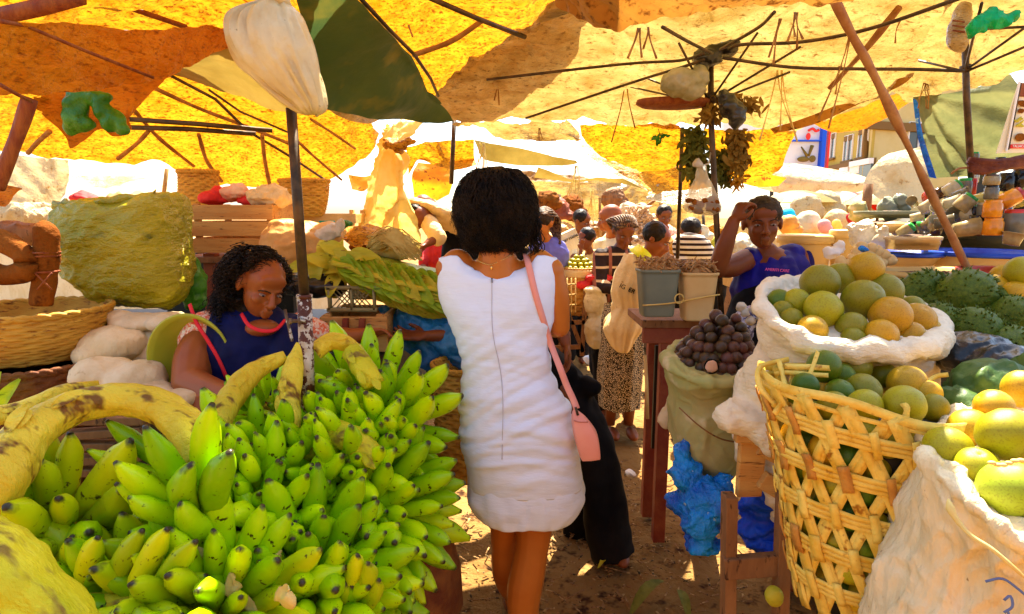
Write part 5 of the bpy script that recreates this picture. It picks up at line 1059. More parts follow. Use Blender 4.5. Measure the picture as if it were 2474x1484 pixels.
sacklump('white plastic bag standing open beside the ribbed bucket', [(2085,570,2.65,.055,.05,.06),(2060,550,2.65,.02,.02,.03),(2115,580,2.65,.04,.04,.05)], m_bagWh, amp=.02, sc=16, name='plastic_bag', cat='bag', voxel=.006)
sacklump('second crumpled white bag next to the food box', [(2140,580,2.5,.035,.04,.03),(2135,560,2.5,.015,.02,.025)], m_bagWh, amp=.022, sc=20, name='plastic_bag', cat='bag', voxel=.006)
sacklump('torn white packet lying left of the net of bulbs', [(2010,610,2.4,.03,.03,.02),(2025,595,2.4,.015,.02,.02)], m_paper, amp=.02, sc=24, name='packet', cat='packet', voxel=.006)
G7 = 'rounded cream bulbs packed in a net beside the white bags'
for k, (px, py) in enumerate([(2105,600),(2120,608),(2135,616),(2150,628),(2096,615),(2112,625),(2128,636),(2070,610),(2082,598),(2060,625),(2045,640),(2030,632)]):
    tag(MB().ell(P(px, py, 2.2), (.022,.02,.022)).disp(.004, 40, k).build('garlic_bulb', m_buckc), 'rounded cream bulb in the net in front of the white bags', 'garlic', G7)
tag(MB().ell(P(2085,602,2.18), (.018,.01,.012)).disp(.006, 40).build('blue_wrapper', m_bagB), 'small blue wrapper on top of the cream bulbs', 'wrapper')
# food boxes
t_, c = tub('clear rectangular food box on the blue basin', 2205, 572, 2.35, .095, .05, M('clear_plastic_box', (.75,.62,.35), (.7,.5,.25), 6, rough=.15, bump=0, alpha=.8, spec=.9), 'food_box', False, .6, m_seeds, square=True, taper=.93)
tub('white shallow bowl of small brown roots', 2160, 540, 2.6, .065, .03, m_buckc, 'bowl', False, .8, m_dried)
tub('shallow tray of dark pods behind the white bags', 2130, 538, 2.8, .07, .02, m_steel, 'tray', False, .8, m_seeds)
basin('long grey metal tray of seeds under the fallen cups', P(2160,512,2.9), .17, .03, m_grey, None, m_seeds, 'tray', ry=.12)
# jars and cups
jc = {'o': jarmat('orange', (.85,.30,.01)), 'r': jarmat('red', (.55,.03,.01)), 'g': jarmat('grey', (.20,.18,.12), alpha=.85), 'w': jarmat('white', (.52,.45,.28)), 'k': jarmat('black', (.015,.012,.01)), 'v': jarmat('green', (.02,.35,.05)), 'y': jarmat('yellow', (.6,.5,.12)), 'b': jarmat('brown', (.08,.03,.01)), 'n': jarmat('natural', (.42,.32,.14), alpha=.85)}
cn = dict(o='orange', r='red', g='greyish clear', w='white', k='black', v='green', y='yellow', b='brown', n='translucent cream')
def jar(px, py, Y, r, h, mb_, ml, axis, label, group, name='jar', open_=False):
    c = P(px, py, Y); a = V(axis).normalized(); u = a.orthogonal().normalized(); v = a.cross(u); A = (u, v, a)
    t_ = thing(name, label, name, c, group)
    if open_: MB().lathe([(.001,-h/2),(r*.72,-h/2),(r*.80,-h*.1),(r,h/2),(r*1.06,h/2),(r*1.0,h/2-.003),(r*.95,h/2-.004),(r*.7,-h/2+.004),(.001,-h/2+.004)], c, 24, None, A).build('cup', jc[mb_], t_)
    else:
        MB().lathe([(.001,-h/2),(r*.9,-h/2),(r,-h/2+.004),(r,h*.28),(r*.8,h*.36),(r*.8,h*.42),(.001,h*.42)], c, 24, None, A).build('body', jc[mb_], t_)
        MB().lathe([(r*.86,h*.34),(r*.88,h*.5),(.001,h*.505)], c, 24, None, A).build('lid', jc[ml], t_)
GJ = 'plastic jars and cups piled on the right stall'
J = [(2398,548,2.05,.030,.058,'o','o',(0,0,1),0,'lowest jar of the orange tower'),(2397,505,2.05,.028,.058,'o','o',(0,0,1),0,'upper jar of the orange tower'),(2394,465,2.05,.021,.045,'g','k',(0,0,1),0,'clear jar with dark lid on top of the orange tower'),(2395,435,2.05,.024,.035,'n','b',(0,0,1),0,'topmost cream jar of the tower'),
 (2440,480,2.1,.028,.07,'o','r',(.8,-.2,.5),0,'tilted orange jar with red lid'),(2450,535,2.05,.036,.08,'g','r',(0,0,1),0,'big clear bottle with red top at the right edge'),(2358,545,2.1,.026,.07,'b','k',(0,0,1),0,'brown jar in the shade left of the orange tower'),(2332,490,2.15,.028,.06,'n','v',(.5,-.3,.75),0,'clear jar with bright green lid lying tilted'),(2375,510,2.12,.024,.055,'g','w',(.1,0,1),0,'label wrapped jar left of the orange tower'),(2300,490,2.25,.026,.055,'w','w',(1,-.4,.3),1,'pale cup lying on its side near the diagonal pole'),(2335,552,2.1,.034,.075,'n','n',(.95,-.3,.25),1,'big translucent cup lying in front of the brown jar'),(2345,518,2.15,.026,.05,'w','k',(.3,-.8,.3),0,'white jar with dark opening'),(2310,520,2.2,.026,.05,'g','v',(-.8,-.5,.3),1,'grey cup lying behind the pole'),(2280,538,2.2,.028,.06,'g','g',(1,-.6,.2),1,'grey cup lying just left of the big translucent one'),(2262,512,2.3,.024,.05,'w','w',(-.4,-.6,.6),1,'pale cup at the foot of the heap'),(2240,500,2.45,.030,.06,'w','w',(.7,-.5,.5),1,'tilted white cup above the food box'),(2205,490,2.5,.02,.045,'n','n',(-.6,-.5,.3),1,'small round cup on the metal tray'),(2256,540,2.25,.022,.05,'w','w',(-.3,-.7,.6),1,'small pale cup by the pole foot'),(2300,455,2.5,.026,.06,'w','v',(.7,-.2,.6),0,'grey white bottle lying under the dark bundle'),(2330,452,2.5,.026,.07,'g','v',(.0,0,1),0,'clear jar with green lid under the dark bundle'),(2348,450,2.5,.016,.09,'r','w',(0,0,1),0,'red and white striped tube behind the jars'),(2352,425,2.6,.02,.06,'w','r',(0,0,1),0,'white and red tube beneath the umbrella pole'),(2275,465,2.6,.024,.06,'b','k',(.9,0,.3),0,'dark jar lying at the top left of the heap'),(2250,475,2.7,.026,.06,'r','w',(1,0,.2),0,'reddish box like jar at the left of the heap'),(2372,480,2.2,.026,.05,'y','y',(.8,-.4,.2),1,'yellowish cup lying beside the clear jar'),(2425,520,2.3,.026,.06,'k','k',(0,0,1),0,'black jar between the tower and the big bottle'),(2430,440,2.4,.028,.07,'k','k',(0,0,1),0,'black jar in the shade right of the tower'),(2465,430,2.4,.03,.08,'k','b',(0,0,1),0,'dark jar at the right edge'),(2415,395,2.6,.02,.05,'g','k',(0,0,1),0,'clear jar with black lid above the dark bundle'),(2465,395,2.6,.02,.05,'y','v',(0,0,1),0,'jar with green lid at the right edge above'),(2350,380,2.6,.022,.04,'g','v',(0,0,1),0,'jar with dark green lid beside the umbrella pole'),(2445,578,2.0,.032,.04,'n','n',(.2,0,1),1,'small cream box standing in the blue basin'),(2320,470,2.4,.024,.055,'g','g',(.5,-.7,.3),1,'smoky cup lying in the middle of the heap'),(2215,525,2.55,.022,.05,'w','w',(.8,-.6,.2),1,'pale cup next to the bowl of roots'),(2290,505,2.35,.024,.05,'n','n',(-.2,-.8,.6),1,'cream cup facing the viewer'),(2360,485,2.3,.022,.05,'v','k',(.4,-.6,.6),0,'small dark green bottle beside the bright green lid')]
for (px, py, Y, r, h, a, b, ax, op, lb) in J:
    jar(px, py, Y, r, h, a, b, ax, lb, GJ, 'cup' if op else 'jar', op)
rj = random.Random(12)
for k in range(46):   # unlabelled clutter filling the heap behind
    px = rj.uniform(2180, 2473); py = 565-(px-2180)*.36*rj.uniform(.2, 1)-rj.uniform(0, 22); Y = 2.45+rj.uniform(0,.5)
    a = rj.choice('ggwnkbkny'); jar(px, py, Y, rj.uniform(.02,.03), rj.uniform(.045,.065), a, rj.choice('kwvr'), (rj.uniform(-1,1), rj.uniform(-1,.2), rj.uniform(0,1)), cn[a]+' plastic container in the heap on the right stall', GJ+', '+cn[a]+' ones in the heap', 'container', rj.random() < .5)
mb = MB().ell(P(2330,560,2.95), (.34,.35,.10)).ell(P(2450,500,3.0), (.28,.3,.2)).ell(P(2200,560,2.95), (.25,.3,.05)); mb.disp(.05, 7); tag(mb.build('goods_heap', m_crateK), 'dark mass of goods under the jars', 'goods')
mb = MB()
for k in range(14): mb.tube(cr([P(2335+rj.uniform(0,20), 400+rj.uniform(-16,14), 2.3), P(2400, 398+rj.uniform(-14,14), 2.28), P(2470, 390+rj.uniform(-14,14), 2.3), P(2520, 390, 2.3)], 8), .012, 5)
mb.disp(.008, 30); tag(mb.build('bark_bundle', m_clay and M('bark_dark', (.10,.02,.01), (.18,.05,.02), 20, rough=.6, bump=.5)), 'dark red bundle of bark sticks lying above the jars', 'bark')
mb = MB().tube(cr([P(2345,405,2.3), P(2315,408,2.3), P(2298,420,2.3)], 6), .004, 5); tag(mb.build('twig', m_bamboo), 'pale twig poking left out of the bark bundle', 'twig')
# misc grey packets left of the jars
for k, (px, py, r, mt, lb) in enumerate([(2070,510,.05,m_sackO,'upright olive sack behind the white bags'),(2140,505,.05,m_grey,'grey folded bag behind the metal tray'),(2170,490,.045,m_grey,'second grey folded bag further right'),(1905,545,.05,m_sackT,'pinkish packet beside the resting seller head')]):
    sacklump(lb, [(px, py, 3.2, r*.8, r, r), (px+6, py+12, 3.2, r, r, r*.6)], mt, .008, .02, 14, 'bag', 'bag')
# stall table right
mb = MB().box((1.95, 2.62, CAMZ-.35), (1.7, 1.1, .05)); tag(mb.build('stall_table', m_woody, smooth=False), 'pale table top under the jars and basins', 'table')
mb = MB().box((1.95, 2.3, .55), (1.5, .5, 1.0)); tag(mb.build('storage_box', m_crateK, smooth=False), 'dark boxes under the right stall table', 'box')
mb = MB().box((1.35, 1.45, .35), (.8,.5,.65)); tag(mb.build('wooden_box', m_crateK, smooth=False), 'dark box under the white orange sack', 'box')
# stool / rough timber frame
t_ = thing('timber_frame', 'rough brown timber frame propping the white sack beside the wicker basket', 'frame', P(1830,1480,1.35))
for q, w_, h_, m_ in [((1762,1195,1.38,1758,1500,1.38),.042,.03,m_woodd),((1893,1190,1.36,1885,1500,1.36),.034,.03,m_woodd),((1748,1372,1.36,1900,1358,1.36),.055,.025,m_woodd),((1835,1075,1.40,1918,1115,1.40),.05,.02,m_wood),((1840,1160,1.39,1918,1205,1.39),.045,.02,m_wood),((1775,1060,1.40,1850,1060,1.40),.02,.02,m_wood)]:
    MB().bar(P(*q[:3]), P(*q[3:]), h_, w_).disp(.004, 12, w_*99).build('beam', m_, t_, smooth=False, bevel=.003)
MB().box(P(1812,1130,1.41), (.062,.02,.15)).disp(.006, 14).build('rough_board', m_wood, t_, smooth=False, bevel=.003)
MB().box(P(1905,1150,1.42), (.02,.03,.15)).build('side_board', m_wood, t_, smooth=False, bevel=.003)
# blue bags
def bluefold(p, n): return .014*crease(p, 11)+.018*noise.noise(p*11)+.004*crease(p, 26)-.006
mb = MB()
for px, py, Y, a in [(1650,1100,1.75,(.022,.03,.05)),(1655,1150,1.74,(.05,.05,.06)),(1690,1230,1.72,(.075,.06,.09)),(1740,1180,1.74,(.03,.05,.07)),(1700,1320,1.7,(.05,.05,.03)),(1700,1200,1.70,(.055,.06,.055)),(1640,1215,1.75,(.045,.05,.05)),(1690,1260,1.68,(.055,.05,.05)),(1690,1310,1.68,(.04,.04,.045)),(1735,1220,1.66,(.03,.04,.05)),(1612,1195,1.78,(.02,.02,.02))]: mb.ell(P(px, py, Y), a)
tag(fuse(mb, 'plastic_bag', m_bagB, .007, None, 3, fold=bluefold), 'crinkled bright blue plastic bag hanging below the olive sack', 'bag')
mb = MB()
for px, py, Y, a in [(1830,1225,1.48,(.045,.04,.05)),(1835,1275,1.48,(.05,.04,.04)),(1845,1310,1.46,(.045,.04,.018)),(1822,1200,1.5,(.03,.03,.03))]: mb.ell(P(px, py, Y), a)
tag(fuse(mb, 'plastic_bag', M('plastic_deep_blue', (.005,.04,.42), (.01,.09,.65), 6, rough=.35, bump=.5), .006, None, 3, fold=bluefold), 'deep blue plastic bag seen through the timber frame', 'bag')
sacklump('small white cloth bundle left of the olive sack', [(1610,1010,1.95,.03,.03,.04),(1625,980,1.95,.02,.03,.03)], m_sackW, amp=.01, sc=20)
tag(MB().ell(P(1870,1440,1.3), (.022,.02,.024)).disp(.004, 30).build('fallen_fruit', m_leafY), 'small dull fruit lying under the timber frame', 'fruit')
# table with the two buckets
t_ = thing('wooden_table', 'narrow dark red wooden table carrying the two tubs', 'table', P(1610,1110,2.75))
a = P(1550,772,2.62); b = P(1745,772,2.62)
MB().box(V(((a.x+b.x)/2, 2.78, a.z-.02)), (b.x-a.x, .34, .035)).build('tabletop', m_woodd, t_, smooth=False, bevel=.004)
MB().box(V(((a.x+b.x)/2, 2.64, a.z-.075)), (b.x-a.x-.02, .03, .07)).build('apron_board', m_woodr, t_, smooth=False, bevel=.003)
for xx, yy in ((P(1605,900,2.66).x, 2.66), (P(1730,900,2.66).x, 2.66), (P(1605,900,2.66).x, 2.9), (P(1730,900,2.66).x, 2.9)):
    MB().box(V((xx, yy, (a.z-.04)/2)), (.055,.05,a.z-.04)).build('leg', m_woodr, t_, smooth=False, bevel=.004)
stick('wooden_stick', [(1558,858,2.66),(1562,930,2.64),(1564,1012,2.62)], .008, m_woody, 'pale stick standing left of the red table leg', 'stick')
mb = MB().box(P(1585,960,2.72), (.03,.02,.5)); tag(mb.build('dark_plank', m_crateK, smooth=False), 'dark plank next to the pale stick', 'plank')
rd = random.Random(6)
def rtub(label, x0, x1, y0, y1, Y, mat):
    a = P(x0, y0, Y); b = P(x1, y1, Y); r = (b.x-a.x)/2; c = V(((a.x+b.x)/2, Y+r*.8, a.z)); h = a.z-b.z
    t_ = thing('plastic_tub', label, 'tub', V((c.x, c.y, c.z-h)), 'square plastic tubs of dried goods on the wooden table')
    def fn(rr, z, t, j): k = (abs(math.cos(t+.78))**6+abs(math.sin(t+.78))**6)**(-1/6); return rr*k*.93, z
    n = 48
    def fn2(rr, z, t, j): k = (abs(math.cos(t))**6+abs(math.sin(t))**6)**(-1/6); return rr*k*.93, z
    MB().lathe([(.001,-h),(r*.76,-h),(r*.80,-h*.96),(r*.97,-.02),(r*.98,-.010),(r*1.04,-.008),(r*1.05,.002),(r*.98,.004),(r*.93,-.01),(r*.85,-.04),(.001,-.04)], c, n, fn2, (V((1,0,0)), V((0,.85,0)), V((0,0,1)))).build('body', mat, t_)
    mb = MB().ell(c+V((0,0,-.02)), (r*.85, r*.7, .05))
    for k in range(190):
        p = c+V((rd.uniform(-1,1)*r*.85, rd.uniform(-1,1)*r*.7, rd.uniform(.0,.045))); d = V((rd.gauss(0,1), rd.gauss(0,1), rd.gauss(0,.6))).normalized()*rd.uniform(.012,.03)
        mb.tube([p-d, p+V((0,0,.004)), p+d], [.002,.004,.0015], 4)
    mb.build('dried_goods', m_dried, t_); return t_
rtub('grey green square tub heaped with dried fish, left of the pair', 1546, 1646, 655, 768, 2.5, m_grey)
rtub('cream square tub heaped with dried goods, right of the pair', 1650, 1737, 662, 778, 2.5, m_buckc)
mb = MB().tube(cr([P(1552,738,2.49), P(1600,735,2.485), P(1640,730,2.49), P(1690,720,2.485), P(1738,712,2.5)], 20), .0035, 5).tube([P(1640,722,2.48)+V((.018*math.cos(q), 0, .02*math.sin(q))) for q in np.linspace(0,6.28,14)], .003, 5); tag(mb.build('string', m_straw), 'pale string tied round the two square tubs', 'string')
mb = MB().box(P(1700,640,2.78), (.34,.2,.012)); tag(mb.build('tray', m_steel, smooth=False), 'dark tray edge behind the two tubs', 'tray')
# hanging herbs, bags on the umbrella pole
def herbclump(label, px, py, Y, w_, h_, n_, mt, lw=.02, name='dried_herbs'):
    mb = MB()
    for k in range(n_):
        p = P(px+rd.gauss(0, w_), py+rd.uniform(-h_, h_), Y+rd.uniform(-.05,.05)); l = leafmb(p, V((rd.uniform(-1,1), rd.uniform(-.6,.6), rd.uniform(-1.6,.2))), rd.uniform(.025,.06), lw*rd.uniform(.3,.75), up=V((rd.uniform(-1,1),-1,rd.uniform(-1,1))), curl=rd.uniform(-.5,.5), n=5); mb.add(l.v, l.f)
    for k in range(n_//8): p = P(px+rd.gauss(0, w_*.5), py-h_, Y); mb.tube([p, p+V((rd.uniform(-.04,.04), 0, -h_*2*mpp(py, Y)*rd.uniform(.5,1)))], .0025, 4)
    return tag(mb.build(name, mt), label, 'herbs')
herbclump('big bunch of green brown dried herbs hanging left of the umbrella pole', 1678, 370, 2.75, 13, 56, 260, m_herbg)
herbclump('brown dried leaf bunch hanging right of the umbrella pole', 1780, 360, 2.7, 12, 46, 220, m_herb)
herbclump('lower dried herbs dangling beside the umbrella pole', 1748, 400, 2.75, 9, 36, 120, m_herbg)
herbclump('dry brown leaves bound under the hub of the big umbrella', 1790, 245, 2.6, 26, 12, 90, m_herb, .016)
herbclump('dried twigs tied at the hub of the big umbrella', 1712, 262, 2.6, 14, 24, 80, m_herb, .012)
herbclump('bright green scrap of leaf hanging left of the thin dark pole', 1592, 325, 3.1, 8, 14, 12, m_bagG, .014, 'green_scrap')
herbclump('yellow orange dried peel string right of the umbrella pole', 1782, 432, 2.7, 8, 12, 34, m_tarpY, .012, 'peel')
sacklump('black plastic bag stuffed above the umbrella hub', [(1705,140,2.55,.055,.05,.035),(1690,165,2.55,.03,.04,.04),(1745,120,2.55,.06,.04,.022),(1770,108,2.55,.025,.03,.014)], m_bagK, amp=.022, sc=16, name='plastic_bag', cat='bag', voxel=.006)
sacklump('black shiny bag with white stripes tied to the umbrella pole', [(1760,255,2.5,.04,.04,.05),(1780,275,2.5,.035,.04,.05),(1745,235,2.5,.025,.03,.03)], m_bagK, amp=.018, sc=18, name='plastic_bag', cat='bag', voxel=.006)
sacklump('round translucent pale bag hanging left of the umbrella hub', [(1645,200,2.45,.085,.06,.055),(1670,222,2.45,.06,.05,.03),(1690,190,2.45,.04,.04,.05)], M('plastic_olive_clear', (.34,.33,.16), (.55,.5,.3), 9, rough=.2, bump=.6, bscale=16, bdist=.015, trans=.3, spec=.9), amp=.016, sc=14, name='plastic_bag', cat='bag', voxel=.006)
mb = MB().lathe([(.001,-.012),(.13,-.008),(.155,.0),(.15,.01),(.001,.012)], P(1625,252,2.6), 30, None, (V((1,0,0)), V((0,.6,0)), V((.0,0,1.6)))); tag(mb.build('dark_tray', m_pole), 'dark red flat tray hanging under the pale bag', 'tray')
t_ = thing('hanging_bag', 'clear plastic bag of brown dried meat hanging in front of the umbrella pole', 'bag', P(1695,480,2.45))
mb = MB(); rg = []
for py, x0, x1 in [(402,1684,1706),(418,1682,1708),(430,1680,1712),(450,1668,1722),(475,1658,1732),(500,1650,1742),(512,1658,1740),(520,1690,1722)]:
    A_, B_ = P(x0, py, 2.45), P(x1, py, 2.45); c = (A_+B_)/2; r_ = (B_-A_).length/2
    rg.append([c+V((r_*math.cos(q)*(1+.05*math.sin(q*9)), r_*.6*math.sin(q), 0)) for q in np.linspace(0, 6.283, 40, endpoint=False)])
mb.rings(rg, cap=True); mb.disp(.004, 40); mb.build('bag_film', m_bagC, t_)
mb = MB()
for k in range(26): mb.ell(P(rd.uniform(1662,1732), rd.uniform(478,512), 2.45+rd.uniform(-.04,.03)), (.014,.014,.010))
mb.disp(.008, 50); mb.build('dried_meat', m_clay, t_)
mb = MB().tube([P(1694,402,2.45), P(1712,395,2.5), P(1716,370,2.58)], .003, 5); mb.tube([P(1694,402,2.45), P(1680,392,2.44)], [.012,.02], 6); mb.build('knot', m_bagWh, t_)
# ================= people =================
def nz(v): return V(v).normalized()
def axes_from(f, u=(0,0,1)):
    f = nz(f); u = V(u); u = (u-f*u.dot(f)).normalized(); r = f.cross(u); return r, f, u   # r = person's right
def limb(mb, pts, rs, n=14): L = cr(pts, 12); m = len(rs)-1; R_ = [rs[min(int(i/11*m), m-1)]*(1-(i/11*m-min(int(i/11*m), m-1)))+rs[min(int(i/11*m), m-1)+1]*(i/11*m-min(int(i/11*m), m-1)) for i in range(12)]; mb.tube(L, R_, n); mb.ell(L[0], R_[0], None, 12, 8); mb.ell(L[-1], R_[-1], None, 12, 8)
def head(mb, c, f, u=(0,0,1), s=1.0, ears=True):
    r, f, u = axes_from(f, u); c = V(c); A = (r, f, u)
    Q = lambda x, y, z: c+(r*x+f*y+u*z)*s
    E = lambda p, q: mb.ell(Q(*p), tuple(k*s for k in q), A)
    E((0,-.012,.030), (.074,.092,.082)); E((0,.020,-.025), (.060,.066,.078)); E((0,.036,-.075), (.036,.036,.030)); E((0,.064,.048), (.050,.018,.03))
    E((0,.086,-.072), (.018,.014,.014))
    E((0,.077,.020), (.042,.009,.009))                                  # brow
    for q in (-1, 1): E((q*.034,.060,-.022), (.020,.019,.020)); E((q*.0135,.098,-.028), (.009,.009,.008))
    mb.tube([Q(0,.086,.012), Q(0,.100,-.010), Q(0,.112,-.026)], [.008*s,.010*s,.0125*s], 10); mb.ell(Q(0,.106,-.026), .011*s)
    E((0,.096,-.050), (.022,.010,.0065)); E((0,.095,-.060), (.019,.010,.0070))
    if ears:
        for q in (-1, 1): E((q*.076,-.010,-.005), (.009,.018,.030)); E((q*.080,-.016,.004), (.007,.012,.020))
EYE = [None]
def eyes(t_, c, f, u=(0,0,1), s=1.0, closed=.4):
    r, f, u = axes_from(f, u); c = V(c)
    for q in (-1, 1):
        p = c+(r*(q*.031)+f*.079+u*.004)*s
        EYE[0] = MB().ell(p-f*.004*s, (.0115*s,.010*s,.0085*s*(1-closed)), (r, f, u)).build('eye', m_eye, t_)
        MB().ell(p+f*.0030*s-u*.0008*s, (.0052*s,.005*s,.0050*s*(1-closed*.6)), (r, f, u)).build('iris', m_iris, EYE[0])
    mb = MB()
    for q in (-1, 1): mb.tube(cr([c+(r*(q*.014)+f*.094+u*.022)*s, c+(r*(q*.033)+f*.092+u*.028)*s, c+(r*(q*.052)+f*.078+u*.020)*s], 8), .0022*s, 5)
    mb.build('eyebrows', m_hair, t_)
def hand(mb, w, d, n, curl=.4, s=1.0, thumb=1, spread=.16):
    # w wrist, d finger direction, n palm normal (palm side)
    w = V(w); d = nz(d); n = V(n); n = (n-d*n.dot(d)).normalized(); sd = d.cross(n)
    mb.ell(w+d*.045*s, (.040*s,.045*s,.015*s), (sd, d, n)); mb.ell(w+d*.01*s, (.026*s,.03*s,.018*s), (sd, d, n))
    for k, (x, L) in enumerate([(-.030,.066),(-.010,.076),(.010,.072),(.029,.058)]):
        b = w+d*.078*s+sd*x*s; a = x/.03*spread; dd = (d+sd*a).normalized(); p = [b-dd*.02*s, b]; c = 0
        for j in range(3):
            c += curl*(.5+.2*k/3); p.append(p[-1]+(dd*math.cos(c)+n*math.sin(c))*(L*s*(.42,.32,.26)[j]))
        mb.tube(cr(p, 10), [.0095*s]*3+[.0088*s]*3+[.0078*s]*3+[.006*s], 9)
    b = w+d*.020*s-sd*thumb*.030*s; mb.tube(cr([b+sd*thumb*.012*s, b-sd*thumb*.018*s+d*.018*s+n*.008*s, b-sd*thumb*.028*s+d*.045*s+n*.016*s, b-sd*thumb*.024*s+d*.062*s+n*.02*s], 8), [.013*s,.013*s,.012*s,.011*s,.010*s,.0095*s,.009*s,.006*s], 9)
def strands(t_, c, rad, n, mat, lenf, w=.0016, seed=0, f=(0,1,0), face=None, curl=0, down=1.0, name='hair_strands', u0=(-1,1)):
    rs = random.Random(seed); mb = MB(); c = V(c); face = nz(face) if face else None
    for k in range(n):
        a = rs.uniform(0, 2*math.pi); z = rs.uniform(*u0); q = math.sqrt(1-z*z); d = V((q*math.cos(a), q*math.sin(a), z))
        if face is not None and d.dot(face) > .35 and z < .75: continue
        L = lenf(d)*rs.uniform(.7, 1.15); p = c+V((d.x*rad[0], d.y*rad[1], d.z*rad[2])); pts = [p]; dr = (V((d.x,d.y,0))*.6+V((0,0,-.25 if d.z<.8 else .0))+V((0,0,1)).cross(d)*rs.uniform(-.5,.5)+d*.12).normalized(); ph = rs.uniform(0, 6); m = 9 if not curl else 22
        for j in range(m):
            hd = V((d.x, d.y, 0)); dr = (dr+V((0,0,-.55*down))/m*9*.6-hd*.06*(j/m)+V((noise.noise(pts[-1]*25+V((k,0,0))), noise.noise(pts[-1]*25+V((0,k,0))), 0))*.25).normalized(); q_ = pts[-1]+dr*L/m
            e = q_-c; el_ = math.sqrt((e.x/rad[0])**2+(e.y/rad[1])**2+(e.z/rad[2])**2)
            if el_ < 1.02: q_ = c+e*(1.03/max(el_, .1))
            elif el_ > 1.16 and j < m*.75 and not curl > .005: q_ = c+e*(1.15/el_)
            pts.append(q_)
        if curl:
            s1 = d.orthogonal().normalized(); s2 = d.cross(s1); pts = [x+(s1*math.cos(ph+j*1.35)+V((0,0,1)).cross(s1)*math.sin(ph+j*1.35))*curl for j, x in enumerate(pts)]
        ww = [w*(1-.8*j/len(pts)) for j in range(len(pts))]; mb.tube(pts, ww, 3, cap=False)
    return mb.build(name, mat, t_)
def torso(mb, ch, pe, nk, r, f, k=1.0, fat=1.0, neck=.052):
    u = (ch-pe).normalized(); mb.ell(ch, (.165*k,.105*k*fat,.17*k), (r, f, u)); mb.ell(pe, (.165*k*fat,.12*k*fat,.13*k), (r, f, u)); mb.ell((ch+pe)/2, (.14*k*fat,.10*k*fat,.2*k), (r, f, u))
    limb(mb, [ch+u*.10*k, nk], [neck*1.5*k, neck*k])

# ---- A. woman in the white dress, walking away ----
Y = 1.85
t_ = thing('person', 'woman with a dark bob in a sleeveless white dress walking away from the viewer', 'person', P(1260,1505,Y))
hc = P(1200,505,Y+.01); nk = P(1200,598,Y-.01); ch = P(1203,730,Y); pe = P(1258,1010,Y)
mb = MB(); head(mb, hc, (0,1,.0)); r, f, u = axes_from((0,1,0))
mb.ell(ch+V((0,0,.02)), (.135,.07,.13)); mb.ell(P(1203,665,Y), (.145,.055,.05)); mb.ell(pe, (.14,.09,.14)); limb(mb, [P(1203,665,Y), nk, hc-V((0,0,.03))], [.075,.052,.05])
shR = P(1330,652,Y); shL = P(1082,650,Y)
limb(mb, [P(1300,640,Y), shR+V((.0,0,-.005))], [.05,.043]); limb(mb, [P(1105,640,Y), shL], [.05,.040])
limb(mb, [shR, P(1346,720,Y), P(1352,790,Y+.01)], [.040,.038,.032]); limb(mb, [P(1352,790,Y+.01), P(1340,800,Y+.22)], [.033,.024]); hand(mb, P(1338,798,Y+.23), (-.6,.6,.3), (0,0,-1), .5, .9)
limb(mb, [shL, P(1092,705,Y+.09), P(1100,730,Y+.17)], [.036,.034,.030]); limb(mb, [P(1100,730,Y+.17), P(1130,745,Y+.33)], [.030,.022]); hand(mb, P(1132,745,Y+.34), (.6,.6,.2), (0,0,-1), .5, .9, -1)
g1 = P(1262,1530,1.80); g1.z = .06
limb(mb, [P(1300,1180,Y), P(1290,1262,Y), P(1286,1320,Y-.015)], [.085,.066,.056]); limb(mb, [P(1286,1315,Y-.015), P(1274,1385,Y-.03), P(1264,1450,Y-.04), g1], [.055,.060,.050,.030])
g2 = P(1238,1470,2.12); g2.z = .09
limb(mb, [P(1225,1190,Y+.03), P(1218,1290,Y+.07), P(1218,1320,Y+.08)], [.075,.052,.046]); limb(mb, [P(1218,1318,Y+.08), P(1220,1370,Y+.10), P(1228,1420,Y+.2), g2], [.046,.050,.040,.028])
for g in (g1, g2): mb.ell(g+V((0,.07,-.03)), (.038,.11,.028)); mb.ell(g+V((0,-.01,-.02)), (.03,.04,.035))
fuse(mb, 'body', m_skinL, .0055, t_, 5)
for g in (g1, g2): MB().ell(g+V((0,.07,-.052)), (.043,.12,.010)).tube([g+V((-.04,.09,-.03)), g+V((0,.1,.005)), g+V((.04,.09,-.03))], .006, 6).build('sandal', m_woodd, t_)
# dress
S = [(690,1060,1344,.085),(740,1069,1340,.092),(800,1097,1328,.092),(850,1114,1324,.092),(900,1120,1334,.097),(960,1113,1360,.110),(1004,1112,1376,.120),(1073,1115,1390,.130),(1125,1127,1401,.130),(1165,1133,1406,.124)]
n = 160; rings = []
def dring(py, xl, xr, ry, dz=None):
    a, b = P(xl, py, Y), P(xr, py, Y); c = (a+b)/2; rx = (b.x-a.x)/2; out = []
    for i in range(n):
        t = 2*math.pi*i/n; cx, sx = math.cos(t), math.sin(t); p = 2.3
        q = (abs(cx)**p+abs(sx)**p)**(-1/p); out.append(V((c.x+rx*cx*q, c.y+ry*sx*q, c.z+(dz(cx*q) if dz else 0))))
    return out
zt = P(0,613,Y).z; zn = P(0,656,Y).z
def scoop(u): 
    if abs(u) < .66: return -(zt-zn)*math.sqrt(max(0, 1-(u/.66)**2))**1.0
    return -.004-.010*max(0, abs(u)-.8)/.2
rings.append(dring(613,1063,1341,.050,scoop)); rings.append(dring(632,1061,1343,.066,lambda u: scoop(u)*.72)); rings.append(dring(656,1060,1344,.078,lambda u: scoop(u)*.35))
for s_ in S: rings.append(dring(*s_))
zs = [sum((p.z for p in r_), 0)/n for r_ in rings]
full = [cr([r_[k] for r_ in rings], 150) for k in range(n)]
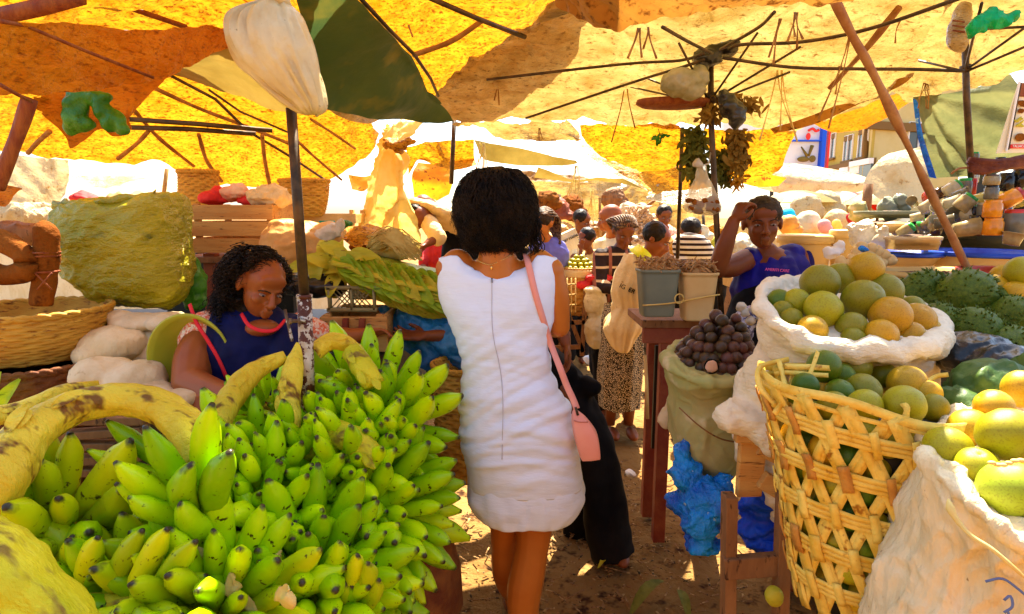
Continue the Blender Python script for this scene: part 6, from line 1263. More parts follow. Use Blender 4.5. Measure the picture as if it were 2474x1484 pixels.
def wr(p, nn):
    xx = p.x-P(1250,900,Y).x; z = p.z; zz = z+1.4*xx*xx
    low = max(0, min(1, (1.12-z)/.25)); hip = math.exp(-((z-.86)/.13)**2)
    d = .011*hip*noise.noise(V((xx*2.2, 3, zz*24)))+.0048*hip*noise.noise(V((xx*5, 9, zz*46+xx*6)))
    d += .011*math.exp(-((z-1.05)/.10)**2)*noise.noise(V((xx*2.5+zz*2, 5, zz*21+xx*7)))
    up = math.exp(-((z-1.24)/.12)**2); d += .010*up*noise.noise(V((xx*4.5, 7, zz*10-abs(xx)*9)))
    d += .005*noise.noise(p*6)+.0013*noise.noise(p*38)
    rd_ = lambda q: 1-min(1, abs(noise.noise(q))*4)
    d += .005*hip*rd_(V((xx*1.6, 2, zz*15)))+.004*math.exp(-((z-1.08)/.12)**2)*rd_(V((xx*2+1, 6, zz*13+xx*4)))+.003*up*rd_(V((xx*3, 8, zz*8-abs(xx)*7)))
    # side drag lines towards the seam
    d += .009*math.exp(-((z-.96)/.2)**2)*noise.noise(V((xx*3, 1, (zz-xx*.5)*34)))
    return d
mb = MB(); mb.rings([[full[k][j] for k in range(n)] for j in range(150)])
def dress_disp(mb, ox=None):
    me = bpy.data.meshes.new('t'); me.from_pydata(mb.v, [], mb.f); me.update(); nn = [v.normal.copy() for v in me.vertices]; bpy.data.meshes.remove(me)
    for i, v in enumerate(mb.v):
        q = nn[i]; 
        if q.dot(V((v.x-P(1250,900,Y).x, v.y-Y, 0))) < 0: q = -q
        mb.v[i] = v+q*wr(v, q)
dress_disp(mb); d_ = mb.build('dress', m_dress, t_); so_ = d_.modifiers.new('thick', 'SOLIDIFY'); so_.thickness = .003; so_.offset = -1
# rolled hem cuff
C_ = [(1156,1131,1406,.127),(1172,1129,1409,.130),(1196,1126,1413,.132),(1216,1134,1406,.131),(1237,1150,1390,.127),(1233,1158,1380,.118),(1200,1150,1390,.11)]
rings = [dring(*s_) for s_ in C_]; full = [cr([r_[k] for r_ in rings], 34) for k in range(n)]; mb = MB().rings([[full[k][j] for k in range(n)] for j in range(34)])
for i, v in enumerate(mb.v):
    a = math.atan2(v.y-Y, v.x-pe.x); j = i//n; mb.v[i] = v+V((math.cos(a), math.sin(a), 0))*(.006*math.sin(a*7+1)*noise.noise(V((a*2, j*.05, 0)))+.005*noise.noise(V((a*5, j*.12+a*1.5, 4))))+V((0,0,.004*math.sin(a*5+j*.1)))
mb.build('rolled_hem', m_dress, d_)
# zip and centre seam
def on_back(px, py, off=.002):
    # point on the back of the dress by interpolating the section table
    T = [(613,1063,1341,.050),(656,1060,1344,.078)]+S
    for a, b in zip(T, T[1:]):
        if a[0] <= py <= b[0]:
            k = (py-a[0])/(b[0]-a[0]); xl = a[1]+(b[1]-a[1])*k; xr = a[2]+(b[2]-a[2])*k; ry = a[3]+(b[3]-a[3])*k; break
    A_, B_ = P(xl, py, Y), P(xr, py, Y); c = (A_+B_)/2; rx = (B_.x-A_.x)/2; x = P(px, py, Y).x; u = max(-.98, min(.98, (x-c.x)/rx)); p = V((x, Y-ry*(1-abs(u)**2.3)**(1/2.3), c.z)); return p+V((0,-1,0))*(wr(p, 0)+off)
# back points project lower in the photo: shift so the zip starts at the neckline
zl = [on_back(x, y) for x, y in [(1190,668),(1190,720),(1191,770),(1196,810),(1206,855),(1213,900),(1216,960),(1215,1020),(1214,1070)]]
L = cr(zl, 60); MB().tube([p+V((0,-.0030,0)) for p in L], .0013, 5).build('zip', M('zip_grey', (.50,.50,.56), rough=.5, bump=0), d_)
for sx in (): MB().ribbon([p+V((sx,-.0018,0)) for p in L], .013, .0014, lambda p, i: V((0,-1,0))).build('zip_placket', m_dress, t_)
MB().box(zl[0]+V((0,-.002,-.004)), (.005,.003,.014)).build('zip_pull', m_steel, d_)
nl_ = cr([P(1107,615,Y-.05)]+[V((p.x, p.y, p.z)) for p in []]+[P(1135,640,Y-.062), P(1165,656,Y-.07), P(1195,661,Y-.072), P(1228,656,Y-.07), P(1255,640,Y-.06), P(1272,615,Y-.05)], 30)
# necklace
MB().tube(cr([P(1148,628,Y-.058), P(1172,638,Y-.066), P(1186,640,Y-.068), P(1205,632,Y-.066), P(1235,617,Y-.058)], 20), .0013, 5).ell(P(1187,648,Y-.07), (.003,.002,.006)).build('necklace', M('gold', (.8,.5,.15), rough=.25, bump=0, metal=1), t_)
# hair
mb = MB(); mb.ell(P(1197,492,Y), (.108,.112,.108)); mb.ell(P(1197,545,Y-.005), (.096,.095,.070)); mb.ell(P(1240,520,Y), (.058,.085,.09)); mb.ell(P(1150,520,Y), (.052,.085,.085)); mb.ell(P(1185,575,Y-.02), (.07,.06,.03))
fuse(mb, 'hair', m_hair, .007, t_, 5, .010, 16, fold=lambda p, n_: .006*noise.noise(V((p.x*60, p.y*60, p.z*7))))
strands(t_, P(1197,500,Y), (.112,.115,.114), 3000, m_hair, lambda d: .085+.055*max(0, d.z)+.02*random.random(), .0017, 3, face=(0,1,-.2), down=1.0, u0=(-.45,.96), curl=.0035)
strands(t_, P(1197,545,Y), (.102,.100,.080), 1500, m_hair, lambda d: .040+.045*random.random(), .0018, 5, face=(0,1,-.2), down=.9, u0=(-.75,.2), curl=.004, name='hair_ends')
mb = MB(); rh = random.Random(9)
for k in range(90):
    a = P(rh.uniform(1268,1292), rh.uniform(480,560), Y-.02); sx = 1
    mb.tube(cr([a, a+V((sx*.008, 0, -.03)), a+V((sx*rh.uniform(.0,.035), rh.uniform(-.02,.02), -.07)), a+V((sx*rh.uniform(-.01,.03), rh.uniform(-.02,.02), -.095))], 8), [.0018]*7+[.0005], 3)
mb.build('flyaway_hair', m_hair, t_)
# bag
t_ = thing('shoulder_bag', 'small salmon pink leather shoulder bag with a long strap across the white dress', 'bag', P(1418,1107,1.72))
sp = [P(1270,615,Y-.02), on_back(1276,640,.006), on_back(1290,700,.006), on_back(1308,760,.006), on_back(1330,830,.008), P(1352,888,Y-.085), P(1368,930,Y-.09), P(1384,965,Y-.10), P(1393,988,Y-.11)]
MB().ribbon(cr(sp, 50), .020, .003, lambda p, i: V((.35,-1,.1))).build('strap', m_pink, t_)
mb = MB(); rg = []
for (x0, x1, y0, y1, th) in [(1388,1404,988,1000,.012),(1383,1416,1004,1012,.022),(1386,1436,1040,1040,.032),(1396,1444,1080,1072,.034),(1404,1447,1106,1102,.030)]:
    a, b = P(x0, y0, 1.745), P(x1, y1, 1.745); rg.append([a+V((0,-th,0)), (a+b)/2+V((0,-th*1.15,0)), b+V((0,-th,0)), b+V((.004,0,0)), b+V((0,th,0)), (a+b)/2+V((0,th*1.1,0)), a+V((0,th,0)), a+V((-.004,0,0))])
full = [cr([r_[k] for r_ in rg], 16) for k in range(8)]; mb.rings([[full[k][j] for k in range(8)] for j in range(16)], cap=True); o = mb.build('bag_body', m_pink, t_, bevel=.003); bb_ = o
MB().ribbon(cr([P(1386,1016,1.715), P(1400,1020,1.705), P(1420,1020,1.705)], 8), .004, .002, lambda p, i: V((0,-1,0))).build('flap_edge', M('pink_dark', (.6,.2,.15), rough=.5, bump=0), bb_)
MB().tube([P(1390,984,1.73), P(1396,1004,1.72)], .004, 6).build('buckle', m_steel, bb_)

# ---- B. seated seller at left ----
t_ = thing('person', 'seated woman with curly black hair and navy apron with red trim looking down', 'person', P(590,1120,2.1))
hc = P(632,690,2.08); fd = (.62,-.62,-.42); mb = MB(); r, f, u = axes_from((.35,-.93,-.05)); ch = P(605,865,2.12); pe = P(590,1040,2.12)
head(mb, hc, fd, (.15,.1,1), .98); torso(mb, ch, pe, P(618,770,2.13), r, f, 1.1, 1.2, .06)
E1 = P(458,925,1.93)
limb(mb, [P(500,805,2.08), P(470,865,2.0), E1], [.062,.066,.056]); limb(mb, [E1, P(520,950,1.86), P(582,965,1.80)], [.056,.047,.030]); hand(mb, P(585,966,1.795), (.8,-.4,-.1), (0,0,-1), .7, .95)
limb(mb, [P(725,800,2.18), P(770,820,2.2), P(800,815,2.22)], [.056,.05,.043]); limb(mb, [P(800,815,2.22), P(850,812,2.25), P(880,806,2.27)], [.043,.034,.024]); hand(mb, P(882,806,2.27), (.9,-.1,.15), (0,-.4,-1), .8, .9, -1)
limb(mb, [pe+V((-.1,0,-.05)), P(500,1010,1.85), V((-.75,1.75,.35))], [.10,.09,.06]); limb(mb, [pe+V((.1,0,-.05)), P(640,1080,1.9), V((-.45,1.8,.35))], [.10,.09,.06])
for x in (-.75,-.45): mb.tube([V((x,1.78,.38)), V((x,1.85,.06))], [.055,.035], 10); mb.ell(V((x,1.77,.04)), (.04,.11,.035))
fuse(mb, 'body', m_skinM, .0055, t_, 4)
eyes(t_, hc, fd, (.15,.1,1), .98, .75)
mb = MB(); limb(mb, [P(500,800,2.08), P(482,830,2.06)], [.074,.072]); limb(mb, [P(725,800,2.18), P(758,808,2.19)], [.068,.062]); mb.ell(ch, (.185,.135,.19), (r, f, V((0,0,1)))); fuse(mb, 'blouse', m_floral, .008, t_, 3, .006, 18)
mb = MB(); mb.ell(ch+V((0.0,0,.01)), (.190,.150,.21), (r, f, V((0,0,1)))); mb.ell(P(590,960,2.1), (.19,.16,.18)); mb.ell(P(535,790,2.08), (.075,.07,.05)); mb.ell(P(700,790,2.15), (.06,.07,.05)); mb.ell(P(700,860,2.1), (.08,.10,.12)); mb.ell(P(540,850,2.03),(.06,.06,.10))
ap_ = fuse(mb, 'apron', m_apB, .008, t_, 5, .008, 9)
for q, w_ in [([(458,735,2.03),(475,780,1.99),(503,825,1.975),(528,868,1.965),(548,915,1.965)], .012), ([(583,758,2.02),(600,785,1.97),(630,799,1.95),(665,797,1.955),(690,772,2.02)], .012)]:
    MB().ribbon(cr([P(*x) for x in q], 24), w_, .004, lambda p, i: V((-.1,-1,.4))).build('red_trim', m_red, ap_)
MB().ell(P(632,792,2.045), (.058,.055,.030)).build('upper_chest', m_skinM, t_)
MB().ribbon(cr([P(688,748,1.985), P(695,780,1.965), P(706,825,1.955)], 10), .010, .003, lambda p, i: V((0,-1,.3))).build('zip', m_rust, ap_)
mb = MB(); limb(mb, [P(560,1040,2.05), P(480,990,1.92), P(440,940,1.98)], [.12,.09,.05]); limb(mb, [P(600,1060,2.0), P(600,1040,1.9)], [.14,.12]); fuse(mb, 'skirt', m_navy, .01, t_, 4, .01, 9)
mb = MB(); mb.ell(P(610,662,2.11), (.086,.09,.080)); mb.ell(P(630,650,2.09), (.068,.07,.048)); mb.ell(P(580,740,2.12), (.072,.08,.11)); mb.ell(P(570,790,2.10), (.05,.05,.05)); fuse(mb, 'hair', m_hair, .007, t_, 3, .02, 22)
for cq, rq, nq, sd_ in [(P(613,655,2.10),(.098,.098,.085),760,1),(P(582,735,2.11),(.074,.08,.10),640,2),(P(568,785,2.09),(.05,.05,.055),160,3)]:
    strands(t_, cq, rq, nq, m_hair, lambda d: .07+.03*random.random(), .0026, sd_, face=fd, curl=.009, down=.9, name='curls')
# ---- C. resting seller at right ----
t_ = thing('person', 'seller in a royal blue sleeveless apron resting her brow on her fist at the right', 'person', P(1860,800,2.75))
hc = P(1841,540,2.68); fd = (-.22,-.95,-.12); mb = MB(); r, f, u = axes_from((-.1,-.99,0)); ch = P(1868,690,2.78); pe = P(1875,860,2.8)
head(mb, hc, fd, (-.04,0,1), 1.02); torso(mb, ch, pe, P(1852,612,2.76), r, f, 1.05, 1.1, .05)
limb(mb, [P(1800,628,2.74), P(1765,645,2.66), P(1735,648,2.6)], [.05,.05,.042]); limb(mb, [P(1733,650,2.6), P(1752,590,2.57), P(1772,535,2.56)], [.042,.038,.027]); hand(mb, P(1772,537,2.56), (.35,-.1,.9), (.9,.3,-.3), 1.5, .95, 1, .02)
limb(mb, [P(1918,622,2.82), P(1928,680,2.76), P(1925,760,2.7)], [.060,.062,.052]); limb(mb, [P(1925,760,2.7), P(1900,800,2.55)], [.05,.035]); hand(mb, P(1898,800,2.54), (-.4,-.8,-.1), (0,0,-1), .5)
for sx in (-.12,.12): limb(mb, [pe+V((sx,0,-.05)), pe+V((sx,-.4,-.08))], [.09,.07]); limb(mb, [pe+V((sx,-.4,-.08)), V((pe.x+sx, pe.y-.42, .08))], [.06,.035]); mb.ell(V((pe.x+sx, pe.y-.48, .04)), (.04,.11,.035))
fuse(mb, 'body', m_skin, .0055, t_, 4)
eyes(t_, hc, fd, (-.04,0,1), 1.02, .5)
mb = MB(); mb.ell(ch-V((0,0,.02)), (.198,.155,.19), (r, f, V((0,0,1)))); mb.ell(P(1810,622,2.76), (.055,.06,.05)); mb.ell(P(1905,612,2.80), (.058,.07,.045)); mb.ell(P(1870,800,2.78), (.18,.14,.16)); mb.ell(P(1945,640,2.86),(.03,.05,.08))
ap_ = fuse(mb, 'apron', m_apR, .007, t_, 4, .010, 10, fold=lambda p, n_: .006*noise.noise(V((p.x*30, p.y*6, p.z*5))))
mb = MB(); limb(mb, [P(1862,770,2.72), P(1850,900,2.6)], [.20,.22]); fuse(mb, 'skirt', m_blackc, .012, t_, 4, .01, 9)
mb = MB(); mb.ell(hc+V((0,.004,.046)), (.081,.092,.076)); fuse(mb, 'cropped_hair', m_hairb, .005, t_, 3, .004, 60)
def textmesh(s, size, name, mat, parent, loc, right, up, th=.0008):
    cu = bpy.data.curves.new('t', 'FONT'); cu.body = s; cu.size = size; cu.extrude = th; cu.align_x = 'CENTER'; cu.align_y = 'CENTER'
    o = bpy.data.objects.new('t', cu); col.objects.link(o); dg = bpy.context.evaluated_depsgraph_get(); me = bpy.data.meshes.new_from_object(o.evaluated_get(dg)); bpy.data.objects.remove(o)
    me.materials.clear(); me.materials.append(mat); r_ = nz(right); u_ = nz(V(up)-r_*V(up).dot(r_)); n_ = r_.cross(u_)
    me.transform(Matrix((r_, u_, n_)).transposed().to_4x4()); ob = bpy.data.objects.new(name, me); col.objects.link(ob); ob.parent = parent
    o2 = parent.matrix_basis.translation.copy() if parent else V((0,0,0))
    if parent and parent.parent: o2 = o2+parent.parent.matrix_basis.translation
    ob.location = V(loc)-o2; return ob
textmesh('AMERITI CARE', .017, 'embroidered_name', M('thread_pink', (.8,.12,.35), rough=.6, bump=0), ap_, P(1877,653,2.605), (1,.06,-.08), (0,0,1))
# ---- D. person in black ahead of the woman in white ----
t_ = thing('person', 'person in long black wide trousers walking ahead, mostly hidden by the woman in white', 'person', P(1330,1330,2.6))
hc = P(1232,520,2.62); mb = MB(); r, f, u = axes_from((-.25,.97,0)); ch = P(1240,700,2.6); pe = P(1275,880,2.6)
head(mb, hc, (-.5,.85,-.1), (0,0,1), .92); torso(mb, ch, pe, P(1232,600,2.6), r, f, .9, 1, .05)
limb(mb, [P(1170,640,2.6), P(1130,740,2.58), P(1118,800,2.5)], [.045,.042,.036]); limb(mb, [P(1118,800,2.5), P(1070,810,2.42), P(1030,812,2.36)], [.036,.030,.022]); hand(mb, P(1032,812,2.36), (-1,-.15,.08), (0,-.35,1), .35, .95, -1)
limb(mb, [P(1310,640,2.6), P(1345,730,2.58), P(1358,800,2.5)], [.045,.042,.034]); limb(mb, [P(1358,800,2.5), P(1366,830,2.47)], [.034,.024]); hand(mb, P(1366,826,2.47), (.18,-.1,-1), (-1,0,.1), .75, 1.0, 1)
limb(mb, [pe, P(1400,1010,2.58), P(1490,1300,2.52)], [.09,.065,.035]); mb.ell(P(1498,1340,2.5)+V((0,.0,0)), (.04,.10,.03)); 
fuse(mb, 'body', m_skin, .006, t_, 4)
mb = MB(); mb.ell(hc+V((0,-.01,.02)), (.095,.105,.10)); fuse(mb, 'hair', m_hair, .01, t_, 2, .01, 20)
mb = MB(); mb.ell(ch, (.17,.12,.19), (r, f, V((0,0,1)))); limb(mb, [P(1175,640,2.6), P(1132,740,2.58), P(1112,800,2.5), P(1080,822,2.46)], [.055,.055,.06,.045]); limb(mb, [P(1310,640,2.6), P(1345,730,2.58), P(1356,790,2.5)], [.055,.05,.045]); fuse(mb, 'black_top', m_blackc, .009, t_, 4, .01, 12)
mb = MB(); mb.tube(cr([pe, P(1345,930,2.6), P(1400,1010,2.58), P(1445,1130,2.55), P(1487,1345,2.5)], 16), [.15,.145,.14,.13,.12,.115,.11,.105,.102,.10,.10,.10,.10,.10,.102,.105], 20, sq=.7); mb.tube(cr([pe+V((-.03,0,-.05)), P(1365,1080,2.72), P(1410,1300,2.8)], 12), [.14,.13,.12,.11,.10,.10,.095,.095,.095,.095,.10,.10], 18, sq=.7)
mb.ell(P(1360,905,2.55), (.06,.06,.05)); mb.ell(P(1425,935,2.55), (.055,.06,.05))
def tf(p, n_): return .035*noise.noise(V((p.x*9, p.y*9, p.z*1.5)))+.01*noise.noise(p*14)
fuse(mb, 'wide_trousers', m_blackc, .012, t_, 4, fold=tf)
# ---- E. stooping person with cream tabard and leopard skirt ----
LEO = None
def leox(nt, tc, base):
    mp = nt.nodes.new('ShaderNodeMapping'); nt.links.new(tc.outputs['Object'], mp.inputs[0]); mp.inputs['Scale'].default_value = (22,22,17)
    v = nt.nodes.new('ShaderNodeTexVoronoi'); v.feature = 'DISTANCE_TO_EDGE'; nt.links.new(mp.outputs[0], v.inputs[0])
    return _mix(nt, (.012,.008,.005), (.70,.52,.28), _ramp(nt, v.outputs[0], .12, .20))
m_leo = M('leopard_print', (.5,.4,.2), rough=.7, bump=.2, extra=leox)
def chkx(nt, tc, base):
    mp = nt.nodes.new('ShaderNodeMapping'); nt.links.new(tc.outputs['Object'], mp.inputs[0])
    wv = nt.nodes.new('ShaderNodeTexWave'); wv.bands_direction = 'Z'; wv.inputs['Scale'].default_value = 3.4; nt.links.new(mp.outputs[0], wv.inputs[0])
    wx = nt.nodes.new('ShaderNodeTexWave'); wx.bands_direction = 'X'; wx.inputs['Scale'].default_value = 2.6; nt.links.new(mp.outputs[0], wx.inputs[0])
    b = _mix(nt, base, (.65,.45,.25), _ramp(nt, wv.outputs[0], .90, .94)); return _mix(nt, b, (.30,.10,.06), _ramp(nt, wx.outputs[0], .90, .94))
m_plaid = M('plaid_sweater', (.022,.010,.008), rough=.8, bump=.4, bscale=70, bdist=.004, extra=chkx)
def strx(nt, tc, base):
    wv = nt.nodes.new('ShaderNodeTexWave'); wv.bands_direction = 'Z'; wv.inputs['Scale'].default_value = 8; nt.links.new(tc.outputs['Object'], wv.inputs[0])
    return _mix(nt, base, (.03,.012,.01), _ramp(nt, wv.outputs[0], .50, .56))
m_stripe = M('striped_shirt', (.80,.72,.55), rough=.8, bump=.2, extra=strx)
def simple(label, hx, hy, Y, fd, hs, top, sleeves, nb, pb, arms=(), skin=m_skin, hair='short', k=1.0, toplen=1.0, legs=True, legmat=m_blackc, tilt=(0,0,1), voxel=.009, armr=.036):
    # hx,hy head centre in the photo; nb chest, pb pelvis points; arms : list of (shoulder, elbow, wrist)
    hc = P(hx, hy, Y); ch = V(nb); pe = V(pb); t_ = thing('person', label, 'person', V((pe.x, pe.y, .0)))
    r, f, u = axes_from((fd[0]*.6, fd[1]-.2, 0)); mb = MB(); head(mb, hc, fd, tilt, hs); ud = (ch-pe).normalized()
    torso(mb, ch, pe, hc-V(tilt)*.10*hs-nz(fd)*.02, r, f, .92*k, 1, .05)
    for s_, e_, w_ in arms:
        limb(mb, [ch+ud*.06, s_], [.06*k, armr*1.15*k]); limb(mb, [s_, (V(s_)+V(e_))/2, e_], [armr*1.15*k, armr*1.1*k, armr*.95*k]); limb(mb, [e_, w_], [armr*.95*k, armr*.62*k]); hand(mb, w_, V(w_)-V(e_), (0,-.2,-1), .6, .95*k)
    if legs:
        for sx in (-.09, .09):
            kn = pe+r*sx+f*.1-V((0,0,.42*pe.z/.9)); kn = V((kn.x, kn.y, max(.3, pe.z*.52))); limb(mb, [pe+r*sx, kn, V((kn.x, kn.y-.04, .09))], [.09,.06,.035]); mb.ell(V((kn.x, kn.y-.06, .045)), (.04,.11,.04))
    fuse(mb, 'body', skin, voxel, t_, 3); eyes(t_, hc, fd, tilt, hs, .5)
    if hair == 'short': h = MB().ell(hc+V((0,0,.040*hs))-nz(V((fd[0],fd[1],0)))*.003*hs, (.081*hs,.092*hs,.078*hs)); fuse(h, 'hair', m_hair, .007, t_, 3, .004, 50)
    if hair == 'braids':
        h = MB().ell(hc+V((0,0,.040*hs))-nz(V((fd[0],fd[1],0)))*.003*hs, (.082*hs,.093*hs,.079*hs)); fuse(h, 'hair', m_hairb, .007, t_, 2, .004, 50)
        q = MB(); rr3, ff3, uu3 = axes_from(fd, tilt)
        for i in range(15):
            a = (i-7)*.20; L = [hc+(rr3*(math.sin(a)*.07)+ff3*(.06)+uu3*(.075))*hs, hc+(rr3*(math.sin(a)*.088)-ff3*.03+uu3*(.118*math.cos(a)**.5 if math.cos(a) > 0 else 0))*hs, hc+(rr3*(math.sin(a)*.09+.02)-ff3*.10+uu3*.03)*hs, hc+(rr3*(-.075+.01*i*.4)-ff3*.10-uu3*(.08+.004*i))*hs, hc+(rr3*(-.105+.008*i*.5)-ff3*.06-uu3*(.16))*hs]
            q.tube(cr(L, 14), .0075*hs, 6)
        q.build('braids', M('braid_tan', (.22,.13,.06), (.05,.02,.01), 60, .45,.55, rough=.6, bump=.6), t_)
    c_ = MB(); c_.ell(ch, (.17*k,.125*k,.18*k), (r, f, ud)); c_.ell((ch+pe)/2, (.16*k,.12*k,.20*k), (r, f, ud)); c_.ell(pe, (.17*k,.13*k,.12*k), (r, f, ud))
    for s_, e_, w_ in arms: q_ = V(s_)+(V(e_)-V(s_))*min(1, sleeves); limb(c_, [s_, q_], [armr*1.6*k, armr*1.45*k])
    if sleeves > 1:
        for s_, e_, w_ in arms: limb(c_, [e_, V(e_)+(V(w_)-V(e_))*(sleeves-1)], [armr*1.4*k, armr*1.1*k])
    fuse(c_, 'top', top, voxel, t_, 4, .01, 11)
    if legs:
        c_ = MB()
        for sx in (-.09, .09): kn = pe+r*sx+f*.1; kn = V((kn.x, kn.y, max(.3, pe.z*.52))); limb(c_, [pe+r*sx, kn, V((kn.x, kn.y-.03, .12))], [.12,.085,.07])
        fuse(c_, 'trousers', legmat, .012, t_, 3, .01, 9)
    return t_
Y = 3.9
t_ = simple('person bending forward in a cream tabard with a yellow collar and a leopard print skirt', 1582, 578, Y, (.80,-.30,-.50), 1.0, m_cream, .3, P(1538,668,Y), P(1505,775,Y+.05), [(P(1555,650,Y-.1), P(1580,720,Y-.15), P(1610,690,Y-.25))], legs=False, k=.88, skin=m_skinM, tilt=(.35,0,1))
mb = MB(); rg = []
for py, x0, x1, ry in [(735,1462,1545,.10),(780,1455,1552,.13),(850,1450,1555,.15),(920,1446,1550,.16),(980,1448,1545,.16)]:
    a, b = P(x0, py, Y+.1), P(x1, py, Y+.1); c = (a+b)/2; q = (b.x-a.x)/2; rg.append([c+V((q*math.cos(t)*(1+.05*math.sin(t*7)), ry*math.sin(t)*(1+.06*math.sin(t*9)), 0)) for t in np.linspace(0, 6.283, 60, endpoint=False)])
full = [cr([x[k] for x in rg], 24) for k in range(60)]; mb.rings([[full[k][j] for k in range(60)] for j in range(24)]); mb.disp(.012, 8); mb.build('leopard_skirt', m_leo, t_)
for px in (1480, 1525):
    p = P(px, 985, Y); q = V((p.x, p.y+.1, .05)); MB().tube([P(px, 940, Y+.1), q+V((0,0,.04))], [.045,.035], 10).ell(q+V((.02,-.05,-.01)), (.04,.11,.035)).build('leg', m_skin, t_)
mb = MB(); 
for py, x0, x1, th in [(598,1520,1562,.03),(640,1498,1560,.05),(690,1482,1556,.06),(730,1476,1552,.07),(765,1478,1545,.07),(800,1470,1532,.06),(830,1476,1515,.04),(842,1486,1502,.02)]:
    pass
rg = []
for py, x0, x1, th in [(612,1508,1566,.06),(650,1492,1562,.13),(700,1477,1556,.15),(738,1486,1550,.13),(748,1482,1550,.13),(785,1458,1548,.19),(812,1466,1530,.19),(838,1480,1510,.18)]:
    a, b = P(x0, py, Y-.02), P(x1, py, Y-.02); c = (a+b)/2; q = (b.x-a.x)/2; rg.append([c+V((q*math.cos(t)*(1+.03*math.sin(t*8+py)), -th*abs(math.sin(t))**.8*(1+.05*math.sin(t*11)), 0)) for t in np.linspace(math.pi, 0, 40)])
mb = MB(); full = [cr([x[k] for x in rg], 40) for k in range(40)]
for j in range(40): mb.v += [full[k][j] for k in range(40)]
for j in range(39):
    for k in range(39): a = j*40+k; mb.f.append((a, a+1, a+41, a+40))
mb.disp(.012, 9, 3); o = mb.build('tabard', m_cream, t_); tb_ = o; q = o.modifiers.new('t', 'SOLIDIFY'); q.thickness = .006
MB().ribbon(cr([P(1532,598,Y-.02), P(1548,610,Y-.12), P(1566,628,Y-.12), P(1574,640,Y-.06)], 14), .07, .006, lambda p, i: V((-.3,-.8,.5))).build('yellow_collar', m_yel, t_)
textmesh('IG  ER', .040, 'printed_letters', m_blackc, tb_, P(1515,698,Y-.185), (1,0,-.45), (0,0,1), .004)
# ---- other people in the market ----
simple('woman with tan braids and a dark plaid sweater looking down, left of the stooping person', 1507, 560, 4.4, (.12,-.80,-.50), 1.02, m_plaid, 1.8, P(1487,650,4.45), P(1482,760,4.5), [(P(1450,620,4.4), P(1448,690,4.3), P(1490,700,4.15)), (P(1530,620,4.45), P(1550,690,4.35), P(1530,700,4.2))], hair='braids', k=1.0)
simple('bald man seen from the side behind the braided woman', 1474, 528, 5.2, (-.9,.15,-.25), 1.05, m_sackW, 1, P(1478,610,5.3), P(1478,700,5.3), [(P(1450,590,5.3), P(1440,650,5.2), P(1430,690,5.1))], hair='', skin=m_skinM)
simple('woman in a periwinkle blue shirt looking left beside the shoulder of the woman in white', 1311, 540, 4.5, (-.75,-.65,-.12), 1.0, m_purple, .9, P(1325,625,4.55), P(1320,740,4.55), [(P(1296,592,4.5), P(1280,660,4.4), P(1300,700,4.3)), (P(1352,600,4.6), P(1358,660,4.6), P(1340,700,4.4))], hair='braids', k=.95, skin=m_skinL)
simple('child resting its chin on one hand behind the basket of limes', 1418, 578, 5.0, (-.75,-.6,-.1), .86, m_straw, .6, P(1428,640,5.05), P(1430,700,5.05), [(P(1405,625,5.0), P(1398,650,4.85), P(1403,605,4.85))], k=.72, legs=False, skin=m_skin)
simple('person in a cap bending over printed cartons in the crowd', 1403, 534, 6.0, (.8,-.4,-.4), 1.0, m_sackC, .8, P(1385,600,6.1), P(1375,690,6.1), [(P(1375,580,6.0), P(1385,620,5.9), P(1410,620,5.8))], k=.9)
simple('person with dark hair and checked shirt in the far crowd behind the ginger heap', 1604, 522, 6.2, (.1,-.9,-.35), 1.0, m_floral, .8, P(1608,580,6.3), P(1608,670,6.3), [(P(1585,560,6.3), P(1580,610,6.2), P(1600,620,6.1))], k=.9)
simple('person in a striped shirt bending down behind the tubs', 1668, 560, 4.6, (.1,.9,-.4), .95, m_stripe, .9, P(1675,608,4.5), P(1690,680,4.6), [(P(1648,610,4.5), P(1640,660,4.4), P(1655,690,4.4)), (P(1705,612,4.5), P(1715,660,4.5), P(1700,690,4.5))], k=.92)
simple('person bending over in a cream shirt left of the black haired head', 1006, 530, 4.2, (-.55,-.3,-.8), 1.0, m_cream, 1.0, P(1050,512,4.3), P(1130,560,4.4), [(P(1035,540,4.15), P(1060,575,4.05), P(1030,590,4.0)), (P(1040,500,4.45), P(1060,560,4.4), P(1030,590,4.3))], k=1.05, tilt=(.6,0,.8), skin=m_skin)
simple('person in a red top partly hidden behind the white dress on its left', 1085, 590, 4.9, (-.3,-.9,-.3), .9, m_redc, .9, P(1060,620,4.9), P(1070,700,4.9), [(P(1035,610,4.9), P(1020,640,4.8), P(1030,660,4.7))], k=.85)
# ================= market background =================
rg_ = random.Random(17)
sacklump('heap of pale ginger roots behind the stooping person', [(1550,540,5.0,.10,.10,.10),(1565,565,5.0,.10,.1,.08),(1545,510,5.0,.06,.08,.06)], M('ginger', (.62,.40,.20), (.78,.55,.32), 22, .4,.6, (.3,.15,.06), 50, .55,.6, .7, .6), .010, .03, 14, 'ginger_heap', 'ginger')
mb = MB()
for k in range(160): p = P(rg_.gauss(1552,16), rg_.uniform(500,590), 4.88+rg_.uniform(-.03,.05)); d = V((rg_.gauss(0,1), rg_.gauss(0,.4), rg_.gauss(0,1))).normalized()*rg_.uniform(.015,.035); mb.tube([p-d, p+V((0,-.008,0)), p+d], [.006,.012,.006], 5)
tag(mb.build('ginger_roots', M('ginger', (.6,.4,.2))), 'knobbly ginger roots covering the pale heap', 'ginger', kind='stuff')
t_ = basket('slatted basket full of small yellow limes between the white dress and the white sack', P(1400,650,4.5), .13, .11, .34, m_wickb, rows=14, n=60, amp=.006)
MB().lathe([(.10,.0),(.138,.005),(.145,-.02),(.138,-.05)], P(1400,650,4.5), 30).build('cloth_lining', m_cream, t_)
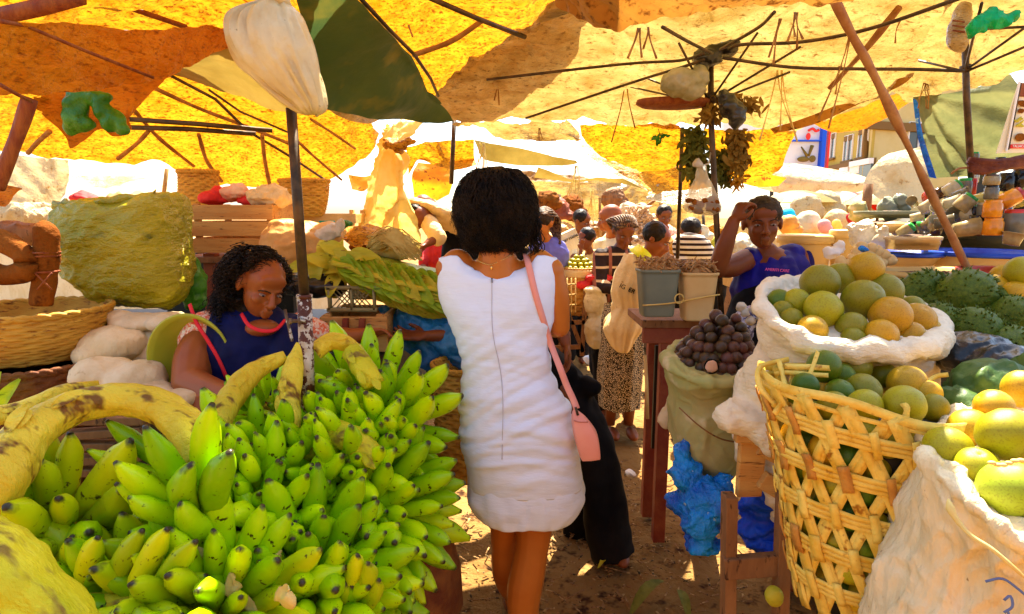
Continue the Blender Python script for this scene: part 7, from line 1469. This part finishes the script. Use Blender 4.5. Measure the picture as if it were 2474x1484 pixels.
LM = [fruit_mesh(i+70, (1,1,.95), .02, nu=12, nv=8) for i in range(2)]
for m in LM: m.materials.append(m_fruit)
c = P(1400,650,4.5)
for lay in range(4):
    for k in range([16,12,8,3][lay]):
        a = 6.283*k/[16,12,8,3][lay]+lay; rr = .11*(1-lay/4); o = bpy.data.objects.new('lime', rg_.choice(LM)); col.objects.link(o); o.location = c+V((rr*math.cos(a), rr*math.sin(a), .01+.026*lay)); o.scale = (.021,)*3; o.color = (*(YGR if rg_.random() < .7 else OLV), 1)
        tag(o, 'small yellow green lime heaped in the slatted basket', 'lime', 'small limes in the slatted basket')
sacklump('tall white woven sack standing on the path beyond the lime basket', [(1437,730,4.3,.085,.09,.12),(1440,800,4.3,.09,.09,.13),(1437,700,4.3,.085,.09,.03)], m_sackW, .010, .014, 14)
sacklump('red and grey cloth lying on top of the tall white sack', [(1445,672,4.35,.10,.06,.03),(1410,690,4.35,.07,.05,.03)], m_redc, .010, .02, 14, 'cloth', 'cloth')
t_ = thing('wooden_rack', 'spindly wooden rack under the lime basket', 'rack', P(1385,860,4.4))
for a, b in [((1362,700,4.3),(1352,880,4.3)),((1415,700,4.3),(1405,860,4.3)),((1355,780,4.3),(1412,778,4.3)),((1358,720,4.3),(1408,850,4.3)),((1340,840,4.2),(1400,838,4.3))]: MB().bar(P(*a), P(*b), .03, .03).build('slat', m_woodd, t_, smooth=False)
t_ = thing('wire_crate', 'pale wire crate standing below the lime basket', 'crate', P(1375,740,4.2))
for k in range(5): MB().bar(P(1350+k*10,672,4.2), P(1350+k*10,755,4.2), .008, .008).build('wire', m_woody, t_)
for py in (690, 715, 740): MB().bar(P(1348,py,4.2), P(1392,py-4,4.2), .008, .008).build('wire', m_woody, t_)
# printed cartons
t_ = thing('carton', 'tan printed carton tilted in the crowd behind the lime basket', 'carton', P(1372,585,5.3)); rv = nz((1,.2,.45)); uv = nz((-.45,0,1)); nv_ = rv.cross(uv)
MB().box(P(1372,582,5.3), (.17,.14,.16), (rv, nv_, uv)).build('box', m_sackC, t_, smooth=False, bevel=.004)
textmesh('BABY MAMA', .030, 'print', m_blackc, t_, P(1370,578,5.3)-(nv_*.075 if nv_.y > 0 else nv_*-.075), rv, uv, .002)
# net bags and bundles in the crowd
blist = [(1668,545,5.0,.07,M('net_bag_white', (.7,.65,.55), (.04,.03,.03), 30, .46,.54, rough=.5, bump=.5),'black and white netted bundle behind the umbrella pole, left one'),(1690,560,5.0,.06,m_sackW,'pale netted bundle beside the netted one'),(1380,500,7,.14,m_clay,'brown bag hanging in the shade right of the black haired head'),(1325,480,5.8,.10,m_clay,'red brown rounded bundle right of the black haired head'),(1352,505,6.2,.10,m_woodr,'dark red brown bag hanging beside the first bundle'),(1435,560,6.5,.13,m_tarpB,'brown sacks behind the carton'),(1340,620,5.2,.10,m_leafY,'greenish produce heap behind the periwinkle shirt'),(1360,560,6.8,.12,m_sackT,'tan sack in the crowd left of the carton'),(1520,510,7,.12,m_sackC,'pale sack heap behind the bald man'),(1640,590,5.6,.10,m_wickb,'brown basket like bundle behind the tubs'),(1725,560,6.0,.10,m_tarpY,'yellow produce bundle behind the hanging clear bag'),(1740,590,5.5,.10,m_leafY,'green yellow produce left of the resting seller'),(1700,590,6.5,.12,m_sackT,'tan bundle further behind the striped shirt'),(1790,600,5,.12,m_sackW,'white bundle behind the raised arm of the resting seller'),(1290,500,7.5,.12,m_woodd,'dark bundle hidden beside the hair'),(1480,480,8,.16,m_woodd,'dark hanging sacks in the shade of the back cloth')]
for px, py, Y, r, mt, lb in blist: sacklump(lb, [(px,py,Y,r,r,r*.9),(px+8,py+14,Y,r*1.1,r,r*.6)], mt, .012, .035, 9, 'bundle', 'bundle')
for k in range(26):
    px = rg_.uniform(1290,1760); py = rg_.uniform(575,660); Y = rg_.uniform(5.6,8); r = rg_.uniform(.07,.14); mt, nm = rg_.choice([(m_sackT,'tan'),(m_sackC,'cream'),(m_tarpB,'brown'),(m_leafY,'pale green'),(m_sackW,'white'),(m_wickb,'golden brown'),(m_woodd,'dark brown')])
    mb = MB().ell(P(px, py, Y), (r*1.3,r,r*.8)).ell(P(px+6, py+10, Y), (r,r,r)); mb.disp(r*.25, 6, k); tag(mb.build('sack', mt), nm+' sack among the goods in the far part of the market', 'sack', nm+' sacks in the far part of the market')
mb = MB().box((.9, 7.2, .45), (4.2, .8, .9)); tag(mb.build('stall_table', m_woodd, smooth=False), 'long dark stall counter under the far goods', 'table')
stick('tent_pole', [(1448,478,5.8),(1450,560,5.8),(1452,690,5.8)], .014, m_strip, 'thin pole in front of the crowd wound with pale rope')
stick('tent_pole', [(1698,520,5.5),(1702,580,5.5)], .014, m_steel, 'short dark pole behind the hanging clear bag')
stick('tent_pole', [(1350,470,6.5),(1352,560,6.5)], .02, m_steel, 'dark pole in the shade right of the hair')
stick('tent_pole', [(1600,470,7.5),(1560,500,7.5),(1545,520,7.5)], .02, m_woodd, 'slanting pole under the bright awning tip')
# right far background: stalls, umbrellas, building
t_ = thing('red_umbrella', 'red and white market umbrella standing beyond the white bags', 'umbrella', P(2060,560,9))
sheet('canopy_red', [[(1960,475,9),(1995,482,9),(2040,508,9)],[(1990,474,9.1),(2010,472,9.1),(2035,478,9.2)],[(2028,467,9.2),(2040,476,9.2),(2062,482,9.2)]], M('umbrella_red', (.8,.01,.01), rough=.6, bump=.1, trans=.3), None, parent=None and t_, nu=20, nv=12, wr=.02) if False else None
c = P(2048,478,9)
mb = MB(); n = 8
def umb(c, R_, H, mats, t_, a0=0, pole=1.8):
    for k in range(8):
        mb = MB(); a, b = 6.283*k/8+a0, 6.283*(k+1)/8+a0; N = 5
        for j in range(N+1):
            q = j/N
            for i in range(N+1): t = a+(b-a)*i/N; sagk = 1-.08*math.sin(math.pi*i/N)*q; mb.v.append(c+V((R_*q*math.cos(t)*sagk, R_*q*math.sin(t)*sagk, -H*q*q)))
        for j in range(N):
            for i in range(N): x = j*(N+1)+i; mb.f.append((x, x+1, x+N+2, x+N+1))
        mb.build('canopy_panel', mats[k % len(mats)], t_)
    MB().tube([c, c-V((0,0,pole))], .02, 8).build('pole', m_steel, t_)
m_ured = M('umbrella_red', (.8,.01,.01), rough=.6, bump=.1, trans=.3)
umb(P(2035,462,9), .62, .28, [m_ured, m_tarpW], t_, .2)
t_ = thing('market_umbrella', 'olive grey umbrella standing behind the resting seller head', 'umbrella', P(1925,560,8)); umb(P(1927,460,8), .5, .16, [m_tarpK], t_)
t_ = thing('market_umbrella', 'small cream umbrella further right behind the wooden post', 'umbrella', P(2130,560,8.5)); umb(P(2125,460,8.5), .5, .2, [m_tarpK], t_)
far = [(1903,520,6.5,.07,M('cyan_cloth', (.0,.45,.7), rough=.7, bump=.3),'cyan dress hanging behind the resting seller head'),(1945,505,7,.16,m_tarpW,'white draped heap of goods'),(1950,540,6.2,.12,m_sackW,'white sack standing behind the cream bucket'),(1990,500,8,.2,m_tarpW,'cream sheet over a far stall'),(1965,485,7.5,.06,m_tarpA,'orange cloth scrap on the far white sheet'),(2020,535,7,.12,m_cream,'cream heap beyond the ribbed bucket'),(2055,525,6.5,.05,m_redc,'small red bundle beyond the ribbed bucket'),(2020,540,6.2,.04,m_drape,'small yellow bundle beyond the bucket'),(2080,500,9,.2,m_tarpW,'pale sheet far behind the wooden post'),(1990,545,6.0,.06,m_pink,'pinkish goods left of the yellow bundle')]
for px, py, Y, r, mt, lb in far: sacklump(lb, [(px,py,Y,r*1.1,r,r*1.1),(px+4,py+8,Y,r*1.2,r,r*.8)], mt, .02 if Y > 7 else .012, r*.16, 4, 'bundle', 'bundle')
for k in range(22):
    px = rg_.choice((rg_.uniform(1760,2150), rg_.uniform(150,460), rg_.uniform(1000,1100))); py = rg_.uniform(505,560); Y = rg_.uniform(7.5,11); r = rg_.uniform(.12,.25); mt, nm = rg_.choice([(m_tarpW,'white'),(m_sackW,'off white'),(m_cream,'cream'),(m_sackC,'pale')])
    mb = MB().ell(P(px, py, Y), (r*1.3,r,r*.8)); mb.disp(r*.2, 5, k+50); tag(mb.build('covered_goods', mt), nm+' covered goods in the sunlit distance', 'goods', nm+' covered goods in the sunlit distance')
for x0, x1, Y, lb in [(-7,-2.2,8,'low sunlit stall counter in the gap at left'),(2.6,7,8.6,'low sunlit stall counter beyond the right stall')]:
    tag(MB().box(((x0+x1)/2, Y, .6), (x1-x0, .8, 1.2)).build('stall_counter', m_sackC, smooth=False), lb, 'counter')
# building
t_ = thing('apartment_building', 'yellow two storey building with small windows seen under the tarpaulins at right', 'building', V((21, 34, 0)))
def bpnt(px, py, A, B):    # hit the vertical plane through A,B
    o_ = V((0,0,CAMZ)); d = P(px, py, 1)-o_; n_ = V((-(B-A).y, (B-A).x, 0)).normalized(); return o_+d*((A-o_).dot(n_)/d.dot(n_))
A = V((P(1985,400,34).x, 34, 0)); B = V((P(2100,400,28).x, 28, 0)); C2 = V((P(2330,400,30).x, 30, 0)); D2 = V((P(2100,400,28).x+.0, 28.0, 0))
d1 = (B-A).normalized(); n1 = V((d1.y, -d1.x, 0)); d2 = (C2-B).normalized(); n2 = V((d2.y, -d2.x, 0))
zb = bpnt(2098,386,A,B).z; H = 12
m_ = (A+B)/2; MB().box(V((m_.x, m_.y, (zb+H)/2))-n1*.06, ((B-A).length, .12, H-zb), (d1, -n1, V((0,0,1)))).build('wall', m_wall, t_, smooth=False)
m_ = (B+C2)/2; MB().box(V((m_.x, m_.y, (zb+H)/2))-n2*.06+d2*.01, ((C2-B).length, .12, H-zb), (d2, -n2, V((0,0,1)))).build('wall', m_wallc, t_, smooth=False)
m_ = (A+C2)/2; mg = (A+B)/2; MB().box(V((mg.x, mg.y, zb/2))-n1*.3, ((B-A).length, .12, zb-.02), (d1, -n1, V((0,0,1)))).build('ground_floor', m_wallc, t_, smooth=False); mg = (B+C2)/2; MB().box(V((mg.x, mg.y, zb/2))-n2*.3, ((C2-B).length, .12, zb-.02), (d2, -n2, V((0,0,1)))).build('ground_floor', m_wallc, t_, smooth=False)
MB().box(bpnt(2042,400,A,B)+n1*.05, ((B-A).length+.3, .3, .22), (d1, -n1, V((0,0,1)))).build('ledge', m_trim, t_, smooth=False)
MB().bar(bpnt(1989,300,A,B)+n1*.1, bpnt(1989,410,A,B)+n1*.1, .12, .12).build('drainpipe', m_redS, t_)
MB().bar(bpnt(2097,290,A,B)+n1*.1, bpnt(2095,385,A,B)+n1*.1, .2, .2).build('drainpipe', m_trim, t_)
MB().box(bpnt(2180,308,B,C2)+n2*.08, (8, .2, .35), (d2, -n2, V((0,0,1)))).build('cornice', m_trim, t_, smooth=False)
def window(px, py, w_, h_, A, B, d, n_, t_):
    c = bpnt(px, py, A, B); fr = MB()
    for q in (-1, 1): fr.box(c+d*(q*w_/2)+n_*.03, (.05,.08,h_), (d, -n_, V((0,0,1))))
    fr.box(c+n_*.03+V((0,0,h_/2)), (w_,.08,.05), (d, -n_, V((0,0,1)))); fr.box(c+n_*.03, (.05,.12,h_), (d, -n_, V((0,0,1)))); f_ = fr.build('window', m_paper, t_, smooth=False)
    MB().box(c+n_*.0, (w_-.06,.05,h_-.06), (d, -n_, V((0,0,1)))).build('pane', m_glassd, f_, smooth=False)
    MB().box(c+n_*.04+V((0,0,h_*.40)), (w_,.08,h_*.2), (d, -n_, V((0,0,1)))).build('roller_blind', m_trim, f_, smooth=False)
    MB().box(c+n_*.06-V((0,0,h_/2+.05)), (w_*1.3,.14,.10), (d, -n_, V((0,0,1)))).build('sill', m_trim, f_, smooth=False)
window(2009,354,1.0,1.25,A,B,d1,n1,t_); window(2050,358,1.0,1.2,A,B,d1,n1,t_); window(2086,345,1.0,1.3,A,B,d1,n1,t_); window(2216,340,1.3,1.6,B,C2,d2,n2,t_); window(1996,418,.8,.6,A,B,d1,n1,t_)
for px, py in ((2045,412),(2072,406)): MB().box(bpnt(px, py, A, B)+n1*.1, (1.1,.15,.55), (d1, -n1, V((0,0,1)))).build('air_conditioner', m_paper, t_, bevel=.03)
c = bpnt(2085,420,A,B); MB().box(c+n1*.1, (2.2,.1,.8), (d1, -n1, V((0,0,1)))).build('shop_front', m_glassd, t_, smooth=False); MB().box(c+n1*.15+V((0,0,.5)), (2.2,.2,.25), (d1, -n1, V((0,0,1)))).build('shop_awning', m_paper, t_, smooth=False)
# billboard
t_ = thing('billboard', 'white billboard with a blue frame and red script in front of the yellow building', 'billboard', P(1935,380,18))
c = P(1925,345,18); a, b = P(1875,290,18), P(1983,412,18); W = b.x-a.x+1.5; Hh = a.z-b.z
MB().box(V((b.x-W/2, 18.1, c.z)), (W, .15, Hh)).build('board', m_paper, t_, smooth=False)
x1 = b.x; MB().box(V((x1-.05, 17.95, c.z)), (.12,.2,Hh+.1)).build('frame', m_blueS, t_, smooth=False); MB().box(V((b.x-W/2, 17.97, P(0,341,18).z)), (W, .14, .04)).build('frame', m_blueS, t_, smooth=False); MB().box(V((b.x-W/2, 17.96, P(0,408,18).z)), (W, .16, .08)).build('frame', m_blueS, t_, smooth=False)
MB().box(V((x1+.12, 18.0, c.z)), (.06,.2,Hh+.1)).build('red_post', m_redS, t_, smooth=False)
MB().tube(cr([P(1952,316,17.9), P(1962,311,17.9), P(1970,317,17.9), P(1978,314,17.9)], 10), .04, 5).ell(P(1952,330,17.9), (.07,.02,.1)).build('red_script', m_redS, t_)
mb = MB().tube([P(1935,355,17.9), P(1950,378,17.9)], [.02,.05], 5).tube([P(1962,352,17.9), P(1953,378,17.9)], [.06,.03], 5).ell(P(1940,385,17.9), (.18,.03,.08)).ell(P(1962,384,17.9), (.1,.03,.1)); mb.build('picture', m_tarpK, t_)
for x in (-.6,.5): MB().tube([V((c.x+x, 18.1, b.z)), V((c.x+x, 18.1, 0))], .06, 8).build('post', m_steel, t_)
# poster at the right edge
t_ = thing('poster', 'framed poster of spices hanging at the upper right edge', 'poster', P(2470,290,2.5)); rv = nz((1,0,.03)); uv = nz((.20,0,1)); nv_ = nz((0,-1,0))
pc = P(2478,285,2.5); AA = (rv, V((0,1,0)), uv); Hp = (P(0,195,2.5)-P(0,368,2.5)).length
MB().box(pc, (.15,.006,Hp), AA).build('sheet', M('poster_cream', (.85,.75,.5), rough=.4, bump=0), t_, smooth=False)
MB().bar(P(2462,198,2.49), P(2430,366,2.49), .006, .006).build('frame_edge', m_paper, t_, smooth=False); MB().bar(P(2466,200,2.492), P(2436,362,2.492), .003, .004).build('frame_line', m_steel, t_, smooth=False)
MB().box(P(2476,354,2.494), (.12,.003,.016)).build('red_band', m_redS, t_, smooth=False); textmesh('TALIACAO', .013, 'lettering', m_paper, t_, P(2464,354,2.490), (1,0,0), (0,0,1))
MB().ell(P(2464,332,2.49), (.022,.003,.016)).build('printed_nut', m_clay, t_); mb = MB()
for k in range(9): mb.ell(P(2462+rg_.uniform(-8,10), 296+rg_.uniform(-10,10), 2.49), (.011,.002,.005), (nz((1,0,rg_.uniform(-1,1))), V((0,1,0)), V((0,0,1))))
mb.build('printed_pods', m_leafY, t_); mb = MB()
for k in range(8): mb.ell(P(2464+rg_.uniform(-8,10), 258+rg_.uniform(-12,12), 2.49), (.009,.002,.009))
mb.build('printed_cloves', m_clay, t_); MB().box(P(2474,218,2.494), (.05,.003,.05)).build('printed_photo', m_pole, t_, smooth=False)
